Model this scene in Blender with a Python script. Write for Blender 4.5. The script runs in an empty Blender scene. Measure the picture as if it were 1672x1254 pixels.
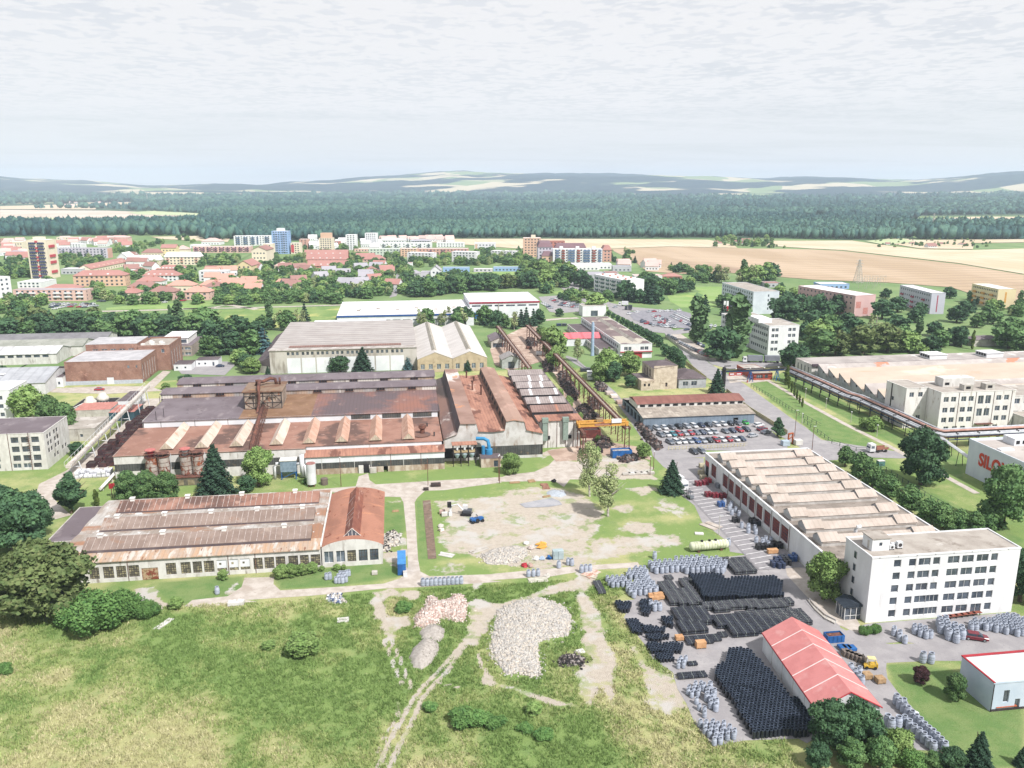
import bpy,math,random
import numpy as np
R=random.Random(11)
NR=np.random.default_rng(5)
SC=bpy.context.scene
C=SC.collection
rad=math.radians
# == camera (world axes follow the factory's own grid)
F_PX,CX,CY,PIT,CAMZ,YAW=1345.,836.,627.,rad(13.54),90.,rad(8.1)
cam=bpy.data.cameras.new('camera'); cam_o=bpy.data.objects.new('camera',cam); C.objects.link(cam_o)
cam.sensor_width=36; cam.lens=36*F_PX/1672; cam.clip_start=1; cam.clip_end=90000
cam_o.location=(0,0,CAMZ); cam_o.rotation_euler=(math.pi/2-PIT,0,-YAW)
SC.camera=cam_o
# == sky, sun, exposure
SUN_EL,SUN_AZ=rad(49),rad(147) # azimuth clockwise from +Y
w=bpy.data.worlds.new('World'); SC.world=w; w.use_nodes=True
nt=w.node_tree; nt.nodes.clear()
def N(nt,t,**k):
 n=nt.nodes.new(t)
 for a,v in k.items():
  if a.startswith('i_'):n.inputs[a[2:].replace('_',' ')].default_value=v
  else:setattr(n,a,v)
 return n
def MTH(nt,op,a,b=None,c=None,clamp=False):
 n=nt.nodes.new('ShaderNodeMath'); n.operation=op; n.use_clamp=clamp
 for i,v in enumerate((a,b,c)):
  if v is None:continue
  if isinstance(v,(int,float)):n.inputs[i].default_value=v
  else:nt.links.new(v,n.inputs[i])
 return n.outputs[0]
def MIX(nt,f,a,b,bt='MIX'):
 n=nt.nodes.new('ShaderNodeMix'); n.data_type='RGBA'; n.blend_type=bt
 for s,v in((n.inputs[0],f),(n.inputs[6],a),(n.inputs[7],b)):
  if hasattr(v,'links'):nt.links.new(v,s)
  elif isinstance(v,(int,float)):s.default_value=v
  else:s.default_value=(*v[:3],1)
 return n.outputs[2]
def STEP(nt,v,a,b):
 n=nt.nodes.new('ShaderNodeMapRange'); n.interpolation_type='SMOOTHSTEP'
 nt.links.new(v,n.inputs[0]); n.inputs[1].default_value=a; n.inputs[2].default_value=b
 return n.outputs[0]
def build_world():
 L=nt.links.new
 sky=N(nt,'ShaderNodeTexSky',sky_type='NISHITA',sun_disc=False,sun_elevation=SUN_EL,sun_rotation=SUN_AZ,altitude=300)
 tc=N(nt,'ShaderNodeTexCoord'); sp=N(nt,'ShaderNodeSeparateXYZ'); L(tc.outputs['Generated'],sp.inputs[0])
 z=MTH(nt,'MAXIMUM',sp.outputs[2],0.0); zz=MTH(nt,'ADD',z,.035)
 cb=N(nt,'ShaderNodeCombineXYZ'); L(MTH(nt,'DIVIDE',sp.outputs[0],zz),cb.inputs[0]); L(MTH(nt,'DIVIDE',sp.outputs[1],zz),cb.inputs[1])
 def noise(scale,det,rough,dist,sx=1,sy=1,off=0):
  mp=N(nt,'ShaderNodeMapping'); L(cb.outputs[0],mp.inputs[0]); mp.inputs[3].default_value=(sx,sy,1); mp.inputs[1].default_value=(off,off*.7,0)
  n=N(nt,'ShaderNodeTexNoise'); n.inputs['Scale'].default_value=scale; n.inputs['Detail'].default_value=det
  n.inputs['Roughness'].default_value=rough; n.inputs['Distortion'].default_value=dist; L(mp.outputs[0],n.inputs[0]); return n.outputs[0]
 big=noise(.22,5,.6,.6,.6,1.2)
 mid=noise(2.6,4,.55,.4,.9,.9,7)
 rip=noise(11.,3,.5,.3,.9,.8,3)
 k=MTH(nt,'ADD',MTH(nt,'MULTIPLY',mid,.6),MTH(nt,'MULTIPLY',rip,.75))
 fade=STEP(nt,z,.03,.12)
 ripples=MTH(nt,'MULTIPLY',STEP(nt,k,.58,.72),fade)
 cover=STEP(nt,MTH(nt,'ADD',big,MTH(nt,'MULTIPLY',mid,.15)),.40,.62)
 dens=MTH(nt,'ADD',MTH(nt,'MULTIPLY',cover,.34),.40)
 dens=MTH(nt,'ADD',dens,MTH(nt,'MULTIPLY',ripples,.36),clamp=True)
 nis=MIX(nt,1.0,sky.outputs[0],(.11,.105,.10),'MULTIPLY')
 hz=STEP(nt,z,.0,.30)
 thin=MIX(nt,hz,(.99,1.02,1.07),(.70,.78,.95))
 thin=MIX(nt,.35,thin,nis)
 cloud=MIX(nt,hz,(1.10,1.11,1.15),(1.12,1.11,1.13))
 col=MIX(nt,dens,thin,cloud)
 bg=N(nt,'ShaderNodeBackground'); L(col,bg.inputs[0]); bg.inputs[1].default_value=.62
 out=N(nt,'ShaderNodeOutputWorld'); L(bg.outputs[0],out.inputs[0])
build_world()
sun=bpy.data.lights.new('sun','SUN'); sun.energy=5.0; sun.angle=rad(2.5); sun.color=(1,.955,.91)
so=bpy.data.objects.new('sun',sun); C.objects.link(so); so.rotation_euler=(math.pi/2-SUN_EL,0,math.pi-SUN_AZ)
SC.view_settings.view_transform='Standard'; SC.view_settings.look='None'; SC.view_settings.exposure=.38; SC.view_settings.gamma=1
SC.render.engine='CYCLES'; cy=SC.cycles; cy.max_bounces=5; cy.diffuse_bounces=2; cy.glossy_bounces=2; cy.volume_bounces=1
cy.transparent_max_bounces=4; cy.use_denoising=True; cy.sample_clamp_indirect=3
# == picture readings -> places on the ground
VW=dict(a=(0,270,3.981),b=(420,270,3.981),c=(840,270,3.981),d=(1250,270,3.962),e=(0,470,3.981),f=(400,470,3.981),g=(800,470,3.981),h=(1200,470,3.542),
 i=(0,740,3.981),j=(400,740,3.981),k=(800,700,3.981),l=(1130,700,3.085),m=(0,950,3.344),n=(480,940,3.344),o=(940,900,3.5425),p=(1230,960,3.783),
 q=(0,370,7.838),r=(200,370,7.838),s=(400,370,7.838),t=(600,370,7.838),u=(800,370,7.838),v=(1000,400,6.269),w=(1440,540,6.966),x=(1100,560,6.967),z=(0,0,1))
def G(v,x,y,z=0.):
 a=VW[v]; x=a[0]+x/a[2]; y=a[1]+y/a[2]
 dx=(x-CX)/F_PX; dy=-(y-CY)/F_PX
 Y=math.cos(PIT)+dy*math.sin(PIT); Z=-math.sin(PIT)+dy*math.cos(PIT)
 t=(z-CAMZ)/Z; X=dx*t; Y=Y*t; c,s=math.cos(YAW),math.sin(YAW)
 return(X*c+Y*s,-X*s+Y*c)
def GG(v,pts,z=0.):return[G(v,x,y,z)for x,y in pts]
def HT(v,x,y,yt):
 X,Y=G(v,x,y); a=VW[v]; Yp=X*math.sin(YAW)+Y*math.cos(YAW); dy=-(a[1]+yt/a[2]-CY)/F_PX
 return CAMZ+Yp*(-math.sin(PIT)+dy*math.cos(PIT))/(math.cos(PIT)+dy*math.sin(PIT))
# == colours and materials
def lin(h,k=1.0):
 if isinstance(h,str):
  h=[int(h[i:i+2],16)/255 for i in(0,2,4)]
 return tuple(k*(c/12.92 if c<=.04045 else((c+.055)/1.055)**2.4)for c in h)
MATS={}
def mat(name,c1,c2=None,s=1.,rough=.85,st=(1,1,1),lo=.38,hi=.62,c3=None,s3=.3,t3=(.55,.7),st3=None,bump=0.,corr=None,metal=0.,rnd=0.,fine=.12,spec=.3,c4=None,s4=1,t4=(.6,.66),brick=None,alpha=None):
 if name in MATS:return MATS[name]
 m=bpy.data.materials.new(name); m.use_nodes=True; t=m.node_tree; t.nodes.clear(); L=t.links.new
 out=N(t,'ShaderNodeOutputMaterial'); b=N(t,'ShaderNodeBsdfPrincipled'); L(b.outputs[0],out.inputs[0])
 b.inputs['Roughness'].default_value=rough; b.inputs['Metallic'].default_value=metal; b.inputs['Specular IOR Level'].default_value=spec
 g=N(t,'ShaderNodeNewGeometry')
 def noise(sc,stt,det=5,off=0.,ro=.6):
  mp=N(t,'ShaderNodeMapping'); L(g.outputs['Position'],mp.inputs[0]); mp.inputs[3].default_value=stt; mp.inputs[1].default_value=(off,off*1.7,off*.3)
  n=N(t,'ShaderNodeTexNoise'); n.inputs['Scale'].default_value=sc; n.inputs['Detail'].default_value=det; n.inputs['Roughness'].default_value=ro; L(mp.outputs[0],n.inputs[0]); return n.outputs[0]
 c2=c2 or tuple(x*.8 for x in c1)
 n1=noise(s,st)
 col=MIX(t,STEP(t,n1,lo,hi),c1,c2)
 if c3:col=MIX(t,STEP(t,noise(s3,st3 or st,6,13.),*t3),col,c3)
 if c4:col=MIX(t,STEP(t,noise(s4,st,6,31.),*t4),col,c4)
 sp=None
 if corr:
  sp=N(t,'ShaderNodeSeparateXYZ'); L(g.outputs['Position'],sp.inputs[0])
  ax={'x':0,'y':1,'z':2}[corr[0]]
  wv=MTH(t,'SINE',MTH(t,'MULTIPLY',sp.outputs[ax],6.283/corr[1]))
  dk=STEP(t,wv,.55,.95)
  col=MIX(t,MTH(t,'MULTIPLY',dk,corr[2]),col,tuple(x*.35 for x in c1))
 if brick:
  mp=N(t,'ShaderNodeMapping'); tcx=N(t,'ShaderNodeTexCoord'); sx=N(t,'ShaderNodeSeparateXYZ'); L(g.outputs['Position'],sx.inputs[0])
  cbx=N(t,'ShaderNodeCombineXYZ'); L(MTH(t,'ADD',sx.outputs[0],sx.outputs[1]),cbx.inputs[0]); L(sx.outputs[2],cbx.inputs[1])
  bt=N(t,'ShaderNodeTexBrick'); L(cbx.outputs[0],bt.inputs[0]); bt.inputs['Scale'].default_value=brick
  bt.inputs['Color1'].default_value=(1,1,1,1); bt.inputs['Color2'].default_value=(.72,.72,.72,1); bt.inputs['Mortar'].default_value=(.55,.55,.55,1)
  col=MIX(t,.8,col,bt.outputs[0],'MULTIPLY')
 fn=noise(3.1 if s<3 else s*2.7,(1,1,1),6,5.,.7)
 f1=MTH(t,'ADD',MTH(t,'MULTIPLY',fn,2*fine),1-fine)
 if rnd:
  oi=N(t,'ShaderNodeObjectInfo'); f1=MTH(t,'MULTIPLY',f1,MTH(t,'ADD',MTH(t,'MULTIPLY',oi.outputs['Random'],2*rnd),1-rnd))
 cc=N(t,'ShaderNodeCombineColor')
 for i in range(3):L(f1,cc.inputs[i])
 col=MIX(t,1.,col,cc.outputs[0],'MULTIPLY')
 L(col,b.inputs['Base Color'])
 if bump:
  bp=N(t,'ShaderNodeBump'); bp.inputs['Strength'].default_value=min(1,bump); bp.inputs['Distance'].default_value=.25
  L(fn,bp.inputs['Height']); L(bp.outputs[0],b.inputs['Normal'])
 MATS[name]=m; return m
def K(h):
 c=lin(h,.66); m=max(c); c=[x*(1+.28*m)for x in c]; g=.3*c[0]+.6*c[1]+.1*c[2]; return tuple(g+(x-g)*1.0 for x in c)
# == mesh building
class MB:
 """collects faces; o is subtracted from every point (world coordinates -> the thing's own)"""
 def __init__(s,o=(0,0,0)):s.v=[]; s.f=[]; s.m=[]; s.o=o; s.sm=False
 def add(s,vs,fs,m=0):
  n=len(s.v); ox,oy,oz=s.o
  s.v+=[(a-ox,b-oy,c-oz)for a,b,c in vs]; s.f+=[tuple(i+n for i in f)for f in fs]; s.m+=[m]*len(fs); return s
 def quad(s,a,b,c,d,m=0):return s.add([a,b,c,d],[(0,1,2,3)],m)
 def box(s,x0,y0,z0,x1,y1,z1,m=0):
  return s.add([(x0,y0,z0),(x1,y0,z0),(x1,y1,z0),(x0,y1,z0),(x0,y0,z1),(x1,y0,z1),(x1,y1,z1),(x0,y1,z1)],
                     [(3,2,1,0),(4,5,6,7),(0,1,5,4),(1,2,6,5),(2,3,7,6),(3,0,4,7)],m)
 def prism(s,pts,z0,z1,m=0):
  n=len(pts); a=sum(pts[i][0]*pts[(i+1)%n][1]-pts[(i+1)%n][0]*pts[i][1]for i in range(n))
  if a<0:pts=pts[::-1]
  return s.add([(x,y,z0)for x,y in pts]+[(x,y,z1)for x,y in pts],
                     [tuple(range(n-1,-1,-1)),tuple(range(n,2*n))]+[(i,(i+1)%n,n+(i+1)%n,n+i)for i in range(n)],m)
 def prof(s,pts,a0,a1,ax='x',m=0):
  """a closed profile pushed along x (pts are (y,z)) or along y (pts are (x,z))"""
  n=len(pts); f=(lambda p,t:(t,p[0],p[1]))if ax=='x' else(lambda p,t:(p[0],t,p[1]))
  return s.add([f(p,a0)for p in pts]+[f(p,a1)for p in pts],
                     [tuple(range(n)),tuple(range(2*n-1,n-1,-1))]+[(i,n+i,n+(i+1)%n,(i+1)%n)for i in range(n)],m)
 def tube(s,path,r,n=8,m=0,cap=True):
  rs=r if isinstance(r,(list,tuple))else[r]*len(path)
  P=[np.array(p,float)for p in path]; vs=[]; fs=[]
  for i,p in enumerate(P):
   d=(P[min(i+1,len(P)-1)]-P[max(i-1,0)]); d/=(np.linalg.norm(d)or 1)
   u=np.cross(d,(0,0,1.)if abs(d[2])<.9 else(1.,0,0)); u/=np.linalg.norm(u); w_=np.cross(d,u)
   for k in range(n):
    a=2*math.pi*k/n; vs.append(tuple(p+rs[i]*(math.cos(a)*u+math.sin(a)*w_)))
  for i in range(len(P)-1):
   for k in range(n):fs.append((i*n+k,i*n+(k+1)%n,(i+1)*n+(k+1)%n,(i+1)*n+k))
  if cap:fs+=[tuple(range(n))[::-1],tuple(range((len(P)-1)*n,len(P)*n))]
  return s.add(vs,fs,m)
 def bar(s,a,b,t=.1,m=0):return s.tube([a,b],t/2*1.3,4,m)
 def lathe(s,prof,n=12,c=(0,0,0),m=0,cap=True):
  vs=[]; fs=[]
  for r,z in prof:
   for k in range(n):a=2*math.pi*k/n; vs.append((c[0]+r*math.cos(a),c[1]+r*math.sin(a),c[2]+z))
  for i in range(len(prof)-1):
   for k in range(n):fs.append((i*n+k,i*n+(k+1)%n,(i+1)*n+(k+1)%n,(i+1)*n+k))
  if cap:fs+=[tuple(range(n))[::-1],tuple(range((len(prof)-1)*n,len(prof)*n))]
  return s.add(vs,fs,m)
 def wall(s,p0,p1,z0,z1,ops=(),dep=.3,m=0):
  """upright wall from p0 to p1, outside on the right hand, real openings (u0,u1,za,zb) with reveals"""
  dx,dy=p1[0]-p0[0],p1[1]-p0[1]; Ln=math.hypot(dx,dy); ex,ey=dx/Ln,dy/Ln; nx,ny=ey,-ex
  us=sorted({0.,Ln,*[o[0]for o in ops],*[o[1]for o in ops]}); zs=sorted({z0,z1,*[o[2]for o in ops],*[o[3]for o in ops]})
  P=lambda u,z,d=0:(p0[0]+ex*u-nx*d,p0[1]+ey*u-ny*d,z)
  for j in range(len(zs)-1):
   u=0; start=None
   for i in range(len(us)-1):
    cu,cz=(us[i]+us[i+1])/2,(zs[j]+zs[j+1])/2
    hole=any(o[0]<cu<o[1]and o[2]<cz<o[3]for o in ops)
    if not hole and start is None:start=us[i]
    if start is not None and(hole or i==len(us)-2):
     e=us[i]if hole else us[i+1]
     s.quad(P(start,zs[j]),P(e,zs[j]),P(e,zs[j+1]),P(start,zs[j+1]),m); start=None
  for a,b,c,d in ops:
   s.quad(P(a,c),P(a,c,dep),P(a,d,dep),P(a,d),m); s.quad(P(b,c,dep),P(b,c),P(b,d),P(b,d,dep),m)
   s.quad(P(a,c),P(b,c),P(b,c,dep),P(a,c,dep),m); s.quad(P(a,d,dep),P(b,d,dep),P(b,d),P(a,d),m)
  return s
def mesh_of(name,mb,mats,smooth=False):
 me=bpy.data.meshes.new(name); me.from_pydata(mb.v,[],mb.f)
 for m in(mats if isinstance(mats,(list,tuple))else[mats]):me.materials.append(m)
 if any(mb.m):me.polygons.foreach_set('material_index',mb.m)
 if smooth:me.polygons.foreach_set('use_smooth',[True]*len(me.polygons))
 return me
def np_mesh(name,V,Fs,mats,mi=None,smooth=False):
 me=bpy.data.meshes.new(name); V=np.asarray(V,np.float32); Fs=np.asarray(Fs,np.int32); n,k=Fs.shape
 me.vertices.add(len(V)); me.vertices.foreach_set('co',V.ravel()); me.loops.add(n*k); me.loops.foreach_set('vertex_index',Fs.ravel())
 me.polygons.add(n); me.polygons.foreach_set('loop_start',np.arange(0,n*k,k,dtype=np.int32)); me.polygons.foreach_set('loop_total',np.full(n,k,np.int32))
 for m in(mats if isinstance(mats,(list,tuple))else[mats]):me.materials.append(m)
 if mi is not None:me.polygons.foreach_set('material_index',np.asarray(mi,np.int32))
 if smooth:me.polygons.foreach_set('use_smooth',np.ones(n,bool))
 me.update(); me.validate(); return me
ORG={}
def link(name,me,loc=(0,0,0),rz=0.,parent=None):
 o=bpy.data.objects.new(name,me); C.objects.link(o); o.location=loc
 if rz:o.rotation_euler=(0,0,rz)
 if parent is not None:o.parent=parent
 return o
def tag(o,label=None,cat=None,group=None,kind=None):
 if label:o['label']=label
 if cat:o['category']=cat
 if group:o['group']=group
 if kind:o['kind']=kind
 return o
def thing(name,label,cat,loc=(0,0,0),group=None,rz=0.):
 loc=(loc[0],loc[1],loc[2]if len(loc)>2 else 0.)
 o=link(name,None,loc,rz); o.empty_display_size=.5; ORG[o]=loc; return tag(o,label,cat,group)
def wb(t): # builder in world coordinates for an unturned thing
 return MB(ORG[t])
def Pt(name,mb,m,t,label=None,smooth=False):
 o=link(name,mesh_of(name,mb,m,smooth),parent=t)
 ORG[o]=ORG.get(t,(0,0,0))
 if label:o['label']=label
 return o
def solo(name,label,cat,mb,m,loc=(0,0,0),group=None,rz=0.,smooth=False):
 o=link(name,mesh_of(name,mb,m,smooth),loc,rz); ORG[o]=loc; return tag(o,label,cat,group)
def struct(name,mb,m,smooth=False):
 return tag(link(name,mesh_of(name,mb,m,smooth)),kind='structure')
def copy_tree(o,loc=None,rz=None,label=None,group=None,parent=None,mats=None):
 c=o.copy(); C.objects.link(c)
 if parent is not None:c.parent=parent
 if loc is not None:c.location=loc
 if rz is not None:c.rotation_euler=(0,0,rz)
 if label:c['label']=label
 if group:c['group']=group
 for ch in KIDS.get(o,()):
  copy_tree(ch,parent=c,mats=mats)
 if mats and o.type=='MESH' and o.name.split('.')[0]in mats:
  c.material_slots[0].link='OBJECT'; c.material_slots[0].material=mats[o.name.split('.')[0]]
 return c
KIDS={}
def index_kids(root):
 for o in[root]+list(root.children_recursive):KIDS[o]=list(o.children)
# == common materials
GLASS=mat('window_glass',(.035,.045,.06),(.09,.11,.14),s=.35,rough=.12,spec=.6,fine=.3)
GLASSL=mat('pale_window_glass',(.16,.19,.23),(.07,.09,.11),s=.5,rough=.15,spec=.6,fine=.3)
FRW=mat('white_window_frame',(.62,.63,.63)); FRD=mat('dark_window_frame',(.07,.06,.055)); FRR=mat('red_window_frame',(.25,.06,.05),(.18,.05,.045))
GRIDP=mat('grimy_factory_panes',(.30,.27,.17),(.10,.095,.075),s=1.3,lo=.4,hi=.55,rough=.35,fine=.35)
WINC={}
def win_mesh(w_,h,kind):
 k=(round(w_,2),round(h,2),kind)
 if k in WINC:return WINC[k]
 g=MB(); f=MB(); t=.07
 g.box(0,0,0,w_,.04,h)
 def bars(nx,nz,t):
  for i in range(nx+1):x=i*w_/nx; f.box(max(0,x-t/2),-.05,0,min(w_,x+t/2),.0,h)
  for i in range(nz+1):z=i*h/nz; f.box(0,-.047,max(0,z-t/2),w_,.003,min(h,z+t/2))
 if kind=='grid':bars(max(3,round(w_/.62)),max(3,round(h/.62)),.12); ms=(GRIDP,FRD)
 elif kind=='griddark':bars(max(3,round(w_/.9)),max(2,round(h/.9)),.1); ms=(GLASS,FRD)
 elif kind=='redgrid':bars(max(3,round(w_/.8)),max(3,round(h/.8)),.17); ms=(mat('red_hall_panes',(.13,.05,.05),(.04,.04,.06),s=.5),FRR)
 elif kind=='plain':ms=(GLASS,None)
 elif kind=='pale':bars(max(1,round(w_/1.2)),1,.12); ms=(GLASSL,FRW)
 else:bars(max(1,round(w_/1.1)),1,.07); ms=(GLASS,FRW)
 WINC[k]=(mesh_of('window',g,ms[0]),mesh_of('window_frame',f,ms[1])if f.v else None); return WINC[k]
def place_windows(t,p0,p1,ops,kind='std',dep=.3,frames=True,sill=False):
 """one window object per opening (local coordinates of t), its frame a sub-part"""
 dx,dy=p1[0]-p0[0],p1[1]-p0[1]; Ln=math.hypot(dx,dy); ex,ey=dx/Ln,dy/Ln; nx,ny=ey,-ex; rz=math.atan2(dy,dx)
 for i,(a,b,c,d)in enumerate(ops):
  kk=kind if isinstance(kind,str)else kind(i)
  gm,fm=win_mesh(b-a,d-c,kk)
  o=link('window',gm,(p0[0]+ex*a-nx*dep,p0[1]+ey*a-ny*dep,c),rz,t)
  if frames and fm:link('window_frame',fm,parent=o)
def rows(u0,z0,w_,h,n,pitch,nr=1,rp=3.2):return[(u0+i*pitch,u0+i*pitch+w_,z0+r*rp,z0+r*rp+h)for r in range(nr)for i in range(n)]
def block(name,label,cat,org,W,D,h,wm,rm,wins=None,roof='flat',rise=3.,par=.5,group=None,rz=0.,kind='std',frames=True,dep=.25,over=.4,base=0.):
 """walls with real openings + roof; local x along the front, y away. wins: {'S','E','N','W': ops}"""
 t=thing(name,label,cat,org,group,rz); wins=wins or{}
 S={'S':((0,0),(W,0)),'E':((W,0),(W,D)),'N':((W,D),(0,D)),'W':((0,D),(0,0))}
 mb=MB()
 for k,(a,b)in S.items():mb.wall(a,b,base,h,wins.get(k,()),dep)
 r=MB(); o=over
 if roof=='flat':
  r.box(-.05,-.05,h,W+.05,D+.05,h+.12)
  if par:
   for a in((-.1,-.1,W+.1,.2),(-.1,D-.2,W+.1,D+.1),(-.1,.2,.2,D-.2),(W-.2,.2,W+.1,D-.2)):mb.box(a[0],a[1],h-.003,a[2],a[3],h+par)
 elif roof=='gx': # ridge along x
  mb.add([(0,0,h),(0,D,h),(0,D/2,h+rise-.1),(W,0,h),(W,D,h),(W,D/2,h+rise-.1)],[(0,2,1),(3,4,5)])
  s_=rise/(D/2); r.prof([(-o,h-o*s_),(D/2,h+rise),(D+o,h-o*s_),(D+o,h-o*s_+.2),(D/2,h+rise+.2),(-o,h-o*s_+.2)],-o,W+o,'x')
 elif roof=='gy':
  mb.add([(0,0,h),(W,0,h),(W/2,0,h+rise-.1),(0,D,h),(W,D,h),(W/2,D,h+rise-.1)],[(0,1,2),(4,3,5)])
  s_=rise/(W/2); r.prof([(-o,h-o*s_),(W/2,h+rise),(W+o,h-o*s_),(W+o,h-o*s_+.2),(W/2,h+rise+.2),(-o,h-o*s_+.2)],-o,D+o,'y')
 elif roof in('hip','mansard'):
  q=min(D,W)/2-.01 if roof=='hip' else min(2.2,D/4); z1=h+rise
  x0,x1,y0,y1=-o,W+o,-o,D+o
  r.add([(x0,y0,h),(x1,y0,h),(x1,y1,h),(x0,y1,h),(q,q,z1),(W-q,q,z1),(W-q,D-q,z1),(q,D-q,z1)],[(3,2,1,0),(0,1,5,4),(1,2,6,5),(2,3,7,6),(3,0,4,7),(4,5,6,7)])
 Pt('wall',mb,wm,t); rr=Pt('roof',r,rm,t)
 for k,ops in wins.items():place_windows(t,*S[k],ops,kind,dep,frames)
 return t,rr
# == the ground near the works: one sheet, its materials laid by weights
def seg_dist(X,Y,pts):
 d=np.full(X.shape,1e9)
 for(x0,y0),(x1,y1)in zip(pts[:-1],pts[1:]):
  dx,dy=x1-x0,y1-y0; t=np.clip(((X-x0)*dx+(Y-y0)*dy)/(dx*dx+dy*dy+1e-9),0,1)
  d=np.minimum(d,np.hypot(X-x0-t*dx,Y-y0-t*dy))
 return d
def poly_sd(X,Y,pts):
 """signed distance, negative inside"""
 ins=np.zeros(X.shape,bool); n=len(pts)
 for i in range(n):
  x0,y0=pts[i]; x1,y1=pts[(i+1)%n]
  c=((y0>Y)!=(y1>Y)); ins^=c&(X<(x1-x0)*(Y-y0)/((y1-y0)if y1!=y0 else 1e-9)+x0)
 d=seg_dist(X,Y,list(pts)+[pts[0]]); return np.where(ins,-d,d)
def sms(d,a,b):t=np.clip((d-a)/(b-a),0,1); return t*t*(3-2*t)
def vnoise(X,Y,s,seed=0):
 x=X*s+seed*17.3; y=Y*s-seed*9.1; xi=np.floor(x).astype(int); yi=np.floor(y).astype(int); fx=x-xi; fy=y-yi
 def h(a,b):v=np.sin(a*127.1+b*311.7+seed*74.7)*43758.5453; return v-np.floor(v)
 fx=fx*fx*(3-2*fx); fy=fy*fy*(3-2*fy)
 return(h(xi,yi)*(1-fx)+h(xi+1,yi)*fx)*(1-fy)+(h(xi,yi+1)*(1-fx)+h(xi+1,yi+1)*fx)*fy
def fbm(X,Y,s,seed=0,o=4):return sum(vnoise(X,Y,s*2**i,seed+i)*.5**i for i in range(o))/sum(.5**i for i in range(o))
YARD=GG('j',[(1235,310),(1672,280)])+GG('k',[(120,400),(330,380),(480,400),(600,430),(680,500),(740,560),(700,600),(690,660),(640,700),(640,870),(540,900),(250,900)])+GG('j',[(1672,720),(1500,670),(1330,640),(1270,560),(1290,480),(1330,430)])
DIRT=[ # (polygon, soft edge, strength)
 (YARD,2.5,1.),
 (GG('k',[(640,720),(900,700),(1200,690),(1280,740),(1100,790),(850,820),(700,870),(640,870)]),2.5,.85),
 (GG('k',[(780,520),(900,480),(960,520),(880,560)]),1.5,.8),(GG('k',[(830,650),(930,600),(1060,620),(1090,670),(960,690)]),2,.9),
 (GG('k',[(1060,470),(1200,440),(1230,500),(1330,560),(1240,580),(1100,540)]),2.5,.6),(GG('k',[(880,390),(1080,370),(1100,400),(980,440)]),2,.8),
 (GG('n',[(930,350),(960,250),(950,150),(1000,130),(1130,155),(1280,120),(1420,50),(1560,10),(1640,60),(1560,90),(1440,90),(1300,140),(1180,200),(1100,240),(1040,310),(990,380)]),1.5,1.),
 (GG('n',[(405,150),(450,90),(520,80),(700,90),(640,130),(520,120),(505,160),(520,220),(640,215),(650,260),(560,310),(540,370),(490,360),(460,250)]),1.4,.95),
 (GG('o',[(0,60),(120,130),(100,200),(60,250),(110,310),(150,400),(170,520),(215,560),(225,700),(235,860),(190,900),(150,820),(95,760),(70,640),(40,500),(20,380),(0,300)]),1.5,.92),
 (GG('o',[(0,700),(60,640),(110,760),(120,870),(90,920),(40,860)]),1.6,.75),
 (GG('o',[(280,500),(370,560),(440,660),(560,700),(640,780),(700,900),(560,960),(420,930),(370,820),(340,680)]),2.2,.62),
 (GG('n',[(1110,590),(1200,600),(1420,680),(1520,715),(1400,700),(1230,640),(1130,610)]),.9,.95),(GG('n',[(1050,540),(1090,560),(1080,600),(1040,600)]),.8,.8),
 (GG('n',[(1560,490),(1672,480),(1672,640),(1600,650)]),1.5,.8),(GG('n',[(980,20),(1040,20),(1050,60),(980,80)]),1.2,.8),
 (GG('i',[(880,890),(1020,850),(1030,930),(1100,990),(1040,1010),(900,950)]),.8,1.),(GG('i',[(1460,880),(1560,830),(1540,900),(1480,910)]),1.2,.7),
 (GG('j',[(1000,545),(1050,560),(1050,760),(1040,790),(900,680),(900,640),(1000,640)]),1.0,.9),(GG('j',[(900,300),(1030,300),(1030,330),(900,330)]),1.,.5),
 (GG('j',[(1140,760),(1250,800),(1400,790),(1500,720),(1350,680),(1250,720)]),1.5,.45),
 (GG('g',[(590,1240),(560,1100),(400,1080),(330,1120),(360,1060),(600,1030),(800,1060),(1000,1120),(1050,1180),(1050,1240)]),1.5,1.),(GG('g',[(860,1240),(880,1180),(1060,1190),(1080,1240)]),1.5,.8),
]
RUTS=[(GG('n',[(455,1060),(520,900),(590,790),(640,690),(700,610),(790,520),(860,440),(930,360)]),.55),(GG('n',[(520,1050),(590,900),(650,790),(700,670),(760,600),(830,530),(900,430),(960,340),(1000,290)]),.6),
 (GG('n',[(490,350),(540,480),(585,590)]),.45),(GG('n',[(535,360),(590,480),(640,610)]),.45),(GG('n',[(570,690),(560,780),(490,880),(440,1000)]),.25),
 (GG('n',[(950,150),(1100,190),(1260,130),(1420,60)]),.8),(GG('n',[(1000,430),(1040,520),(1080,590)]),.5),(GG('n',[(800,590),(860,600),(900,610)]),.4)]
GRAVEL=GG('k',[(0,380),(480,400),(640,700),(620,860),(0,850)])
def dirt_at(X,Y):
 wgt=np.zeros(X.shape)
 for pts,e,s_ in DIRT:wgt=np.maximum(wgt,s_*(1-sms(poly_sd(X,Y,pts)+(fbm(X,Y,.3,51)-.5)*3.2,-e*1.5,e*1.5)))
 for pts,wd in RUTS:wgt=np.maximum(wgt,1-sms(seg_dist(X,Y,pts),wd*.3,wd*1.35))
 return wgt
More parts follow.
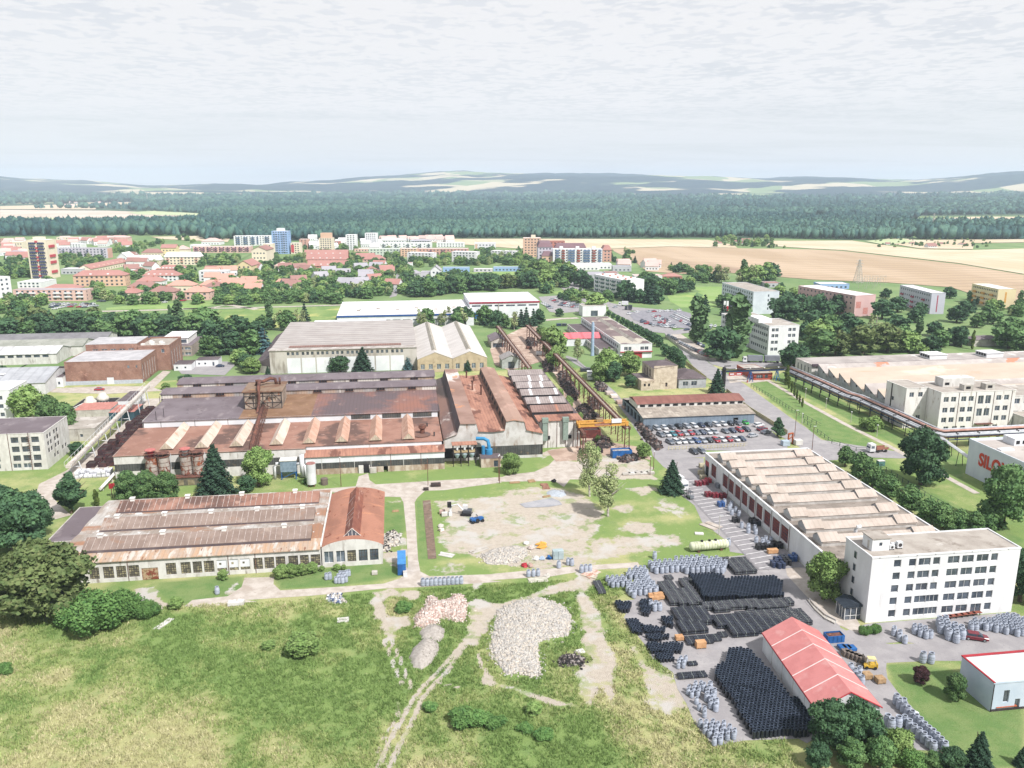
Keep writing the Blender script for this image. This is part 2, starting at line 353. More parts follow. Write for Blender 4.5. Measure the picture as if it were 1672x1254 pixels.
ZONES=[(*G('z',a,b),r,k)for a,b,r,k in((520,1110,12,-.34),(430,1150,12,-.34),(610,1080,8,-.3),(590,1190,9,-.3),(330,1090,12,-.25),(80,1230,16,.45),(270,1225,11,.4),(180,1130,10,.15),(450,1010,9,.1),(640,1010,6,.35),(830,1190,7,-.4),(930,1215,8,-.4),(760,1165,6,-.3),(1060,1190,8,.3),(1080,1110,6,.3),(1030,980,5,.15),(900,830,60,-.28),(560,770,50,-.28),(150,820,60,-.28),(1400,760,90,-.25),(120,1010,12,-.3))]
def grass_hue(X,Y): # 0 lush, 1 dry/yellow
 a=fbm(X,Y,.045,3); b=fbm(X,Y,.16,8)
 h=(a-.5)*1.3+(b-.5)*1.2+.56
 for x,y,r,k in ZONES:h=h+k*np.exp(-((X-x)**2+(Y-y)**2)/(r*r))
 return np.clip(h,0,1)
def ground_material():
 m=bpy.data.materials.new('meadow_and_yard'); m.use_nodes=True; t=m.node_tree; t.nodes.clear(); L=t.links.new
 out=N(t,'ShaderNodeOutputMaterial'); b=N(t,'ShaderNodeBsdfPrincipled'); L(b.outputs[0],out.inputs[0]); b.inputs['Roughness'].default_value=.95; b.inputs['Specular IOR Level'].default_value=.1
 at=N(t,'ShaderNodeAttribute',attribute_name='weights'); sp=N(t,'ShaderNodeSeparateColor'); L(at.outputs['Color'],sp.inputs[0])
 g=N(t,'ShaderNodeNewGeometry')
 def noise(sc,det=5,off=0.,ro=.6,st=(1,1,1)):
  mp=N(t,'ShaderNodeMapping'); L(g.outputs['Position'],mp.inputs[0]); mp.inputs[1].default_value=(off,off,0); mp.inputs[3].default_value=st
  n=N(t,'ShaderNodeTexNoise'); n.inputs['Scale'].default_value=sc; n.inputs['Detail'].default_value=det; n.inputs['Roughness'].default_value=ro; L(mp.outputs[0],n.inputs[0]); return n.outputs[0]
 hue,mow=sp.outputs[1],sp.outputs[2]
 n1,n2,n3=noise(.9,6,3,.7),noise(.22,5,9),noise(4.2,5,1,.75)
 wild=MIX(t,STEP(t,MTH(t,'ADD',MTH(t,'MULTIPLY',hue,.7),MTH(t,'MULTIPLY',n1,.45)),.28,.82),K('8ba462'),K('bdbd88'))
 wild=MIX(t,MTH(t,'MULTIPLY',STEP(t,n2,.5,.7),.55),wild,K('7c9a60')); wild=MIX(t,MTH(t,'MULTIPLY',STEP(t,n1,.60,.72),.6),wild,K('d6cda4'))
 lawn=MIX(t,STEP(t,n2,.35,.65),K('76965a'),K('8ba067')); lawn=MIX(t,STEP(t,n1,.52,.75),lawn,K('6c8c4c'))
 gr=MIX(t,mow,wild,lawn)
 sh=MTH(t,'ADD',MTH(t,'MULTIPLY',n3,1.1),.48); cs=N(t,'ShaderNodeCombineColor')
 for i in range(3):L(sh,cs.inputs[i])
 gr=MIX(t,1.,gr,cs.outputs[0],'MULTIPLY')
 d1=MIX(t,STEP(t,n1,.35,.65),K('cbbfae'),K('b3a593')); d1=MIX(t,STEP(t,noise(.12,5,20),.5,.62),d1,K('c9c8c6')); d1=MIX(t,STEP(t,n3,.62,.7),d1,K('9a8c7d'))
 d1=MIX(t,STEP(t,noise(7,3,4),.3,.75),d1,K('dad3ca'))
 fac=STEP(t,MTH(t,'ADD',sp.outputs[0],MTH(t,'ADD',MTH(t,'ADD',MTH(t,'MULTIPLY',noise(.33,5,23),1.1),MTH(t,'MULTIPLY',n1,.6)),MTH(t,'MULTIPLY',n3,.35))),1.38,1.62)
 fac=MTH(t,'MULTIPLY',fac,MTH(t,'SUBTRACT',1.,MTH(t,'MULTIPLY',STEP(t,noise(.16,6,41,.7),.52,.62),.7)))
 col=MIX(t,fac,gr,d1); L(col,b.inputs['Base Color'])
 bp=N(t,'ShaderNodeBump'); bp.inputs['Strength'].default_value=.7; bp.inputs['Distance'].default_value=.5; L(n3,bp.inputs['Height']); L(bp.outputs[0],b.inputs['Normal'])
 return m
GX0,GX1,GY0,GY1,GS=-190.,250.,70.,400.,.8
LAWNS=[GG('i',[(1030,840),(1580,800),(1600,860),(1480,950),(1210,990),(1060,940),(1020,900)]),GG('j',[(190,800),(890,690),(1010,680),(1050,780),(980,810),(560,870),(220,890)]),
         GG('j',[(895,320),(1035,320),(1045,500),(1000,560),(895,500)]),GG('j',[(1100,300),(1150,305),(1250,690),(1130,690)]),GG('p',[(810,470),(1000,460),(1200,500),(1672,700),(1672,1112),(1300,1112),(1000,800)]),
         GG('h',[(90,550),(200,540),(820,900),(700,940),(560,900),(400,800)]),GG('h',[(200,520),(300,480),(1000,860),(1300,980),(1330,1160),(1672,1169),(1400,1169),(860,870)]),GG('l',[(540,0),(800,0),(1050,240),(1672,560),(1672,700),(900,300),(860,140)]),
         GG('i',[(0,300),(240,250),(330,330),(300,560),(0,700)])]
GRASS_TALL=None
def near_ground():
 nx,ny=int((GX1-GX0)/GS)+1,int((GY1-GY0)/GS)+1
 xs=np.linspace(GX0,GX1,nx); ys=np.linspace(GY0,GY1,ny); X,Y=np.meshgrid(xs,ys)
 D=dirt_at(X,Y)
 mow=np.zeros(X.shape)
 for p in LAWNS:mow=np.maximum(mow,1-sms(poly_sd(X,Y,p),-.8,.8))
 Z=(fbm(X,Y,.05,21)-.5)*.5*(1-D)*(Y<172)*(X<50)*np.clip((172-Y)/12,0,1)*np.clip((50-X)/10,0,1)
 # the ruts are sunk a little
 V=np.stack([X,Y,Z],-1).reshape(-1,3); i=np.arange(ny-1)[:,None]*nx+np.arange(nx-1)[None]; Fq=np.stack([i,i+1,i+nx+1,i+nx],-1).reshape(-1,4)
 me=np_mesh('ground',V,Fq,ground_material())
 ca=me.color_attributes.new('weights','FLOAT_COLOR','POINT')
 hue=grass_hue(X,Y); buf=np.ones((V.shape[0],4),np.float32); buf[:,0]=D.ravel(); buf[:,1]=hue.ravel(); buf[:,2]=mow.ravel(); ca.data.foreach_set('color',buf.ravel())
 tag(link('ground',me),kind='structure')
near_ground()
far_m=mat('far_grassland',K('72915a'),K('879e68'),s=.02,c3=K('6d8a52'),s3=.05,fine=.25)
B_=30000.
mb=MB()
for a in((-B_,-3000,GX0+.5,60000),(GX1-.5,-3000,B_,60000),(GX0-.5,-3000,GX1+.5,GY0+.5),(GX0-.5,GY1-.5,GX1+.5,60000)):
 z_=-.05
 mb.quad((a[0],a[1],z_),(a[2],a[1],z_),(a[2],a[3],z_),(a[0],a[3],z_))
struct('terrain',mb,far_m)
LV=[0]
def sheet(name,m,pts,z=None):
 LV[0]+=1; z=z if z is not None else.02+.004*(LV[0]%20)
 n=len(pts); a=sum(pts[i][0]*pts[(i+1)%n][1]-pts[(i+1)%n][0]*pts[i][1]for i in range(n))
 if a<0:pts=pts[::-1]
 mb=MB(); mb.add([(x,y,z)for x,y in pts],[tuple(range(n))]); return struct(name,mb,m)
def strip(pts,wd):
 """outline of a band along a line; wd one width or one per point"""
 ws=wd if isinstance(wd,(list,tuple))else[wd]*len(pts); A=[]; B=[]
 for i,(x,y)in enumerate(pts):
  x0,y0=pts[max(i-1,0)]; x1,y1=pts[min(i+1,len(pts)-1)]; d=math.hypot(x1-x0,y1-y0); nx,ny=-(y1-y0)/d,(x1-x0)/d
  A.append((x+nx*ws[i]/2,y+ny*ws[i]/2)); B.append((x-nx*ws[i]/2,y-ny*ws[i]/2))
 return A+B[::-1]
ASPH=mat('worn_asphalt',K('a9a6a8'),K('9e9b9e'),s=.25,c3=K('b3b0b1'),s3=.1,c4=K('959296'),s4=1.2,t4=(.62,.68),fine=.16)
CONC=mat('pale_concrete',K('cbc3bb'),K('bab0a6'),s=.4,c3=K('b3a79c'),s3=.2,c4=K('a89c8f'),s4=.9,t4=(.64,.7),fine=.16)
RUSTG=mat('rusty_soil',K('c4ad9e'),K('ab9384'),s=.2,c3=K('d9c9ba'),s3=.12,fine=.2)
WHTP=mat('road_paint',(.75,.75,.75)); 
sheet('concrete_road',CONC,GG('i',[(1200,995),(1250,955),(1480,930),(1570,870),(1590,810),(1672,800)])+GG('j',[(0,810),(190,805),(185,850),(230,892),(560,872),(900,848),(1005,815),(1050,780),(1060,740),(1050,520),(1030,320),(1010,285),(900,283),(800,262),(480,252),(430,238),(500,232),(720,215),(740,150),(800,130),(810,175),(850,203),(1250,178),(1672,155)])+GG('k',[(120,300),(290,280),(380,240),(420,200),(600,220),(600,330),(520,330),(480,380),(420,340),(60,345)])+GG('j',[(1672,190),(1300,240),(1170,245),(1120,290),(1103,320),(1125,690),(1140,770),(1200,800),(1672,785)])+GG('k',[(0,945),(600,890),(960,868),(980,900),(640,920),(400,960),(0,985)])+GG('j',[(1672,835),(1150,870),(900,880),(450,925),(0,955)])+GG('i',[(1672,965),(1300,1000)]))
sheet('asphalt_yard',ASPH,GG('k',[(1040,100),(1100,120),(1230,190),(1390,190),(1390,300)])+[(96.3,236),(96.3,157)]+GG('l',[(745,1000),(850,1060),(1000,1085),(1200,1080)])+GG('l',[(1672,1060),(1672,1160),(1360,1170),(1200,1170),(980,1180)])+GG('p',[(820,500),(830,560),(890,640),(1190,960),(1150,1010),(1000,1000),(800,900),(440,900),(330,960)])+GG('o',[(1290,1085),(980,1095),(900,1110),(800,1130),(740,1060),(690,1000),(640,880),(590,800),(560,700),(440,620),(400,540),(350,480),(280,390),(230,340),(240,290),(340,280),(290,240),(400,230),(430,90),(600,55),(860,35),(1000,20)])+GG('k',[(1560,800),(1540,730),(1380,610),(1330,500),(1240,430),(1240,310),(1130,250),(1060,180)]))
sheet('asphalt_yard',ASPH,[(96.5,145.2),(84,141),(84,138),(100,137.5),(112,132),(160,130),(160,142),(131,143.5),(131,145.2)])
sheet('forecourt',CONC,GG('l',[(470,700),(560,700),(640,740),(760,900),(830,960),(880,1050),(740,990),(600,870),(480,740)]))
sheet('rusty_yard',RUSTG,GG('g',[(370,1060),(600,1020),(580,860),(480,700),(420,560),(360,520),(330,480),(130,540),(30,500),(0,400),(60,330),(250,240),(330,250),(460,480),(560,700),(700,900),(760,1000),(1000,1040),(1050,1120),(800,1080),(600,1120),(430,1130)]))
sheet('works_road',ASPH,GG('g',[(490,450),(560,500),(680,560),(740,640),(900,850),(1000,1000),(1100,1060),(1240,1110),(1400,1100),(1400,1040),(1140,1050),(990,900),(900,780),(820,680),(700,580),(560,460),(500,440)]))
sheet('car_park',ASPH,GG('g',[(985,895),(1672,860)])+GG('x',[(870,850),(1060,950),(1300,1190),(1240,1230),(700,1230)])+GG('g',[(1140,1050),(1040,960)]))
sheet('main_road',ASPH,[(139.3,272),(139,302),(148,352),(147.5,370),(150,395),(156.7,430),(163,464),(170,520),(178,520),(171,464),(166,430),(161,402),(160,354),(154.8,300),(154,284),(152,268),(173,250),(182,249.5),(182,246),(168,244.5),(160,246.5),(150,252),(146,246),(141,246)])
sheet('side_road',ASPH,[(161,398),(166,386),(185,388),(215,392),(215,398),(190,399),(175,404),(163,412)],.1)
sheet('footpath',CONC,strip(GG('h',[(190,535),(400,660),(640,790),(880,910),(1160,1060),(1400,1190)]),2.2))
sheet('gate_apron',CONC,GG('x',[(600,380),(860,340),(1100,400),(1090,430),(860,460),(780,440),(640,460)]))
sheet('yard_lane',CONC,strip(GG('e',[(1000,720),(800,960),(560,1190)])+GG('i',[(330,200),(290,330),(400,420)]),[7,8,13,7,6,5]))
sheet('factory_lane',CONC,GG('e',[(330,680),(320,655),(660,640),(940,640),(1060,540),(1110,545),(1000,650),(1060,670),(700,690)]))
sheet('back_yard',ASPH,GG('e',[(1100,470),(1480,480),(1530,500),(1460,570),(1180,560)]))
BR=mat('brown_track',K('8c7768'),K('76655a'),s=.8,c3=K('a0968a'),fine=.35)
sheet('rubble_strip',BR,GG('j',[(1155,310),(1205,305),(1245,685),(1190,690)]))
sheet('puddle',mat('wet_gravel',K('b3b3b8'),K('9fa1a8'),s=.3,rough=.25,spec=.5),GG('k',[(190,490),(290,470),(400,450),(450,470),(470,495),(380,510),(230,515)]))
sheet('bay_markings',mat('grey_bay_surface',K('9f9ca0'),K('929094'),s=.5),[(84.5,236),(95.9,236),(95.9,172),(84.5,172)],.11)
for i in range(24):
 y=174+i*2.6; mk=MB(); mk.quad((85,y-1.2,.12),(91,y,.12),(91,y+.18,.12),(85,y-1.02,.12)); struct('parking_line',mk,WHTP)
# farther roads and fields
sheet('far_road',ASPH,strip(GG('c',[(200,700),(330,760),(420,840),(560,900),(700,930),(940,945),(1140,980)]),[14,22,16,20,22,14,10]),.06)
sheet('far_road',ASPH,strip(GG('v',[(820,870),(620,900),(480,880),(330,800),(120,700),(0,620)]),[12,12,16,14,14,14]),.09)
sheet('staff_car_park',CONC,GG('v',[(560,930),(680,900),(1000,1100),(980,1170),(820,1130)]),.07)
sheet('staff_car_park',ASPH,GG('u',[(620,900),(900,880),(1100,930),(1230,1000),(1250,1080),(880,1110),(760,1090)]),.07)
sheet('back_lane',CONC,strip(GG('u',[(700,1200),(900,1180),(1130,1170)]),6),.1)
sheet('grey_car_park',mat('dark_asphalt',K('9c9ba3'),K('8b8a93'),s=.3),GG('v',[(150,690),(330,670),(680,670),(800,700),(820,860),(480,840),(330,810),(220,770)]),.2)
sheet('verge_road',CONC,strip(GG('e',[(560,155),(1000,145),(1380,130),(1480,110),(1672,140)]),6),.05)
sheet('edge_road',CONC,strip(GG('f',[(-400,135),(0,130),(620,112),(680,95)]),5),.05)
sheet('avenue',ASPH,GG('t',[(280,910),(370,890),(430,760),(410,620),(370,600),(350,760)]),.07)
STRAW=mat('stubble_field',K('cbb499'),K('bca487'),s=.01,st=(1,.25,1),c3=K('a88f7a'),s3=.006,fine=.1,corr=('y',22.,.3))
STRAWP=mat('pale_stubble_field',K('dccdb4'),K('d0be9f'),s=.008,c3=K('dccbb0'),s3=.004,corr=('x',22.,.12))
STRAWG=mat('green_field',K('b9c698'),K('c2cca2'),s=.004)
def field(m,v,pts,z=.6):return sheet('field',m,GG(v,pts),z)
sheet('brown_field',STRAW,GG('c',[(620,545),(1000,530),(1450,540)])+GG('d',[(0,540),(300,545),(500,555),(1250,640),(1672,710),(1672,910),(1600,920),(1200,790),(800,760),(300,740)])+GG('c',[(1400,700),(1280,720),(860,690),(800,640)]),.3)
sheet('straw_field',STRAWP,GG('b',[(850,480),(1672,478)])+GG('c',[(300,478),(900,482),(1260,485),(1430,520),(1450,538),(1000,528),(620,543),(560,560)])+GG('b',[(1672,540),(1400,520)]),.4)
sheet('straw_field',STRAWP,GG('d',[(0,490),(560,488),(700,510),(1000,545),(1340,550),(1672,540),(1672,705),(1250,635),(500,550),(300,540),(0,520)]),.5)
sheet('straw_field',STRAWP,GG('d',[(700,490),(840,470),(980,485),(1672,480),(1672,500),(1350,505),(1340,545),(1000,540)]),.7)
sheet('green_field',STRAWG,GG('d',[(640,492),(780,480),(900,478),(960,500),(760,515)]),.9)
sheet('straw_field',STRAWP,GG('d',[(740,352),(1000,350),(1340,335),(1672,335),(1672,388),(1300,375),(1050,372),(980,418),(900,378)]),1.2)
sheet('brown_field',mat('pinkish_stubble_field',K('d9cabd'),K('cdbba9'),s=.003),GG('a',[(0,290),(700,296),(1340,320),(1280,345),(1240,375),(800,385),(0,405)]),1.0)
sheet('green_field',STRAWG,GG('a',[(0,345),(300,342),(800,355),(1260,358),(1200,376),(0,372)]),1.4)
sheet('green_field',STRAWG,GG('a',[(830,308),(1000,298),(1360,318),(1330,332),(900,322)]),1.5)
sheet('straw_field',STRAWP,GG('a',[(0,268),(380,258),(850,240),(840,262),(640,265),(620,290),(0,288)]),2)
sheet('straw_field',STRAWP,GG('a',[(980,466),(1400,458),(1500,470),(1480,500),(1050,480)]),.5)
LAWN=mat('mown_lawn',K('86a85c'),K('97b16f'),s=.05,c3=K('b3bf77'),s3=.03,fine=.16)
LAWND=mat('rough_lawn',K('779654'),K('8ca361'),s=.08,c3=K('b9bb74'),s3=.04,t3=(.52,.62),fine=.2)
sheet('lawn',LAWN,GG('v',[(560,520),(900,480),(800,430),(1230,425),(1230,600),(1000,650),(700,640),(590,580)]),.03)
sheet('lawn',LAWND,GG('f',[(-400,145),(0,140),(620,122),(590,200),(300,260),(60,260),(-400,240)]),.03)
sheet('sports_field',LAWN,GG('b',[(1210,705),(1500,690),(1672,690)])+GG('c',[(0,690),(60,740),(20,770),(-200,770),(-450,730)]),.03)
sheet('lawn',LAWN,GG('e',[(690,130),(900,110),(1380,90),(1400,110),(1250,135),(690,143)]),.03)
sheet('lawn',LAWN,GG('u',[(740,850),(900,820),(1040,850),(900,870)]),.12)
# == far hills, a real relief beyond the plain
def hills():
 nx,ny=420,150
 th=np.linspace(rad(-40),rad(52),nx); rr=np.linspace(0,1,ny)**1.3*8500+5000; TH,RR=np.meshgrid(th,rr)
 X,Y=np.sin(TH)*RR,np.cos(TH)*RR
 a=(TH-YAW)/rad(31.9)
 prof=np.interp(a,[-1.3,-1.,-.75,-.5,-.35,-.1,.1,.35,.5,.62,.8,1.,1.3],[95,100,60,50,95,165,155,135,120,130,95,150,200])
 far=sms(RR,6400,10800)*1.55
 Z=prof*1.0*far+(fbm(X,Y,.00035,5)-.5)*110*sms(RR,5400,9000)+(fbm(X,Y,.0016,9)-.5)*75*sms(RR,5600,9000)
 ridge=np.exp(-((RR-8600)/900)**2)*np.exp(-((a-.15)/.35)**2)*55; Z=np.maximum(Z+ridge,0)*sms(RR,5200,6500)+1
 far2=sms(RR,12300,13300); Z=Z*(1-far2)-40*far2
 V=np.stack([X,Y,Z],-1).reshape(-1,3); i=np.arange(ny-1)[:,None]*nx+np.arange(nx-1)[None]; Fq=np.stack([i,i+1,i+nx+1,i+nx],-1).reshape(-1,4)
 m=bpy.data.materials.new('wooded_hills'); m.use_nodes=True; t=m.node_tree; b=t.nodes['Principled BSDF']; b.inputs['Roughness'].default_value=1; b.inputs['Specular IOR Level'].default_value=0
 g=N(t,'ShaderNodeNewGeometry')
 def noise(sc,st,off=0,det=4):
  mp=N(t,'ShaderNodeMapping'); t.links.new(g.outputs['Position'],mp.inputs[0]); mp.inputs[3].default_value=st; mp.inputs[1].default_value=(off,off,0)
  n=N(t,'ShaderNodeTexNoise'); n.inputs['Scale'].default_value=sc; n.inputs['Detail'].default_value=det; t.links.new(mp.outputs[0],n.inputs[0]); return n.outputs[0]
 fld=STEP(t,noise(.0017,(.45,1,1),3.1),.55,.58)
 vo=N(t,'ShaderNodeTexVoronoi'); vo.inputs['Scale'].default_value=.0026; t.links.new(g.outputs['Position'],vo.inputs[0])
 sc_=N(t,'ShaderNodeSeparateColor'); t.links.new(vo.outputs['Color'],sc_.inputs[0])
 fc=MIX(t,STEP(t,sc_.outputs[0],.4,.6),K('cfc5aa'),K('8fa378'))
 wd=MIX(t,STEP(t,noise(.01,(1,1,1),9),.4,.6),(.018,.038,.055),(.03,.055,.06))  # wood tones hold the blue of distant haze in their colour
 t.links.new(MIX(t,fld,wd,fc),b.inputs['Base Color'])
 tag(link('hills',np_mesh('hills',V,Fq,m,smooth=True)),kind='structure')
hills()
# the air
hz=MB(); hz.box(-13000,-300,-2,15000,14500,330)
hm=bpy.data.materials.new('air'); hm.use_nodes=True; t_=hm.node_tree; t_.nodes.clear(); o_=N(t_,'ShaderNodeOutputMaterial'); pv=N(t_,'ShaderNodeVolumePrincipled')
pv.inputs['Color'].default_value=(.69,.82,1,1); pv.inputs['Density'].default_value=8e-5; pv.inputs['Anisotropy'].default_value=0; t_.links.new(pv.outputs[0],o_.inputs['Volume'])
hm.cycles.homogeneous_volume=True if hasattr(hm.cycles,'homogeneous_volume')else None
tag(link('haze',mesh_of('haze',hz,hm)),kind='stuff')
# == reading facades
def PX(v,x,Y,z):
 """the X at which a wall plane y=Y at height z meets the reading's column"""
 a=VW[v]; px=a[0]+x/a[2]; lo,hi=-900.,900.
 def pr(X):
  cx_=X*math.cos(YAW)-Y*math.sin(YAW); cy_=X*math.sin(YAW)+Y*math.cos(YAW); d=cy_*math.cos(PIT)-(z-CAMZ)*math.sin(PIT); return CX+F_PX*cx_/d if d>1 else-1e9
 for _ in range(50):
  m_=(lo+hi)/2
  if pr(m_)<px:lo=m_
  else:hi=m_
 return lo
def PY(v,y,X,z):
 """the Y at which a wall plane x=X at height z meets the reading's row"""
 a=VW[v]; py=a[1]+y/a[2]; lo,hi=60.,3000.
 def pr(Y):
  cy_=X*math.sin(YAW)+Y*math.cos(YAW); d=cy_*math.cos(PIT)-(z-CAMZ)*math.sin(PIT); h=cy_*math.sin(PIT)+(z-CAMZ)*math.cos(PIT); return CY-F_PX*h/d
 for _ in range(50):
  m_=(lo+hi)/2
  if pr(m_)>py:lo=m_
  else:hi=m_
 return lo
def PYX(v,x,X,z):
 a=VW[v]; px=a[0]+x/a[2]; lo,hi=60.,3000.
 def pr(Y):
  d=(X*math.sin(YAW)+Y*math.cos(YAW))*math.cos(PIT)-(z-CAMZ)*math.sin(PIT); return CX+F_PX*(X*math.cos(YAW)-Y*math.sin(YAW))/d
 for _ in range(50):
  m_=(lo+hi)/2
  if pr(m_)>px:lo=m_
  else:hi=m_
 return lo
# == materials of the works
WPL=mat('dirty_white_plaster',K('e2e1de'),K('d2d0cc'),s=.5,st=(1,1,.5),c3=K('a39c93'),s3=.6,st3=(1,1,.25),t3=(.56,.72),fine=.08)
WOF=mat('white_plaster',K('eceef1'),K('e1e3e6'),s=.3,st=(1,1,.4),c3=K('cfcdca'),s3=.5,st3=(1.4,1.4,.2),t3=(.6,.74),fine=.05)
GRC=mat('grey_concrete_wall',K('cdc9c3'),K('bab5ae'),s=.4,c3=K('a39c93'),s3=.7,st3=(1,1,.3),fine=.12)
BEIGE=mat('beige_render',K('ecebe8'),K('e1dedb'),s=.4,st=(1,1,.4),c3=K('b0a496'),s3=.5,st3=(1.5,1.5,.3),t3=(.6,.7),fine=.08)
WPAN=mat('white_cladding',K('e9ecf1'),K('dce0e6'),s=.2,c3=K('c9c8c6'),s3=.5,st3=(1,1,.2),t3=(.62,.75),fine=.04)
RST=mat('rusty_sheet_roof',K('a87f70'),K('957064'),s=.3,st=(2.2,.6,1),c3=K('7b574c'),s3=.35,st3=(2,.5,1),c4=K('c29078'),s4=.5,t4=(.6,.7),corr=('x',.9,.35),fine=.16)
RSTM=mat('matt_red_brown_roof',K('a98273'),K('9a7365'),s=.15,st=(1,1,1),c3=K('6f5750'),s3=.06,t3=(.5,.6),c4=K('ac8c7f'),s4=.4,fine=.12)
RSTO=mat('bright_rust_roof',K('bb8a76'),K('a97a69'),s=.25,st=(1.5,.5,1),c3=K('dcc0b0'),s3=.13,st3=(1,.6,1),t3=(.6,.72),c4=K('7f574c'),s4=.15,t4=(.52,.62),corr=('x',1.1,.3),fine=.16)
RSTY=mat('orange_streaked_roof',K('c0a187'),K('b7a596'),s=.5,st=(1.8,.4,1),c3=K('cbc3ba'),s3=.35,st3=(1.6,.5,1),t3=(.52,.62),c4=K('8f6b58'),s4=.6,corr=('x',1.1,.2),fine=.2)
GREYR=mat('grey_purple_felt_roof',K('847a80'),K('776c72'),s=.1,c3=K('9a9093'),s3=.2,st3=(1,.4,1),c4=K('6a6065'),s4=.35,fine=.1)
DKR=mat('dark_brown_roof',K('6f6468'),K('62575b'),s=.15,c3=K('83787b'),s3=.3,fine=.12)
ASBX=mat('ribbed_grey_roof',K('97898a'),K('8a7b7a'),s=.3,c3=K('a89a97'),s3=.15,corr=('x',1.15,.0),fine=.12)
ASB=mat('ribbed_roof_with_pale_seams',K('9b8a81'),K('8d7b72'),s=.3,c3=K('ac9c92'),s3=.2,c4=K('967b6c'),s4=.25,t4=(.55,.66),fine=.14)
PALEC=mat('pale_pink_sheet_roof',K('c6bab1'),K('b9ada3'),s=.25,c3=K('b3a399'),s3=.3,st3=(.5,1.5,1),corr=('x',1.3,.16),fine=.08)
PALEC2=mat('cream_cladding_roof',K('e3d3c6'),K('d8c3b4'),s=.25,c3=K('cba791'),s3=.25,corr=('y',1.3,.14),fine=.08)
FLATR=mat('pale_flat_roof',K('bab3ab'),K('a9a199'),s=.2,c3=K('91877e'),s3=.3,c4=K('c9c4be'),s4=.12,fine=.14)
WROOF=mat('white_membrane_roof',K('f0eef0'),K('e6e4e8'),s=.05,c3=K('dbd8da'),s3=.05,fine=.04)
STRIPE=mat('ribbed_pale_grey_roof',K('beb8b5'),K('b2aba8'),s=.12,c3=K('b0a7a3'),s3=.1,st3=(.4,1.5,1),corr=('y',6.3,.5),fine=.07)
SILV=mat('pale_sheet_roof',K('d8d4d1'),K('cbc6c3'),s=.1,st=(.6,1.5,1),corr=('y',1.6,.08),fine=.05)
DKST=mat('dark_steel',K('4a4648'),K('3b3537'),s=.6,fine=.25); RSTS=mat('rusty_steel',K('7d5347'),K('5d413b'),s=.7,c3=K('9b6a54'),s3=1.5,fine=.25)
DGRN=mat('dark_grimy_glazing',K('5f6160'),K('4b4d4d'),s=.4,corr=('x',.8,.6),c3=K('7d6f60'),s3=.8,fine=.25)
BLK=mat('sooty_black',K('2e2c30'),K('232226'),s=.5,fine=.3)
BLUEP=mat('blue_paint',K('2f6fb5'),K('285e9e'),s=.5,rough=.5,fine=.1); BLUEL=mat('sky_blue_duct',K('3f95c9'),K('3788bb'),s=.5,rough=.5,fine=.1)
REDP=mat('red_paint',K('b8333f'),K('a62c38'),s=.5,rough=.5,fine=.08)
BRICK=mat('old_red_brick',K('b18c7d'),K('a37c6d'),s=.25,c3=K('8b6358'),s3=.15,c4=K('bd9382'),s4=.4,brick=1.2,fine=.14)
CRM=mat('cream_gable_glass',K('cfc3ae'),K('b9ad99'),s=.8,corr=('x',.9,.4),fine=.1)
YCR=mat('crane_yellow',K('e2ac55'),K('cf9a48'),s=.6,c3=K('a8603e'),s3=.5,t3=(.6,.66),fine=.1)
WCL=mat('white_metal',K('e2e4e8'),K('d3d6da'),s=.6,rough=.5,fine=.06)
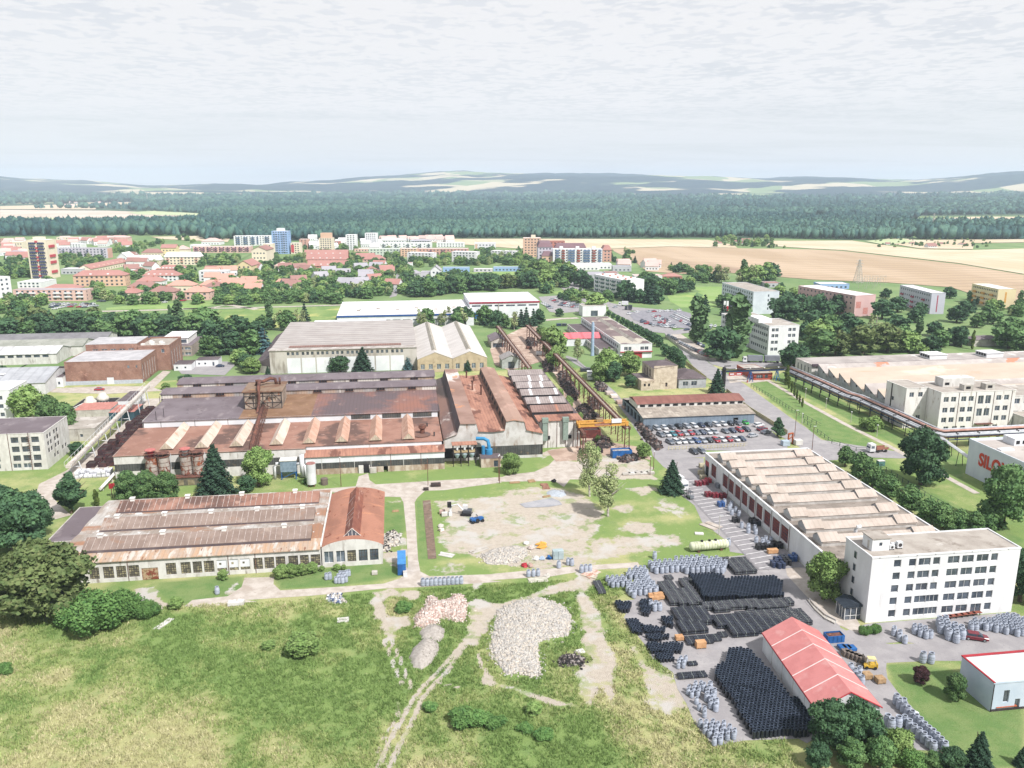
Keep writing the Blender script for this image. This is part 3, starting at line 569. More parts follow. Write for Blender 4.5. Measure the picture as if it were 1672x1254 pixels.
# == HALL WITH MONITOR ROOFS (front left)
def monitor_hall():
 x0,x1,y0,y1,h=-79.,-19.8,187.6,224.4,5.4
 t=thing('workshop_hall','long low workshop hall with three ribbed roof monitors and factory windows facing the meadow','factory hall',(x0,y0))
 W,D=x1-x0,y1-y0
 wins=[]; whites=[]
 for a,b in((580,645),(670,740),(755,820),(835,905),(1078,1145),(1175,1240),(1253,1313),(1325,1392)):wins.append((PX('i',a,y0,2.5)-x0,PX('i',b,y0,2.5)-x0,.9,3.9))
 for a,b in((1410,1475),(1490,1550),(1562,1625)):whites.append((PX('i',a,y0,2.5)-x0,PX('i',b,y0,2.5)-x0,1.0,3.9))
 for a,b in((55,115),(127,190),(200,262),(283,345),(358,415),(428,490)):wins.append((PX('j',a,y0,2.5)-x0,PX('j',b,y0,2.5)-x0,.9,3.9))
 door=(PX('i',922,y0,1.5)-x0,PX('i',1030,y0,1.5)-x0,0.,3.0)
 ww=[(3+i*4.2,5.4+i*4.2,1,3.6)for i in range(4)]
 mb=MB(); mb.wall((0,0),(W,0),0,h,wins+whites+[door],.3); mb.wall((W,D),(0,D),0,h); mb.wall((0,D),(0,0),0,h); mb.wall((W,0),(W,D),0,h)
 Pt('wall',mb,WPL,t); place_windows(t,(0,0),(W,0),wins,'grid',.3)
 for o_ in whites:
  p_=MB(); p_.box(o_[0],.2,1.75,o_[1],.28,o_[3]); q=MB(); q.box(o_[0],.22,o_[2],o_[1],.29,1.75); q.box(o_[0]+.5,.17,2.6,o_[0]+1.0,.2,3.1)
  w_=Pt('window',q,GRIDP,t,'window boarded over in white'); Pt('white_panel',p_,WPAN,w_)
 d_=MB(); d_.box(door[0],.15,0,(door[0]+door[1])/2-.03,.24,3); d_.box((door[0]+door[1])/2+.03,.15,0,door[1],.24,3)
 Pt('door',d_,mat('rust_eaten_door',K('8d4a3a'),K('b9a184'),s=1.2,lo=.45,hi=.55,c3=K('7b7048'),s3=1.5,fine=.2),t,'rusty double door')
 for u in(15.2,37.8,44.):
  p_=MB(); p_.tube([(u,-.12,0),(u,-.12,h)],.07,6); Pt('downpipe',p_,RSTS,t)
 # low roofs: shallow vaults in each bay between the monitors
 r=MB()
 r.add([(-.3,-.5,h),(W,-.5,h),(W,4,h+.9),(-.3,4,h+.9),(-.3,-.5,h-.18),(W,-.5,h-.18)],[(0,1,2,3),(4,5,1,0)]); Pt('roof',r,RSTY,t,'orange streaked eaves roof')
 r=MB(); n=10
 pr=[(4.0+(D-3.6)*i/60,h+.9+.42*math.sin(math.pi*((4+(D-3.6)*i/60-4)/11.2%1)))for i in range(61)]
 vs=[(x_,y_,z_)for x_ in(-.3,W)for y_,z_ in pr]; r.add(vs,[(i,61+i,62+i,i+1)for i in range(60)]); Pt('roof',r,mat('patched_silver_roof',K('c4c0bc'),K('a5998f'),s=.25,st=(1,.6,1),c3=K('a87f66'),s3=.08,st3=(.5,1.4,1),t3=(.46,.56),c4=K('e0dedc'),s4=.5,corr=('x',1.1,.2),fine=.16),t)
 for k,(ya,xa,xb)in enumerate(((3.2,4.2,W-2.4),(15.2,4.4,W-2.7),(27.0,4.7,W-2.5))):
  zb=h+.9+.1
  m_=MB(); m_.prof([(ya,zb-.3),(ya,zb+.4),(ya+4.4,zb+1.9),(ya+5.0,zb-.3)],xa,xb,'x'); mo=Pt('roof_monitor',m_,RSTM if k==2 else ASB,t)
  s_=MB(); 
  for i in range(int((xb-xa)/1.45)):
   X_=xa+.6+i*1.45+R.uniform(-.1,.1)
   s_.add([(X_,ya-.02,zb+.43),(X_+.12,ya-.02,zb+.43),(X_+.12,ya+4.4,zb+1.93),(X_,ya+4.4,zb+1.93)],[(0,1,2,3)])
  Pt('pale_seam',s_,mat('seam_metal',K('c9bdb8'),K('a39692'),s=2),mo)
  g_=MB(); g_.box(xa,ya-.06,zb-.3,xb,ya+.0,zb+.3); Pt('glazing_or_dark_band',g_,DKR,mo)  # dark strip painted for the shadow line at the foot of each monitor
  for i in range(4 if k!=1 else 5):
   X_=xa+2.5+i*(xb-xa-4)/(3.4 if k!=1 else 4.2)
   v_=MB(); v_.box(X_,ya+3.9,zb+1.7,X_+1.1,ya+4.9,zb+2.5); v_.box(X_-.12,ya+3.75,zb+2.5,X_+1.22,ya+5.05,zb+2.62); Pt('roof_vent',v_,BEIGE,mo)
 for X_,yy in((17.5,.6),(22.5,1.0),(44,2.0),(48,.8)):
  v_=MB(); v_.add([(X_,yy,h+.16+.1),(X_+.7,yy+.1,h+.18+.1),(X_+1.2,yy+2.9,h+.75+.15),(X_+.5,yy+2.9,h+.75+.15)],[(0,1,2,3)]); Pt('roof_patch',v_,GRC,t)
 # annex to the west
 block('store_annex','low annex with a flat dark felt roof, at the wooded end of the workshop hall','annex',(-87.2,202.5),8.1,23,4.4,GRC,GREYR,{'W':rows(3,1,1.6,1.6,4,5)},par=.15)
 # arched bay
 x0b,x1b=-19.55,-5.1; Wb=x1b-x0b
 t=thing('arched_bay','arch-fronted bay with a rusty barrel roof and a ridge skylight, end of the workshop hall','factory hall',(x0b,188.3))
 wins=[(PX('j',a,188.3,2.6)-x0b,PX('j',b,188.3,2.6)-x0b,1.1,4.1)for a,b in((515,575),(593,650),(665,722),(740,797),(812,868))]
 mb=MB(); mb.wall((0,0),(Wb,0),0,5.2,wins,.3); mb.wall((Wb,0),(Wb,35.7),0,5.2,[(3+i*5,6+i*5,1.2,3.8)for i in range(6)],.25); mb.wall((Wb,35.7),(0,35.7),0,5.2); mb.wall((0,35.7),(0,0),0,5.9)
 arc=[(Wb*i/14,5.2+1.75*math.sin(math.pi*i/14)**.75)for i in range(15)]
 mb.add([(0,0,5.2)]+[(a,0,b)for a,b in arc]+[(Wb,0,5.2)],[tuple(range(17))]); Pt('wall',mb,WPL,t)
 for i,k in enumerate(('pale','pale','grid','griddark','griddark')):place_windows(t,(0,0),(Wb,0),[wins[i]],k,.3)
 place_windows(t,(Wb,0),(Wb,35.7),[(3+i*5,6+i*5,1.2,3.8)for i in range(6)],'grid',.25)
 r=MB(); top=[(a,b-.12)for a,b in arc]; top[0]=(-.3,5.1); top[-1]=(Wb+.35,5.1)
 r.prof(top+[(a,b-.15)for a,b in top[::-1]],.12,35.9,'y'); Pt('roof',r,mat('rust_barrel_roof',K('b5816c'),K('a27361'),s=.2,st=(1,.5,1),c3=K('c48b6e'),s3=.3,st3=(.5,1.6,1),c4=K('8a5242'),s4=.5,corr=('y',1.0,.12),fine=.16),t)
 c=MB(); c.box(-.32,.1,5.4,.05,35.9,6.0); Pt('parapet',c,BEIGE,t)
 s_=MB(); a=Wb/2; s_.prof([(a-2.1,6.5),(a,8.7),(a+2.1,6.5)],2.6,31.5,'y'); sk=Pt('ridge_skylight',s_,mat('rusty_skylight',K('96604f'),K('835045'),s=.4,c3=K('c9a999'),s3=.5,st3=(3,.3,1),fine=.14),t)
 g_=MB(); g_.add([(a-1.9,2.56,6.6),(a+1.9,2.56,6.6),(a,2.56,8.5)],[(0,1,2)]); Pt('gable_glazing',g_,GLASS,sk)
 f_=MB()
 for q in(-1,0,1):f_.box(a+q*.9-.07,2.5,6.6,a+q*.9+.07,2.54,8.4-abs(q)*.95)
 f_.bar((a-2.2,2.5,6.55),(a+2.2,2.5,6.55),.12); f_.bar((a-2.2,2.5,6.55),(a,2.5,8.7),.12); f_.bar((a+2.2,2.5,6.55),(a,2.5,8.7),.12); Pt('gable_frame',f_,WPL,sk)
 for yy in(9,12,15.5,24):v_=MB(); v_.add([(a-2.0,yy,6.68),(a-2.0,yy+.25,6.68),(a-.05,yy+.95,8.72),(a-.05,yy+.7,8.72)],[(0,1,2,3)]); Pt('pale_flashing',v_,WPL,sk)
monitor_hall()
# == MAIN FOUNDRY HALL
def foundry():
 X0,X1=-88.2,14.2; t=thing('foundry_hall','huge red-brown roofed foundry hall in white-banded tiers, behind the workshop hall','factory hall',(X0,256)); o=ORG[t]
 def B():return MB(o)
 # front aisle
 w_=B(); w_.wall((-30,255.8),(X1,255.8),0,1.9,[(15.2+9.3,16.6+9.3,0,1.9)],.4); w_.wall((-30,259.9),(-30,255.8),0,6.2); w_.wall((X1,255.8),(X1,260),0,6.4); Pt('wall',w_,mat('stained_plinth',K('cfc3b6'),K('a8937f'),s=.5,st=(1,1,.4),c3=K('8f6d58'),s3=.4,st3=(1,1,.2)),t)
 w_=B(); w_.wall((-30,255.83),(X1,255.83),1.9,3.9); Pt('glazing_or_dark_band',w_,DGRN,t)
 w_=B(); w_.wall((-30,255.8),(X1,255.8),3.9,6.2); Pt('white_cladding',w_,WPAN,t)
 for u in(-25,-14.8,-9.5,-3.2,.9,6.5):
  p_=B(); p_.box(u,255.72,1.5 if u!=-3.2 else 0,u+.14,255.79,6.2); Pt('downpipe',p_,RSTS if u in(-3.2,6.5)else WPL,t)
 r=B(); r.add([(-30.3,255.3,6.15),(X1+.2,255.3,6.15),(X1+.2,260,7.1),(-30.3,260,7.1),(-30.3,255.3,6.0),(X1+.2,255.3,6.0)],[(0,1,2,3),(4,5,1,0)]); Pt('roof',r,RSTO,t,'rust red lean-to roof')
 w_=B(); w_.wall((-30,260),(X1-.6,260),6.2,8.45); Pt('white_cladding',w_,WPAN,t)
 # west front behind the silos
 w_=B(); w_.wall((X0,258.3),(-30,258.3),3.2,5.6,(),.4); Pt('glazing_or_dark_band',w_,DGRN,t)
 w_=B(); w_.wall((X0,258.25),(-30,258.25),5.6,8.4); w_.wall((X0,258.25),(-30,258.25),0,3.2); w_.wall((X0,287),(X0,258.25),0,8.6); Pt('wall',w_,WPL,t)
 w_=B(); w_.wall((X1,260),(X1,337),0,8.9); Pt('wall',w_,RSTM,t)
 # second tier roof
 r=B(); r.add([(X0-.3,258,8.35),(-30,258,8.35),(-30,259.7,8.45),(X1-.3,259.7,8.45),(X1-.3,286.2,9.2),(X0-.3,286.2,9.2),(X0-.3,258,8.2),(-30,258,8.2),(X1-.3,259.7,8.3),(-30,259.7,8.3)],[(0,1,2,3,4,5),(6,7,1,0),(9,8,3,2)]); Pt('roof',r,RSTM,t)
 # ridge lanterns on the second tier
 fr=[('e',1090,1030),('e',1310,1030),('e',1530,1030),('f',198,1020),('f',412,1008),('f',626,996),('f',848,985),('f',1062,972)]
 for v,x,y in fr:
  gx=G(v,x,y,9.2)[0]
  l_=B(); l_.prof([(gx-2.1,8.9),(gx,11.1),(gx+2.1,8.9)],261.5,285.6,'y'); lo=Pt('roof_lantern',l_,PALEC2 if v=='e' or x<300 else mat('salmon_lantern_roof',K('d5b29f'),K('c79f8a'),s=.25,c3=K('b98d77'),s3=.3,corr=('y',1.3,.14)),t)
  g_=B(); g_.add([(gx-1.8,261.45,9.0),(gx+1.8,261.45,9.0),(gx,261.45,10.9)],[(0,1,2)]); Pt('gable_glazing',g_,CRM,lo)
 # round vent with soot
 v_=B(); v_.lathe([(.8,8.8),(.8,10.3),(1.3,10.7),(1.2,11.6),(.4,12.0)],12,(7.6,268,0)); Pt('roof_fan',v_,RSTS,t)
 sm=B(); sm.lathe([(3.2,8.82)],16,(7.2,266.6,0)); sm.f=[tuple(range(16))]; sm.m=[0]; Pt('soot_stain',sm,mat('soot',K('6b5a58'),K('85655a'),s=.4),t)
 for gx,gy in((9.5,275.5),(11.4,264.5),(-18,276)):v_=B(); v_.tube([(gx,gy,8.8),(gx,gy,10.1)],.25,8); Pt('roof_vent',v_,DKST,t)
 # white wall between tiers
 w_=B(); w_.wall((X0+1.5,286.2),(X1-.5,286.2),8.9,11.5); Pt('white_cladding',w_,WPAN,t)
 for a,b in((5,14.6),(690,815),(892,1015),(1092,1213)):
  if a==5:continue
  g_=B(); g_.box(PX('f',a,286.1,10.4),286.08,9.5,PX('f',b,286.1,10.4),286.16,11.35); Pt('glazing_or_dark_band',g_,DGRN,t)
 for x in(1045,1265,1480):g_=B(); xx=PX('e',x,286,10); g_.box(xx,286.1,8.9,xx+.12,286.16,11.5); Pt('downpipe',g_,DKST,t)
 # upper roof, left grey, right red-brown
 def up(a,b,m):r=B(); r.add([(a,285.8,11.45),(b,285.8,11.45),(b,314.6,12.3),(a,314.6,12.3),(a,285.8,11.25),(b,285.8,11.25)],[(0,1,2,3),(4,5,1,0)]); Pt('roof',r,m,t)
 up(X0+1,-55.2,GREYR); up(-55.2,-30.6,mat('ochre_patched_roof',K('96765f'),K('86674f'),s=.15,c3=K('a98a6b'),s3=.2)); up(-30.6,X1+.4,mat('stained_red_roof',K('866a68'),K('9a6d60'),s=.08,st=(1,.7,1),c3=K('6e6064'),s3=.05,t3=(.48,.58),c4=K('a3857c'),s4=.3,corr=('x',1.3,.2),fine=.12))
 w_=B(); w_.wall((X1+.2,285.9),(X1+.2,314.6),8.5,12); w_.wall((X0+1.2,314.6),(X0+1.2,286),0,11.9); Pt('wall',w_,WPL,t)
 # two clerestories
 for z0,z1,y0,y1,xa in((12.1,14.0,314.6,324,X0),(12.3,15.0,326.4,337,-85)):
  c=B(); c.wall((xa,y0),(X1+.5,y0),z0,z1); c.wall((X1+.5,y0),(X1+.5,y1),z0-3,z1+.6); c.wall((xa,y1),(xa,y0),z0-3,z1+.6); c.wall((X1+.5,y1),(xa,y1),z0-3,z1+.3)
  cl=Pt('clerestory',c,mat('weathered_clerestory',K('c2a48c'),K('a7a4a4'),s=.12,st=(1,1,.1),c3=K('8a7567'),s3=.25,st3=(1,1,.1),corr=('x',1.0,.3),c4=K('dcd6cf'),s4=.07,t4=(.5,.54)),t)
  r=B(); r.add([(xa-.3,y0-.4,z1),(X1+.8,y0-.4,z1),(X1+.8,y0+(y1-y0)*.45,z1+.9),(xa-.3,y0+(y1-y0)*.45,z1+.9),(X1+.8,y1,z1+.3),(xa-.3,y1,z1+.3),(xa-.3,y0-.4,z1-.15),(X1+.8,y0-.4,z1-.15)],[(0,1,2,3),(3,2,4,5),(6,7,1,0)]); Pt('clerestory_roof',r,GREYR,cl)
  for i in range(9):
   xx=xa+8+i*12.0-(2 if z1>14.5 else 0)
   if xx>X1-3 or(-58<xx<-40 and z1<14.5):continue
   v_=B(); v_.box(xx,y0-.28,z0+.75,xx+3.0,y0-.02,z1-.25); v=Pt('louvre_window',v_,BLK,cl)
   f_=B(); [f_.box(xx+k*1.0-.06,y0-.34,z0+.7,xx+k*1.0+.06,y0-.29,z1-.2)for k in range(4)]; f_.box(xx-.3,y0-.4,z0+.5,xx+3.3,y0-.3,z0+.7); Pt('window_frame',f_,RSTS,v)
 r=B(); r.box(X0,324,11.6,X1+.4,326.4,12.2); Pt('valley_gutter',r,DKR,t)
 w_=B(); w_.wall((X1+.4,337),(X0+3,337),0,12); Pt('wall',w_,WPL,t)
 for x,y in((1055,725),(1040,740),(1065,820),(1015,840)):
  gx,gy=G('e',x,y+10,12); v_=B(); v_.tube([(gx,gy,11.4),(gx,gy,14.6)],.1,6); Pt('vent_pipe',v_,DKST,t)
 # rusty conveyor tower on the roof
 tw=thing('charging_tower','rusty steel-framed charging tower on the foundry roof, pipes curling over its top','tower',(-54.8,296.5,11.6)); o2=ORG[tw]
 TP=mat('patched_tower_panels',K('b8a99a'),K('8f8075'),s=.4,c3=K('6b5a52'),s3=.6,c4=K('9a6f58'),s4=.5)
 w_=MB(); w_.wall((0,0),(13,0),0,6.4,[(1.6,5.2,2.9,4.6),(7.4,8.4,3.2,4.5),(8.7,9.7,3.2,4.5),(10,11,3.2,4.5)],.6); w_.wall((13,0),(13,14),0,6.4); w_.wall((13,14),(0,14),0,6.4); w_.wall((0,14),(0,0),0,6.4); w_.box(.7,.61,0,12.5,.65,6); Pt('wall',w_,TP,tw)
 r=MB(); r.box(-.6,-.6,6.4,13.6,14.6,6.7); Pt('roof',r,mat('mossy_rust_roof',K('95806e'),K('7f5f4c'),s=.25,c3=K('b08a5e'),s3=.2),tw)
 f_=MB()
 for x in(0,3.2,6.5,9.8,13):f_.bar((x,-.08,0),(x,-.08,6.4),.22)
 for z in(0.2,2.4,4.9):f_.bar((0,-.08,z),(13,-.08,z),.2)
 for x in(0,6.5):f_.bar((x,-.09,2.4),(x+3.2,-.09,6.3),.14); f_.bar((x+3.2,-.09,6.3),(x+6.5,-.09,2.4),.14); f_.bar((x,-.09,2.4),(x+3.2,-.09,.2),.14); f_.bar((x+3.2,-.09,.2),(x+6.5,-.09,2.4),.14)
 Pt('steel_frame',f_,DKST,tw)
 p_=MB(); p_.tube([(10,11,6.7),(9.6,11,8.6),(8,10.4,9.0),(5.6,9,8.2),(4.6,7,8.6),(5,3,8.8),(5.4,-.6,8.0),(5.4,-1.4,5),(5.3,-3.4,1),(4.6,-8,-2.3)],.6,10); p_.tube([(3,9,6.7),(3.3,8.6,8.6),(4.8,8,8.6)],.6,10); p_.tube([(11.4,10,6.7),(11.4,10,9.3)],.35,8); Pt('exhaust_pipe',p_,RSTS,tw,smooth=True)
 cv=thing('inclined_conveyor','rusty inclined conveyor with a catwalk descending the foundry roof from the tower','conveyor',(-47,296,0)); o3=ORG[cv]
 a0=(*G('f',118,760,13),13.); a1=(*G('f',45,1020,9.4),9.4)
 c=MB(o3); c.tube([a0,((a0[0]+a1[0])/2,(a0[1]+a1[1])/2,11.6),a1,(a1[0]-.5,a1[1]-3,6)],.75,8); Pt('duct',c,RSTS,cv,smooth=True)
 c=MB(o3)
 for q in range(12):k=q/11; x_,y_,z_=[a0[i]*(1-k)+a1[i]*k for i in range(3)]; c.bar((x_+1.1,y_,z_-1.5),(x_+1.1,y_,z_+1),.1); c.bar((x_+1.9,y_,z_-1.5),(x_+1.9,y_,z_+1),.1)
 for dx in(1.1,1.9):c.bar((a0[0]+dx,a0[1],a0[2]+1),(a1[0]+dx,a1[1],a1[2]+1),.1); c.bar((a0[0]+dx,a0[1],a0[2]-.3),(a1[0]+dx,a1[1],a1[2]-.3),.2)
 Pt('catwalk',c,RSTS,cv)
foundry()
# == RUSTY DOUBLE-MONITOR BAY
def rusty_bay():
 t=thing('rusty_bay','bright rust-streaked hall with two long raised monitors, running away beside the foundry','factory hall',(13.8,263.2)); o=ORG[t]; B=lambda:MB(o)
 yf,yb=263.2,347.
 P_=[(14.4,8.0),(19,9.6),(20,13.0),(25.4,12.9),(26.1,10.2),(30.7,9.8),(35,10.2),(35.5,13.2),(38.2,13.6),(41.6,12.9),(42.3,10),(48,8.6)]
 w_=B(); w_.wall((14.4,yf),(48,yf),4.6,8.0); w_.wall((14.4,yf),(48,yf),0,1.0); w_.wall((48,yf),(48,yb),0,8.6); w_.wall((14.4,yb),(14.4,yf),0,8)
 w_.add([(14.4,yf,8.0)]+[(a,yf,b)for a,b in P_[1:]]+[(48,yf,8.0)],[tuple(range(len(P_)+1))]); Pt('wall',w_,mat('pale_gable_panels',K('d5d4d3'),K('c2bfbc'),s=.3,c3=K('9f8c7e'),s3=.5,st3=(1,1,.25)),t)
 w_=B(); w_.wall((28,yf+.03),(47.6,yf+.03),1.0,4.6); Pt('glazing_or_dark_band',w_,DGRN,t)
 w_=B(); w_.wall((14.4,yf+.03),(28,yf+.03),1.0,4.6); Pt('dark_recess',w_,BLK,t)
 def seg(i0,i1,m,name,ya=yf-.5,yb_=yb,lab=None):
  r=B(); pts=P_[i0:i1+1]; r.prof([(a,b+.1)for a,b in pts]+[(a,b-.08)for a,b in pts[::-1]],ya,yb_,'y'); return Pt(name,r,m,t,lab)
 RD=mat('sooty_rust_roof',K('94756b'),K('776260'),s=.06,st=(1,.5,1),c3=K('59504f'),s3=.045,st3=(1,.4,1),t3=(.45,.56),c4=K('d1c8c3'),s4=.07,t4=(.6,.68),corr=('y',1.4,.15),fine=.16)
 seg(0,1,RD,'roof',yf-.6); seg(1,2,DKR,'monitor_side',yf-.1); seg(2,3,mat('pale_patched_monitor_roof',K('a88a7e'),K('96786c'),s=.08,c3=K('e4dad4'),s3=.055,st3=(1,.5,1),t3=(.56,.64),c4=K('c78f6c'),s4=.12),'monitor_roof'); seg(3,4,DKR,'monitor_side',yf-.1)
 seg(4,6,RSTO,'roof',yf-.6); seg(6,7,mat('streaked_monitor_side',K('8f7263'),K('786055'),s=.3,corr=('y',2.,.3)),'monitor_side',yf-.2); seg(7,9,mat('worn_rust_roof',K('b39485'),K('a08173'),s=.12,st=(1,.5,1),c3=K('c3a193'),s3=.2,c4=K('bf9079'),s4=.1,corr=('y',1.4,.15)),'monitor_roof',yf-.4); seg(9,10,DKR,'monitor_side',yf-.2); seg(10,11,RSTO,'roof',yf-.6)
 for q in range(11):
  yy=yf+6+q*7.2; g_=B(); g_.add([(35.06,yy,11.2),(35.06,yy+3.4,11.2),(35.33,yy+3.4,12.6),(35.33,yy,12.6)],[(3,2,1,0)]); Pt('monitor_window',g_,BLK,t)
 for x,y,z,h_ in((1440,570,10,2.4),(1478,650,10,3.4),(1535,680,10,3.6),(1487,590,10,1.5)):
  gx,gy=G('f',x,y+15,z); v_=B(); v_.tube([(gx,gy,9.7),(gx,gy,10+h_)],.32,8); v_.tube([(gx,gy,10+h_),(gx,gy,10.5+h_)],.5,8); Pt('roof_vent',v_,RSTS,t)
 # ribbed-shed block
 t=thing('skylight_block','pale-walled block with six ribbed shed skylights, between the rusty bay and the crane yard','factory hall',(48.3,273)); o=ORG[t]
 w_=B(); w_.wall((48.3,273),(63.4,273),0,9.9); w_.wall((63.4,273),(63.4,350),0,9.9); w_.wall((63.4,350),(48.3,350),0,9.9); w_.wall((48.3,350),(48.3,273),0,9.9); Pt('wall',w_,WPL,t)
 for q in(0,3.2,6.4,9.6,12.4,14.9):p_=B(); p_.box(48.35+q,272.86,0,48.5+q,272.97,9.8); Pt('pilaster',p_,RSTS,t)
 for q in(.9,8.2):p_=B(); p_.box(48.6+q,271.6,3,50.4+q,272.8,9.6); p_.box(48.4+q,271.4,9.6,50.6+q,272.9,11.2); Pt('air_duct',p_,mat('pale_green_duct',K('93a59b'),K('84958c')),t)
 for q in(2.4,10.):p_=B(); p_.box(48.6+q,272.6,3.2,50+q,272.95,4.4); Pt('hatch',p_,BLK,t)
 r=B(); r.box(47.9,272.4,9.9,63.9,280.4,10.1); Pt('roof',r,RSTO,t); r=B(); r.box(47.9,280.4,9.9,63.9,350.4,10.09); Pt('roof',r,DKR,t)
 for k,yy in enumerate((341,329.6,318.2,306.2,293.4,281.6)):
  s_=B(); s_.prof([(yy-.8,10.1),(yy-.8,11.0),(yy+4.2,12.3),(yy+4.5,10.1)],47.2,62.3,'x'); sk=Pt('shed_skylight',s_,mat('ribbed_asbestos',K('aba19f'),K('9b8f8d'),s=.3,corr=('x',.95,.45),fine=.1)if k<5 else mat('brown_ribbed_asbestos',K('9c827b'),K('8c716a'),s=.3,corr=('x',.95,.45)),t)
  g_=B(); g_.box(47.2,yy-.86,10.1,62.3,yy-.81,10.95); Pt('glazing_or_dark_band',g_,BLK,sk)  # dark strip added below each slope so the gaps between sheds look dark
  for q in{0:(),1:(6.6,11.6),2:(5.,9.6),3:(3.2,13.2),4:(4.,9.0),5:(8.8,)}[k]:
   g_=B(); g_.add([(47.4+q,yy-.84,11.03),(48.4+q,yy-.84,11.03),(48.4+q,yy+4.2,12.34),(47.4+q,yy+4.2,12.34)],[(0,1,2,3)]); Pt('white_strip',g_,WPAN if k<5 else RSTO,sk)
rusty_bay()
# == BIG WHITE HALL + TWO GABLED HALLS
def white_halls():
 y0=407.6; hi=[(a,b)for a,b in[(PX('f',x,y0,9.6),PX('f',x,y0,9.6)+1.25)for x in sum([[272+i*97+k*30 for k in range(3)]for i in range(8)],[])]]
 wins=[(a+61.8,b+61.8,9.0,10.6)for a,b in hi if b<9.0]
 t,r=block('long_white_hall','great pale hall with a ribbed roof and rows of small high windows','factory hall',(-61.8,y0),71.6,88.5,11.3,mat('pale_panel_wall',K('c9c5bf'),K('b8b3ac'),s=.2,st=(1,1,.4),c3=K('9d968d'),s3=.3,st3=(1,1,.2)),STRIPE,{'S':wins},roof='flat',par=0,kind='griddark',frames=False)
 for i in range(8):
  p_=MB(); a=PX('f',275+i*96,y0,4)+61.8; b=PX('f',363+i*96,y0,4)+61.8; p_.box(a,-.12,0,min(b,71),-.02,7.6); Pt('cladding_panel',p_,WPAN,t)
 p_=MB(); p_.box(-.4,-.5,11.42,72,5.5,11.6); Pt('eaves_band',p_,mat('stained_eaves',K('c3bdb8'),K('a39b95'),s=.3,c3=K('dedbd8'),s3=.4),t)
 p_=MB(); p_.box(8.5,6.5,11.5,64,11.5,11.68); Pt('rusty_skylight_strip',p_,mat('rusty_ribs',K('97786f'),K('84655d'),s=.2,corr=('x',1.2,.4)),t)
 p_=MB(); p_.box(14,87,11.42,56,90,11.9); Pt('white_ridge_strip',p_,WPAN,t)
 t=thing('lean_to_wing','dark-roofed lean-to along the side of the great pale hall','annex',(-70,y0))
 w_=MB(); w_.wall((0,6),(7.8,0),0,3.6); w_.wall((0,88),(0,6),0,3.6); Pt('wall',w_,GRC,t); r_=MB(); r_.add([(-.3,6,3.6),(8.1,0,3.6),(8.1,0,8.4),(8.1,88,8.4),(-.3,88,3.6)],[(0,1,2),(0,2,3,4)]); Pt('roof',r_,DKR,t)
 for k,x in enumerate((9.9,27.2)):
  t,r=block('gabled_store',('cream gabled warehouse with a pale ribbed roof, against the great pale hall','cream gabled warehouse with a pale ribbed roof, on the crane yard side of its twin')[k],'warehouse',(x,400.3),17.2,94,6.6,mat('cream_wall',K('c8b89d'),K('b9a98f'),s=.3,c3=K('a08f78'),s3=.4),SILV,{'S':rows(1.5,1.5,2,2.6,4,4)},'gy',3.4,kind='pale',over=.15)
  s_=MB(); s_.prof([(8.6-1.5,9.5),(8.6,11),(8.6+1.5,9.5)],6,91,'y'); Pt('ridge_skylight',s_,mat('ridge_glazing',K('b9b3a8'),K('aba599'),s=.3,corr=('y',1.5,.25)),t)
 BL=mat('blue_band',K('2d5ba3')); RB=mat('crimson_band',K('a8354a'))
 t,r=block('logistics_hall','low white logistics hall with a blue band under its flat roof','warehouse',(-38,543.5),88.5,66,7.4,WPAN,WROOF,{'S':rows(3,3.2,5,1,12,6.6)+[(57,61,0,4.4)]},par=.2,kind='plain')
 p_=MB(); p_.box(-.3,-.35,6.3,88.5,-.1,7.3); Pt('blue_band',p_,BL,t); p_=MB(); p_.box(84,-6,0,89,-.3,5.2); Pt('dock_porch',p_,WPAN,t)
 for i in range(6):v_=MB(); v_.box(12+i*13,18+8*(i%2),7.5,14.4+i*13,19.4+8*(i%2),8.2); Pt('roof_vent',v_,FLATR,t)
 t,r=block('high_bay_hall','taller white hall with a red band under its roof, joined to the low logistics hall','warehouse',(51,567),49,50,11.2,WPAN,WROOF,{'S':rows(1.5,8.1,6.2,1.1,6,8.0)},par=.3,kind='plain')
 p_=MB(); p_.box(-.3,-.35,10.3,49.4,-.12,11.4); Pt('red_band',p_,RB,t)
 p_=MB(); p_.box(20,-.6,0,20.5,-.15,10); Pt('downpipe',p_,GRC,t); p_=MB(); p_.box(3,-1.4,0,7.6,-.2,4.2); Pt('dock_door',p_,BLUEP,t)
white_halls()
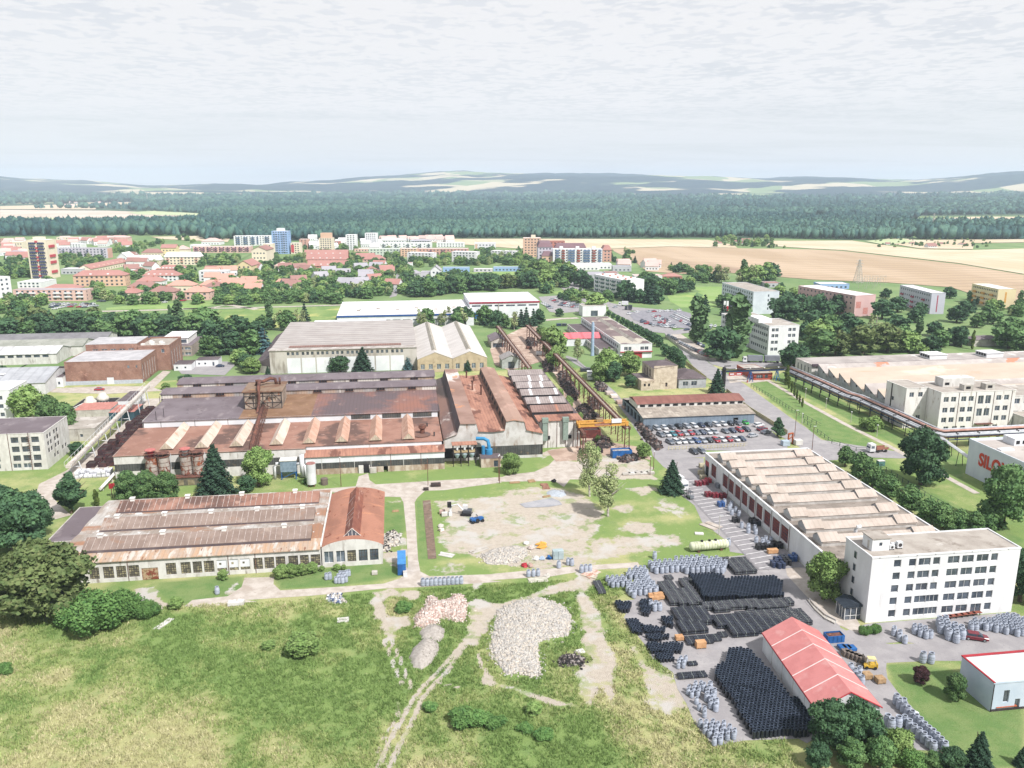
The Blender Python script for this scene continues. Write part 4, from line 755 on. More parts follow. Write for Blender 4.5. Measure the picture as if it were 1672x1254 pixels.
# == RIGHT HAND HALL WITH NINE ROOF LANTERNS
def lantern_hall():
 x0,x1,y0,y1,h=96.4,131,155.7,239.3,6.9
 t=thing('lantern_hall','long white works hall with nine pale roof lanterns and red-framed windows facing the yard','factory hall',(x0,y0)); o=ORG[t]; B=lambda:MB(o)
 base=lambda x:PY('l',240+(x-60)*.6715-45,x0,2.5)
 ops=[]
 for a,b in((95,128),(172,206),(212,246),(254,291),(300,338),(347,386),(397,438),(448,492),(504,553),(562,612)):
  ya,yb=base(b),base(a); ops.append((y1-yb,y1-ya,1.5,5.6))
 ops=[(a,b,c,d)for a,b,c,d in ops]; gate=(.6,3.6,0,4.4)
 ops=[o_ for o_ in ops if o_[0]>4]
 w_=B(); w_.wall((x0,y1),(x0,y0),0,h,ops+[gate],.35); w_.wall((x0,y0),(x1,y0),0,h); w_.wall((x1,y0),(x1,y1),0,h); w_.wall((x1,y1),(x0,y1),0,h)
 w_.box(x0-.15,y0,h-.001,x0+.35,y1,h+.35); w_.box(x1-.3,y0,h-.001,x1+.1,y1,h+.35); w_.box(x0+.35,y1-.4,h-.001,x1-.3,y1+.1,h+.35); Pt('wall',w_,WOF,t)
 place_windows(t,(0,y1-y0),(0,0),ops,'redgrid',.3)
 g_=MB(); g_.box(.3,y1-y0-gate[1],0,.4,y1-y0-gate[0],4.4); Pt('gate',g_,BLK,t); g_=MB(); g_.box(-.06,y1-y0-gate[1],3.4,-.01,y1-y0-gate[0],5.0); Pt('gate_header',g_,REDP,t)
 for i,(a,b,c,d)in enumerate(ops):
  p_=MB(); yy=y1-y0-b-.7; p_.tube([(-.1,yy,0),(-.1,yy,h)],.07,5); Pt('downpipe',p_,RSTS if i%2 else WCL,t)
 r=B(); r.box(x0+.3,y0,h-.2,x1-.2,y1-.3,h+.02); Pt('roof',r,mat('dusty_felt_roof',K('a1978f'),K('8f867e'),s=.3,c3=K('b5aca4'),s3=.2,c4=K('7b736c'),s4=.8,fine=.2),t)
 LG=mat('lantern_glazing',K('b9bcc0'),K('9da0a6'),s=.4,corr=('x',1.2,.4),rough=.4)
 for k,yy in enumerate((231,224,217,210,202.9,195.9,186,178.2,170.6)):
  xa,xb=x0+1.6,x0+31; hw=2.15
  c=B(); c.prof([(yy-hw,h-.1),(yy-hw,h+.95),(yy+hw,h+.95),(yy+hw,h-.1)],xa,xb,'x'); cb=Pt('roof_lantern',c,mat('lantern_upstand',K('c9c6c3'),K('b3afab'),s=.5),t)
  c=B(); c.prof([(yy-hw-.2,h+.95),(yy,h+2.0),(yy+hw+.2,h+.95)],xa+.2,xb-.1,'x'); Pt('lantern_roof',c,PALEC,cb)
  for a,b in((xa-.1,xa+4.6),(xb-5.2,xb+.1)):
   c=B(); c.prof([(yy-hw+.1,h+.75),(yy-hw+.1,h+1.35),(yy,h+2.6),(yy+hw-.1,h+1.35),(yy+hw-.1,h+.75)],a,b,'x'); Pt('lantern_head',c,LG,cb)
   c=B(); c.add([(a-.15,yy-hw-.25,h+1.30),(b+.15,yy-hw-.25,h+1.30),(b+.15,yy,h+2.72),(a-.15,yy,h+2.72),(b+.15,yy+hw+.25,h+1.30),(a-.15,yy+hw+.25,h+1.30)],[(0,1,2,3),(3,2,4,5)]); Pt('head_roof',c,PALEC,cb)
 for x,y in((600,355),(700,350),(640,352)):gx,gy=G('l',x,y,h); v_=B(); v_.tube([(gx-1,gy,h+.6),(gx+1,gy,h+.9)],.5,8); v_.box(gx-.4,gy-.4,h,gx+.4,gy+.4,h+.5); Pt('roof_fan',v_,RSTS,t)
 gx,gy=G('l',820,545,h); v_=B(); v_.tube([(gx,gy,h-.1),(gx,gy,h+1.9),(gx+.4,gy,h+2.6),(gx+1.3,gy,h+2.7)],.45,10); Pt('silver_duct',v_,WCL,t,smooth=True)
lantern_hall()
def office():
 x0,y0,W,D,h=96.2,145.5,34,10.2,14.8
 cols=[(1020,1050),(1096,1125),(1145,1198),(1218,1246),(1292,1344),(1364,1416),(1437,1490),(1510,1537)]
 us=[(PX('l',a,y0,13.2)-x0,PX('l',b,y0,13.2)-x0)for a,b in cols]
 ops=[]
 for r_ in range(5):
  z=1.0+r_*2.88
  for i,(a,b)in enumerate(us):
   if r_<2 and i==3:a,b=us[3][0]-.6,us[3][1]+.7
   if r_==0 and i==6:ops.append((a,b,.1,2.6)); continue
   ops.append((a-.14,b+.14,z-.05,z+1.6))
 wo=[(PX('l',0,0,0)*0+D-y,D-y+1.1,z,z+1.6)for y,z in((6.6,12.1),(6.6,9.2),(6.6,6.3),(6.6,3.4))]
 def kd(i):return 'pale' if i in(26,29,30)else 'std'
 t,r=block('office_block','white five-storey office block with rooftop machinery, at the end of the lantern hall','office building',(x0,y0),W,D,h,WOF,FLATR,{'S':ops},par=.35,dep=.22)
 for o_ in wo:
  w_=MB(); w_.box(-.05,D-o_[1],o_[2],.06,D-o_[0],o_[3]); wn=Pt('window',w_,GLASS,t); f_=MB(); f_.box(-.08,D-o_[1],o_[2],-.055,D-o_[1]+.08,o_[3]); f_.box(-.08,D-o_[0]-.08,o_[2],-.055,D-o_[0],o_[3]); f_.box(-.08,D-o_[1],o_[3]-.08,-.056,D-o_[0],o_[3]); Pt('window_frame',f_,FRW,wn)
 for i in range(8):v_=MB(); v_.box(1.5+i*4.2,-.13,h+.02,1.7+i*4.2,-.1,h+.14); Pt('overflow',v_,DKST,t)
 ph=thing('roof_penthouse','small white lift house on the office block roof','penthouse',(x0+1.6,y0+3,h+.13)); w_=MB(); w_.wall((0,0),(4,0),0,2.7,[(1.6,2.3,1.1,1.9)],.1); w_.wall((4,0),(4,3.6),0,2.7); w_.wall((4,3.6),(0,3.6),0,2.7); w_.wall((0,3.6),(0,0),0,2.7,[(1.8,2.6,.1,2)],.1); Pt('wall',w_,WOF,ph); w_=MB(); w_.box(-.2,-.2,2.7,4.2,3.8,2.88); Pt('roof',w_,FLATR,ph); place_windows(ph,(0,0),(4,0),[(1.6,2.3,1.1,1.9)],'plain',.1); w_=MB(); w_.box(.08,1,.1,.13,1.8,2); Pt('door',w_,GRC,ph)
 for k,(ux,uy,s_)in enumerate(((6.2,3.3,.9),(8.2,3.6,1.35),(7.4,4.2,.8))):
  a=thing('cooling_unit',('small grey cooling unit nearest the lift house on the office roof','tall grey cooling unit on the office roof','low cooling unit behind the tall one on the office roof')[k],'air conditioner',(x0+ux,y0+uy,h+.13)); c=MB(); c.box(-.6,-.4,.25,.6,.4,.25+s_); Pt('casing',c,WCL,a); c=MB(); c.tube([(0,-.42,.25+s_/2),(0,-.47,.25+s_/2)],.3*s_,10); Pt('fan',c,DKST,a); c=MB(); [c.box(sx-.05,-.35,0,sx+.05,.35,.24)for sx in(-.5,.5)]; Pt('feet',c,DKST,a)
 # glass porch
 p=thing('entrance_porch','dark glazed entrance porch with a pitched dark roof, leaning on the office block','porch',(92.3,147.2)); g_=MB(); W_=3.85; D_=3.4
 g_.box(.1,.1,0,W_-.02,D_-.1,2.9); Pt('glazing',g_,GLASS,p); f_=MB()
 for x in(0,1.3,2.6,W_-.12):
  f_.box(x,-.05,0,x+.12,.07,3); 
 for y in(0.9,1.9,D_-.12):f_.box(-.05,y,0,.07,y+.12,3)
 f_.box(-.05,-.055,2.85,W_,.06,3.02); f_.box(-.055,.06,2.85,.06,D_,3.02); f_.box(-.05,-.055,1.0,W_,.05,1.08); Pt('frame',f_,FRW,p)
 r_=MB(); r_.prof([(-.3,3.02),(W_/2,4.1),(W_-.02,3.5),(W_-.02,3.02)],-.3,D_+.4,'y'); Pt('roof',r_,mat('dark_slate',K('39434f'),K('303945')),p)
 st=thing('entrance_steps','long grey concrete steps with a handrail running up to the porch','steps',(86.5,150.5)); a,b=G('p',420,170),G('p',480,205)
 s_=MB(ORG[st]); q=GG('p',[(330,75),(385,100),(470,190),(530,205),(500,225),(440,195),(380,140)]); s_.prism(q,.02,.35); Pt('ramp',s_,GRC,st)
 s_=MB(ORG[st]); q=GG('p',[(350,90),(385,105),(450,170),(520,205),(510,215),(440,180),(375,120)]); s_.prism(q,.35,.7); Pt('upper_step',s_,CONC,st)
 s_=MB(ORG[st]); pts=GG('p',[(345,95),(395,150),(450,200),(505,228)]); [s_.bar((*a_,0.2),(*a_,1.3),.07)for a_ in pts]; [s_.bar((*pts[i],1.3),(*pts[i+1],1.3),.07)for i in range(3)]; Pt('handrail',s_,WCL,st)
office()
def tent():
 t=thing('storage_tent','big storage tent with a faded red roof and white walls, beside the standing black barrels','storage tent',(68.3,114.0),rz=rad(-3.9)); W,D,e,rg=11.,24.4,4.,7.1
 WT=mat('white_tent_sheet',K('e8ebee'),K('d8dce1'),s=.3,st=(1,1,.4),c3=K('c3c6c8'),s3=.4)
 w_=MB(); w_.wall((0,0),(W,0),0,e); w_.wall((W,0),(W,D),0,e); w_.wall((W,D),(0,D),0,e); w_.wall((0,D),(0,0),0,e); w_.add([(0,0,e),(W,0,e),(W/2,0,rg),(0,D,e),(W,D,e),(W/2,D,rg)],[(0,1,2),(4,3,5)]); Pt('wall',w_,WT,t)
 RR=mat('faded_red_tarpaulin',K('d98b89'),K('d08280'),s=.4,c3=K('dd9f9c'),s3=.3,rough=.4,spec=.5,fine=.05); WB=mat('white_seam',K('f1e4e2'),K('ead9d7'))
 n=5
 for i in range(n):
  a,b=-.2+(D+.4)*i/n,-.2+(D+.4)*(i+1)/n
  r=MB(); r.prof([(-.25,e-.12),(W/2,rg),(W+.25,e-.12),(W+.25,e),(W/2,rg+.14),(-.25,e)],a+.02,b-.02,'y'); Pt('roof_panel',r,RR,t)
  if i:
   r=MB(); r.prof([(-.26,e-.1),(W/2,rg+.03),(W+.26,e-.1),(W+.26,e+.04),(W/2,rg+.18),(-.26,e+.04)],a-.1,a+.1,'y'); Pt('roof_seam',r,WB,t)
  r=MB(); r.box(-.04,a-.05,0,.0,a+.05,e); Pt('wall_post',r,GRC,t)
 r=MB(); r.box(-.32,-.3,e-.28,-.26,D+.3,e-.04); r.box(W+.26,-.3,e-.28,W+.32,D+.3,e-.04); r.bar((-.3,-.3,e-.1),(W/2,-.3,rg+.0),.18); r.bar((W+.3,-.3,e-.1),(W/2,-.3,rg+.0),.18); Pt('red_edge',r,REDP,t)
tent()
block('service_building','small pale blue flat-roofed building with a red roof edge, standing on the lawn','building',(101.2,114.3),24,8.4,5.5,mat('pale_blue_render',K('c6d3e4'),K('bccbdd'),s=.3,fine=.05),WROOF,{'S':[(2.2,3.3,1.6,4.0),(4.6,5.6,0,2.1),(8.2,9.3,2.2,4.0),(13,14,2,4)]},par=.25)
rt=[o for o in C.objects if o.get('label','').startswith('small pale blue')][0]; e_=MB(); e_.box(-.15,8.05,5.76,24.1,8.5,5.95); e_.box(-.15,-.12,5.76,.18,8.0,5.9); Pt('red_edge',e_,REDP,rt)
e_=MB(); e_.box(-.05,-.06,0,24,.0,.45); Pt('plinth',e_,DKST,rt); e_=MB(); e_.box(-.02,-.12,0,.12,-.061,5.5); Pt('downpipe',e_,DKST,rt)
# letters
def text_part(t,s,size,loc,rot,m,name='lettering',ext=.06):
 cu=bpy.data.curves.new('txt','FONT'); cu.body=s; cu.size=size; cu.extrude=ext; cu.offset=.035*size; ob=bpy.data.objects.new('txt',cu); C.objects.link(ob)
 dg=bpy.context.evaluated_depsgraph_get(); me=bpy.data.meshes.new_from_object(ob.evaluated_get(dg)); bpy.data.objects.remove(ob); me.materials.clear(); me.materials.append(m); me.name=name
 o=link(name,me,loc,parent=t); o.rotation_euler=rot; return o
def silon():
 t,r=block('polymer_works','bluish grey windowless hall with big orange-red capital letters on its side, far right','factory hall',(179.8,197),30,31,10.8,mat('blue_grey_cladding',K('dfe7f2'),K('d5deea'),s=.2,st=(1,1,.3),fine=.04),mat('grey_roof_slabs',K('c9c2bd'),K('bab2ad'),s=.15,c3=K('aaa19a'),s3=.2,fine=.1),{},par=.9)
 LR=mat('orange_red_letters',K('d9472c'),K('d0402a'),rough=.5)
 ya,yb=PYX('h',1413,179.8,7),PYX('h',1527,179.8,7); tp=text_part(t,'SILON',5.6,(-.09,ya-197,4.8),(math.pi/2,0,-math.pi/2),LR); tp.scale=(.85,1,1)
 for k,(a,b,c,d)in enumerate(((12,12,16,14),(2.5,20,7,22),(4,9,8,11))):v_=MB(); v_.box(a,b,10.92,c,d,11.3); Pt('rooflight',v_,WPAN,t)
 v_=MB(); v_.box(10,24,10.92,22,29,13.2); b_=Pt('plant_room',v_,WPAN,t)
 for i in range(5):v_=MB(); v_.box(10.6+i*2.2,23.93,11.5,11.8+i*2.2,23.99,12.6); Pt('window',v_,BLK,b_)
 v_=MB(); v_.box(-.25,8.2,0,-.02,9.6,2.4); Pt('door',v_,DKST,t); v_=MB(); v_.box(-.07,19.9,0,-.02,20.0,4.9); Pt('downpipe',v_,GRC,t)
silon()
def right_works():
 # factory offices
 def grid_ops(W,us,zs,h=1.9):return[(u,u+2.0,z,z+h)for z in zs for u in us]
 t,r=block('works_offices','four-storey beige works office with paired windows, standing before the sawtooth factory','office building',(198.6,269.6),30.4,15,15.6,BEIGE,FLATR,{'S':grid_ops(30,(1.2,4.2,8.3,11.3,22.6,25.8),(12.0,7.9,4.1))+grid_ops(30,(2.5,6,9.3,19,22.6),(.6,),1.9)+[(15.2,17.4,10.8,14.0),(18.2,20.4,10.8,14.0),(15.2,17.4,6.1,9.0),(18.2,20.4,6.1,9.0)]},par=.2)
 for a,b,c,d,h_ in((6,8,19,13,3.2),(9.8,1.2,13.5,4,2.2),(19,1.6,22.8,4.6,2.2)):v_=MB(); v_.box(a,b,15.72,c,d,15.72+h_); p_=Pt('plant_room',v_,GRC if h_<3 else WPL,t); v_=MB(); v_.box(a+.8,b-.06,16.4,a+2.6,b-.01,17.4); Pt('louvre',v_,BLK,p_)
 v_=MB(); v_.box(14.9,-1.6,3.1,21.6,-.02,3.35); Pt('canopy',v_,RSTS,t)
 for u in(7.3,14.2,21.6,28.9):v_=MB(); v_.tube([(u,-.1,0),(u,-.1,15.5)],.07,5); Pt('downpipe',v_,RSTS,t)
 t,r=block('stair_wing','blank-sided beige wing of the works office with a few stacked windows','office building',(189.9,277.6),8.6,13,15.6,BEIGE,FLATR,{'S':[(1.4,3.2,12.2,14),(5,6.8,12.2,14),(1.4,3.2,3.2,5),(5,6.8,3.2,5)],'W':[(4,5.6,9,10.6),(1,3,2,3.6),(6,8,2,3.6)]},par=.2)
 v_=MB(); v_.tube([(-.15,9,0),(-.15,9,15.5)],.2,6); Pt('downpipe',v_,DKST,t)
 block('laboratory_wing','white three-storey wing with long window strips, at the frame edge beyond the beige works office','office building',(229.2,272),40,16,12.6,WPL,FLATR,{'S':[(1.5+i*4.2,4+i*4.2,z,z+h_)for i in range(8)for z,h_ in((9.6,2),(5.6,1.2),(1.6,1.6))]},par=.2)
 block('dock_building','low white dock building with strip windows, before the white three-storey wing','building',(229.5,262),34,9.8,6.4,WPL,FLATR,{'S':[(1.5,12,4,5.4),(4,7,2.4,3.2),(1.5,14,.6,1.8),(16,28,4,5.4)]},par=.2)
 # sawtooth
 x0,x1=194.2,345; t=thing('sawtooth_factory','vast sawtooth-roofed factory in pale beige, stretching to the frame edge behind the works office','factory hall',(x0,284)); o=ORG[t]; B=lambda:MB(o)
 P_=[(284,0),(284,5.6)]; tips=[293.4,302.4,311.8,323,332.4,341.6,351]; prev=284
 for yt in tips:P_+=[(yt,9.2),(yt+.2,5.6)]
 P_+=[(354,5.6),(354,0)]
 w_=B(); w_.add([(x0,a,b)for a,b in P_],[tuple(range(len(P_)))[::-1]]); w_.wall((x0,284),(x1,284),0,5.6); Pt('wall',w_,mat('grey_sawtooth_gables',K('bfc2c6'),K('a8abb0'),s=.3,c3=K('8f8f92'),s3=.5),t)
 prev=284
 for k,yt in enumerate(tips):
  r=B(); r.add([(x0-.3,prev-.2,5.6),(x1,prev-.2,5.6),(x1,yt,9.3),(x0-.3,yt,9.3),(x1,yt+.1,5.7),(x0-.3,yt+.1,5.7),(x0-.3,prev-.2,5.35),(x0-.3,yt,9.05)],[(0,1,2,3),(3,2,4,5),(0,3,7,6)]); Pt('roof',r,mat('beige_sawtooth_roof',K('cabdae'),K('bfb1a2'),s=.06,st=(.5,1,1),c3=K('c2aa94'),s3=.12,st3=(.3,1.4,1),c4=K('d9c9b8'),s4=.05,fine=.08)if k not in(2,6)else mat('grey_sawtooth_roof',K('c4bdb9'),K('b0a8a4'),s=.1,c3=K('dcd7d3'),s3=.1,c4=K('c98c72'),s4=.03,t4=(.6,.62)),t); prev=yt+.2
  g_=B(); g_.box(x0-.08,prev-5.4,6.2,x0-.02,prev-4.5,7.1); Pt('vent',g_,BLK,t)
 t,r=block('head_building','flat grey-roofed range with two white roof lanterns behind the sawtooth factory','factory hall',(192.6,354.2),165,16,8.2,WPL,mat('mottled_flat_roof',K('bdb6b2'),K('a9a19e'),s=.1,c3=K('ded9d5'),s3=.05,t3=(.55,.6),c4=K('8d8583'),s4=.1),{'W':rows(2,3,1.2,3.6,4,3.4)},par=.0)
 p_=MB(); p_.box(-.2,-.9,7.6,165,-.1,8.7); Pt('dark_gutter',p_,mat('dark_violet_gutter',K('63565f'),K('564a53')),t)
 for u in(62,92):v_=MB(); v_.box(u,3,8.33,u+9,11,10.4); v_.box(u-.3,2.7,10.4,u+9.3,11.3,10.6); p_=Pt('roof_lantern',v_,WOF,t); [Pt('window',(lambda m_:(m_.box(u-.08,3.6+q*1.8,9,u-.02,5+q*1.8,10.1),m_)[1])(MB()),BLK,p_)for q in range(4)]
 block('small_plant_hut','grey hut with a rounded roof beyond the long flat range','hut',G('h',1380,340),18,9,4,GRC,GREYR,{},'hip',1.6)
right_works()
def gate():
 t,r=block('gatehouse','orange-red brick gatehouse with a flat pale roof under the blue pipe bridge','gatehouse',(167.4,361.4),9.4,20,3.1,mat('orange_brick',K('c0604d'),K('ae5343'),s=.4,brick=1.3),FLATR,{'S':[(1.4,4.6,.8,2.5),(5.6,7.2,.8,2.5)]},par=.15)
 b=thing('pipe_bridge','dark blue pipe bridge with red signboards spanning the factory gate','pipe bridge',(150.5,359.4)); W=33
 m_=MB(); [m_.tube([(0,dy,z),(W,dy,z)],.16,6)for dy,z in((-.5,6.2),(.5,6.2),(0,5.6))]; Pt('pipe',m_,BLUEP if 0 else DKST,b)
 m_=MB(); m_.box(0,-.8,4.9,W,-.7,5.3); m_.box(0,.7,4.9,W,.8,5.3); Pt('girder',m_,mat('navy_steel',K('2d4166'),K('26385a')),b)
 for x in(.5,14.3,27.6):
  m_=MB(); m_.bar((x-.9,-1.2,0),(x,-.7,5),.28); m_.bar((x+.9,-1.2,0),(x,-.7,5),.28); m_.bar((x-.9,1.2,0),(x,.7,5),.28); m_.bar((x+.9,1.2,0),(x,.7,5),.28); m_.bar((x-.5,-1,2.2),(x+.5,-1,2.2),.18); Pt('trestle',m_,BLUEP,b)
 for k,x in enumerate((3.2,6.6)):
  m_=MB(); m_.box(x,-1.0,3.3,x+3.2,-.86,4.8); s_=Pt('signboard',m_,REDP,b); m_=MB(); m_.box(x+.5,-1.03,3.8,x+2.6,-1.005,4.3); Pt('white_lettering',m_,WOF,s_)
 for x in(0,7,14,21,28,33):m_=MB(); m_.lathe([(.02,0),(.35,.2),(.35,.5),(.02,.6)],8,(x-.3 if x else.3,-.8,6.3)); Pt('lamp',m_,WOF,b)
 bm=thing('barrier','thin red-and-white barrier across the gate apron','barrier',(162.5,357.2)); m_=MB(); m_.box(-.2,-.2,0,.2,.2,1.1); Pt('post',m_,REDP,bm); m_=MB(); m_.bar((0,0,1),(-5,0,1.2),.12); Pt('arm',m_,WOF,bm)
 st=thing('tall_dark_stack','slim black upright vessel at the roadside by the pipe bridge','vessel',(148.4,351.5)); m_=MB(); m_.lathe([(.9,0),(.9,8.5),(.6,9.1)],12); Pt('shell',m_,BLK,st); m_=MB(); m_.tube([(.0,0,8.8),(0,0,9.6),(3,0,9.6)],.25,6); Pt('top_pipe',m_,DKST,st)
gate()
def pipe_rack():
 t=thing('pipe_rack','long elevated rack of silver and rusty pipes on dark trestles, along the sawtooth factory','pipe rack',(185,300))
 o=ORG[t]; path=[(183.5,359),(184.6,330),(184.8,308),(186.6,302),(187,280),(187,256),(188.5,252.6),(205,252.8),(250,254)]
 PM=[WCL,RSTS,mat('silver_lagging',K('c9ccd2'),K('b5b9c0'),s=.5),DKST,mat('pink_pipe',K('d2a99d'),K('bb8d80'),s=.4),mat('silver_lagging',K('c9ccd2'))]
 for k,off in enumerate((-2.1,-1.3,-.5,.4,1.2,2.1)):
  pts=[]
  for i,(x,y)in enumerate(path):
   x0,y0=path[max(i-1,0)]; x1,y1=path[min(i+1,len(path)-1)]; d=math.hypot(x1-x0,y1-y0); nx,ny=(y1-y0)/d,-(x1-x0)/d; pts.append((x+nx*off,y+ny*off,5.35 if k%2 else 4.4))
  for z in((0,)if k in(0,5)else(0,1.2)):m_=MB(o); m_.tube([(a,b,c+z)for a,b,c in pts],.4 if k!=2 else.55,7); Pt('pipe',m_,PM[(k+int(z))%6],t,smooth=True)
 for a,b in zip(path[:-1],path[1:]):
  L_=math.dist(a,b); n=max(1,int(L_/7))
  for q in range(n):
   f=(q+.5)/n; x,y=a[0]+(b[0]-a[0])*f,a[1]+(b[1]-a[1])*f; ex,ey=(b[0]-a[0])/L_,(b[1]-a[1])/L_; nx,ny=ey,-ex
   m_=MB(o)
   for s_ in(-2.4,2.4):m_.bar((x+nx*s_,y+ny*s_,0),(x+nx*s_*.9,y+ny*s_*.9,6),.28)
   for z in(3.9,5.0,6.0):m_.bar((x-nx*2.6,y-ny*2.6,z),(x+nx*2.6,y+ny*2.6,z),.24)
   Pt('trestle',m_,DKST,t)
 for s_ in(-2.5,2.5):
  m_=MB(o)
  for a,b in zip(path[:-1],path[1:]):
   L_=math.dist(a,b); ex,ey=(b[0]-a[0])/L_,(b[1]-a[1])/L_; m_.bar((a[0]+ey*s_,a[1]-ex*s_,3.9),(b[0]+ey*s_,b[1]-ex*s_,3.9),.3); m_.bar((a[0]+ey*s_,a[1]-ex*s_,5.1),(b[0]+ey*s_,b[1]-ex*s_,5.1),.2)
  Pt('side_beam',m_,mat('navy_steel',K('2d4166')),t)
 t2=thing('branch_pipe_bridge','pale blue pipe bridge crossing from the pipe rack to the lettered hall','pipe bridge',(188,251)); o=ORG[t2]
 m_=MB(o); [m_.tube([(187+s_,252,4.6),(181+s_,229,5.0)],.22,6)for s_ in(-.5,.1,.6)]; Pt('pipe',m_,WCL,t2); m_=MB(o); [m_.bar((185.2+s_,244.5,0),(185.2+s_*.6,244.5,4.6),.2)for s_ in(-1.6,-.5,.5,1.6)]; [m_.bar((182.7+s_,235,0),(182.7+s_*.6,235,4.7),.2)for s_ in(-1.2,1.2)]; Pt('trestle',m_,DKST,t2)
pipe_rack()
def right_blocks():
 # white laboratory with tower, and slab behind
 W5=[(1.2+i*2.6,3.2+i*2.6,z,z+1.5)for i in range(6)for z in(2,5.8,9.4,13)]
 t,r=block('white_institute','white stepped four-storey institute with glazed stair strip, behind the parked articulated lorry','office building',(199.5,415.5),17.2,24,16.2,WOF,FLATR,{'S':[(a,b,z,z+1.8)for z in(2.6,6.4,10.0,13.2)for a,b in((1.5,3.2),(3.6,5.4),(11.,12.8),(13.4,15.2))],'W':[(2+i*2.6,4+i*2.6,z,z+1.7)for i in range(8)for z in(2.6,6.4,10.,13.2)]},par=.3)
 v_=MB(); v_.box(-1.8,10,16.3,6,24,18.6); Pt('roof_storey',v_,WOF,t)
 block('white_institute_wing','white rear wing of the institute with blue-grey window strips','office building',(194.5,440),20,30,15,WOF,FLATR,{'W':[(2+i*3,4.6+i*3,z,z+1.7)for i in range(9)for z in(2.4,6.,9.6,12.6)]},par=.3)
 block('hostel_slab','bluish white five-storey slab with rows of dark square windows, behind the institute','apartment block',(254,558),19.5,58,16,mat('bluish_white_panels',K('dbe3ec'),K('cfd8e2'),s=.2),FLATR,{'W':[(2+i*4,4+i*4,z,z+1.7)for i in range(14)for z in(1.6,4.6,7.6,10.6,13.4)],'S':[(11,12,z,z+1.7)for z in(3,6,9,12.4)]},par=.3,kind='plain')
 specs=[('pink_slab','pink four-storey slab with salmon end panels, right of the substation','d',(385,900),(570,980),(700,972),845,K('d9b5b4'),K('cf8f88'),4),('lilac_slab','lilac four-storey slab with red balcony panels and a white roof','d',(812,900),(1060,962),(1150,962),828,K('c9cbd9'),K('b6556a'),4),('yellow_slab','pale yellow four-storey slab with an orange diagonal on its front, at the field edge','d',(1222,890),(1490,930),(1605,930),803,K('ecdcb4'),K('e0a95c'),4)]
 for nm,lb,v,pa,pb,pc,yt,cw,ca,nf in specs:
  A,B_,Cc=G(v,*pa),G(v,*pb),G(v,*pc); h=HT(v,pb[0],pb[1],yt); L_=math.dist(A,B_); wd=math.dist(B_,Cc)
  # local x from B towards C (the short end), y from B back to A
  ang=math.atan2(Cc[1]-B_[1],Cc[0]-B_[0]); dpt=L_
  ops=[(2+i*(dpt-3)/14,3.6+i*(dpt-3)/14,1.2+k*h/nf,2.6+k*h/nf)for i in range(14)for k in range(nf)]
  t,r=block(nm,lb,'apartment block',B_,wd,dpt,h,mat(nm+'_render',cw,tuple(c*.93 for c in cw),s=.1),WROOF,{'W':ops},par=.3,kind='plain',rz=ang)
  for i in range(3):
   for k in range(nf-1 if nm!='pink_slab' else 2):
    u=dpt-3-i*(dpt-6)/2.6; z=.9+k*h/nf; b_=MB(); b_.box(-.9,u-4.2,z+(0 if nm!='yellow_slab' else.6),-.03,u,z+1.1+(0 if nm!='yellow_slab' else 1)); Pt('balcony',b_,mat(nm+'_accent',ca,fine=.05),t)
  b_=MB(); 
  if nm=='pink_slab':[b_.box(x_,-.06,z_,x_+4.2,-.01,z_+4.6)for x_,z_ in((1,6),(7.5,1.5))]
  elif nm=='lilac_slab':b_.box(wd*.42,-.06,1.5,wd*.5,-.01,h-1.5)
  else:b_.box(wd*.4,-.06,4.5,wd*.5,-.01,h-2)
  Pt('end_panel',b_,mat(nm+'_accent',ca),t)
right_blocks()
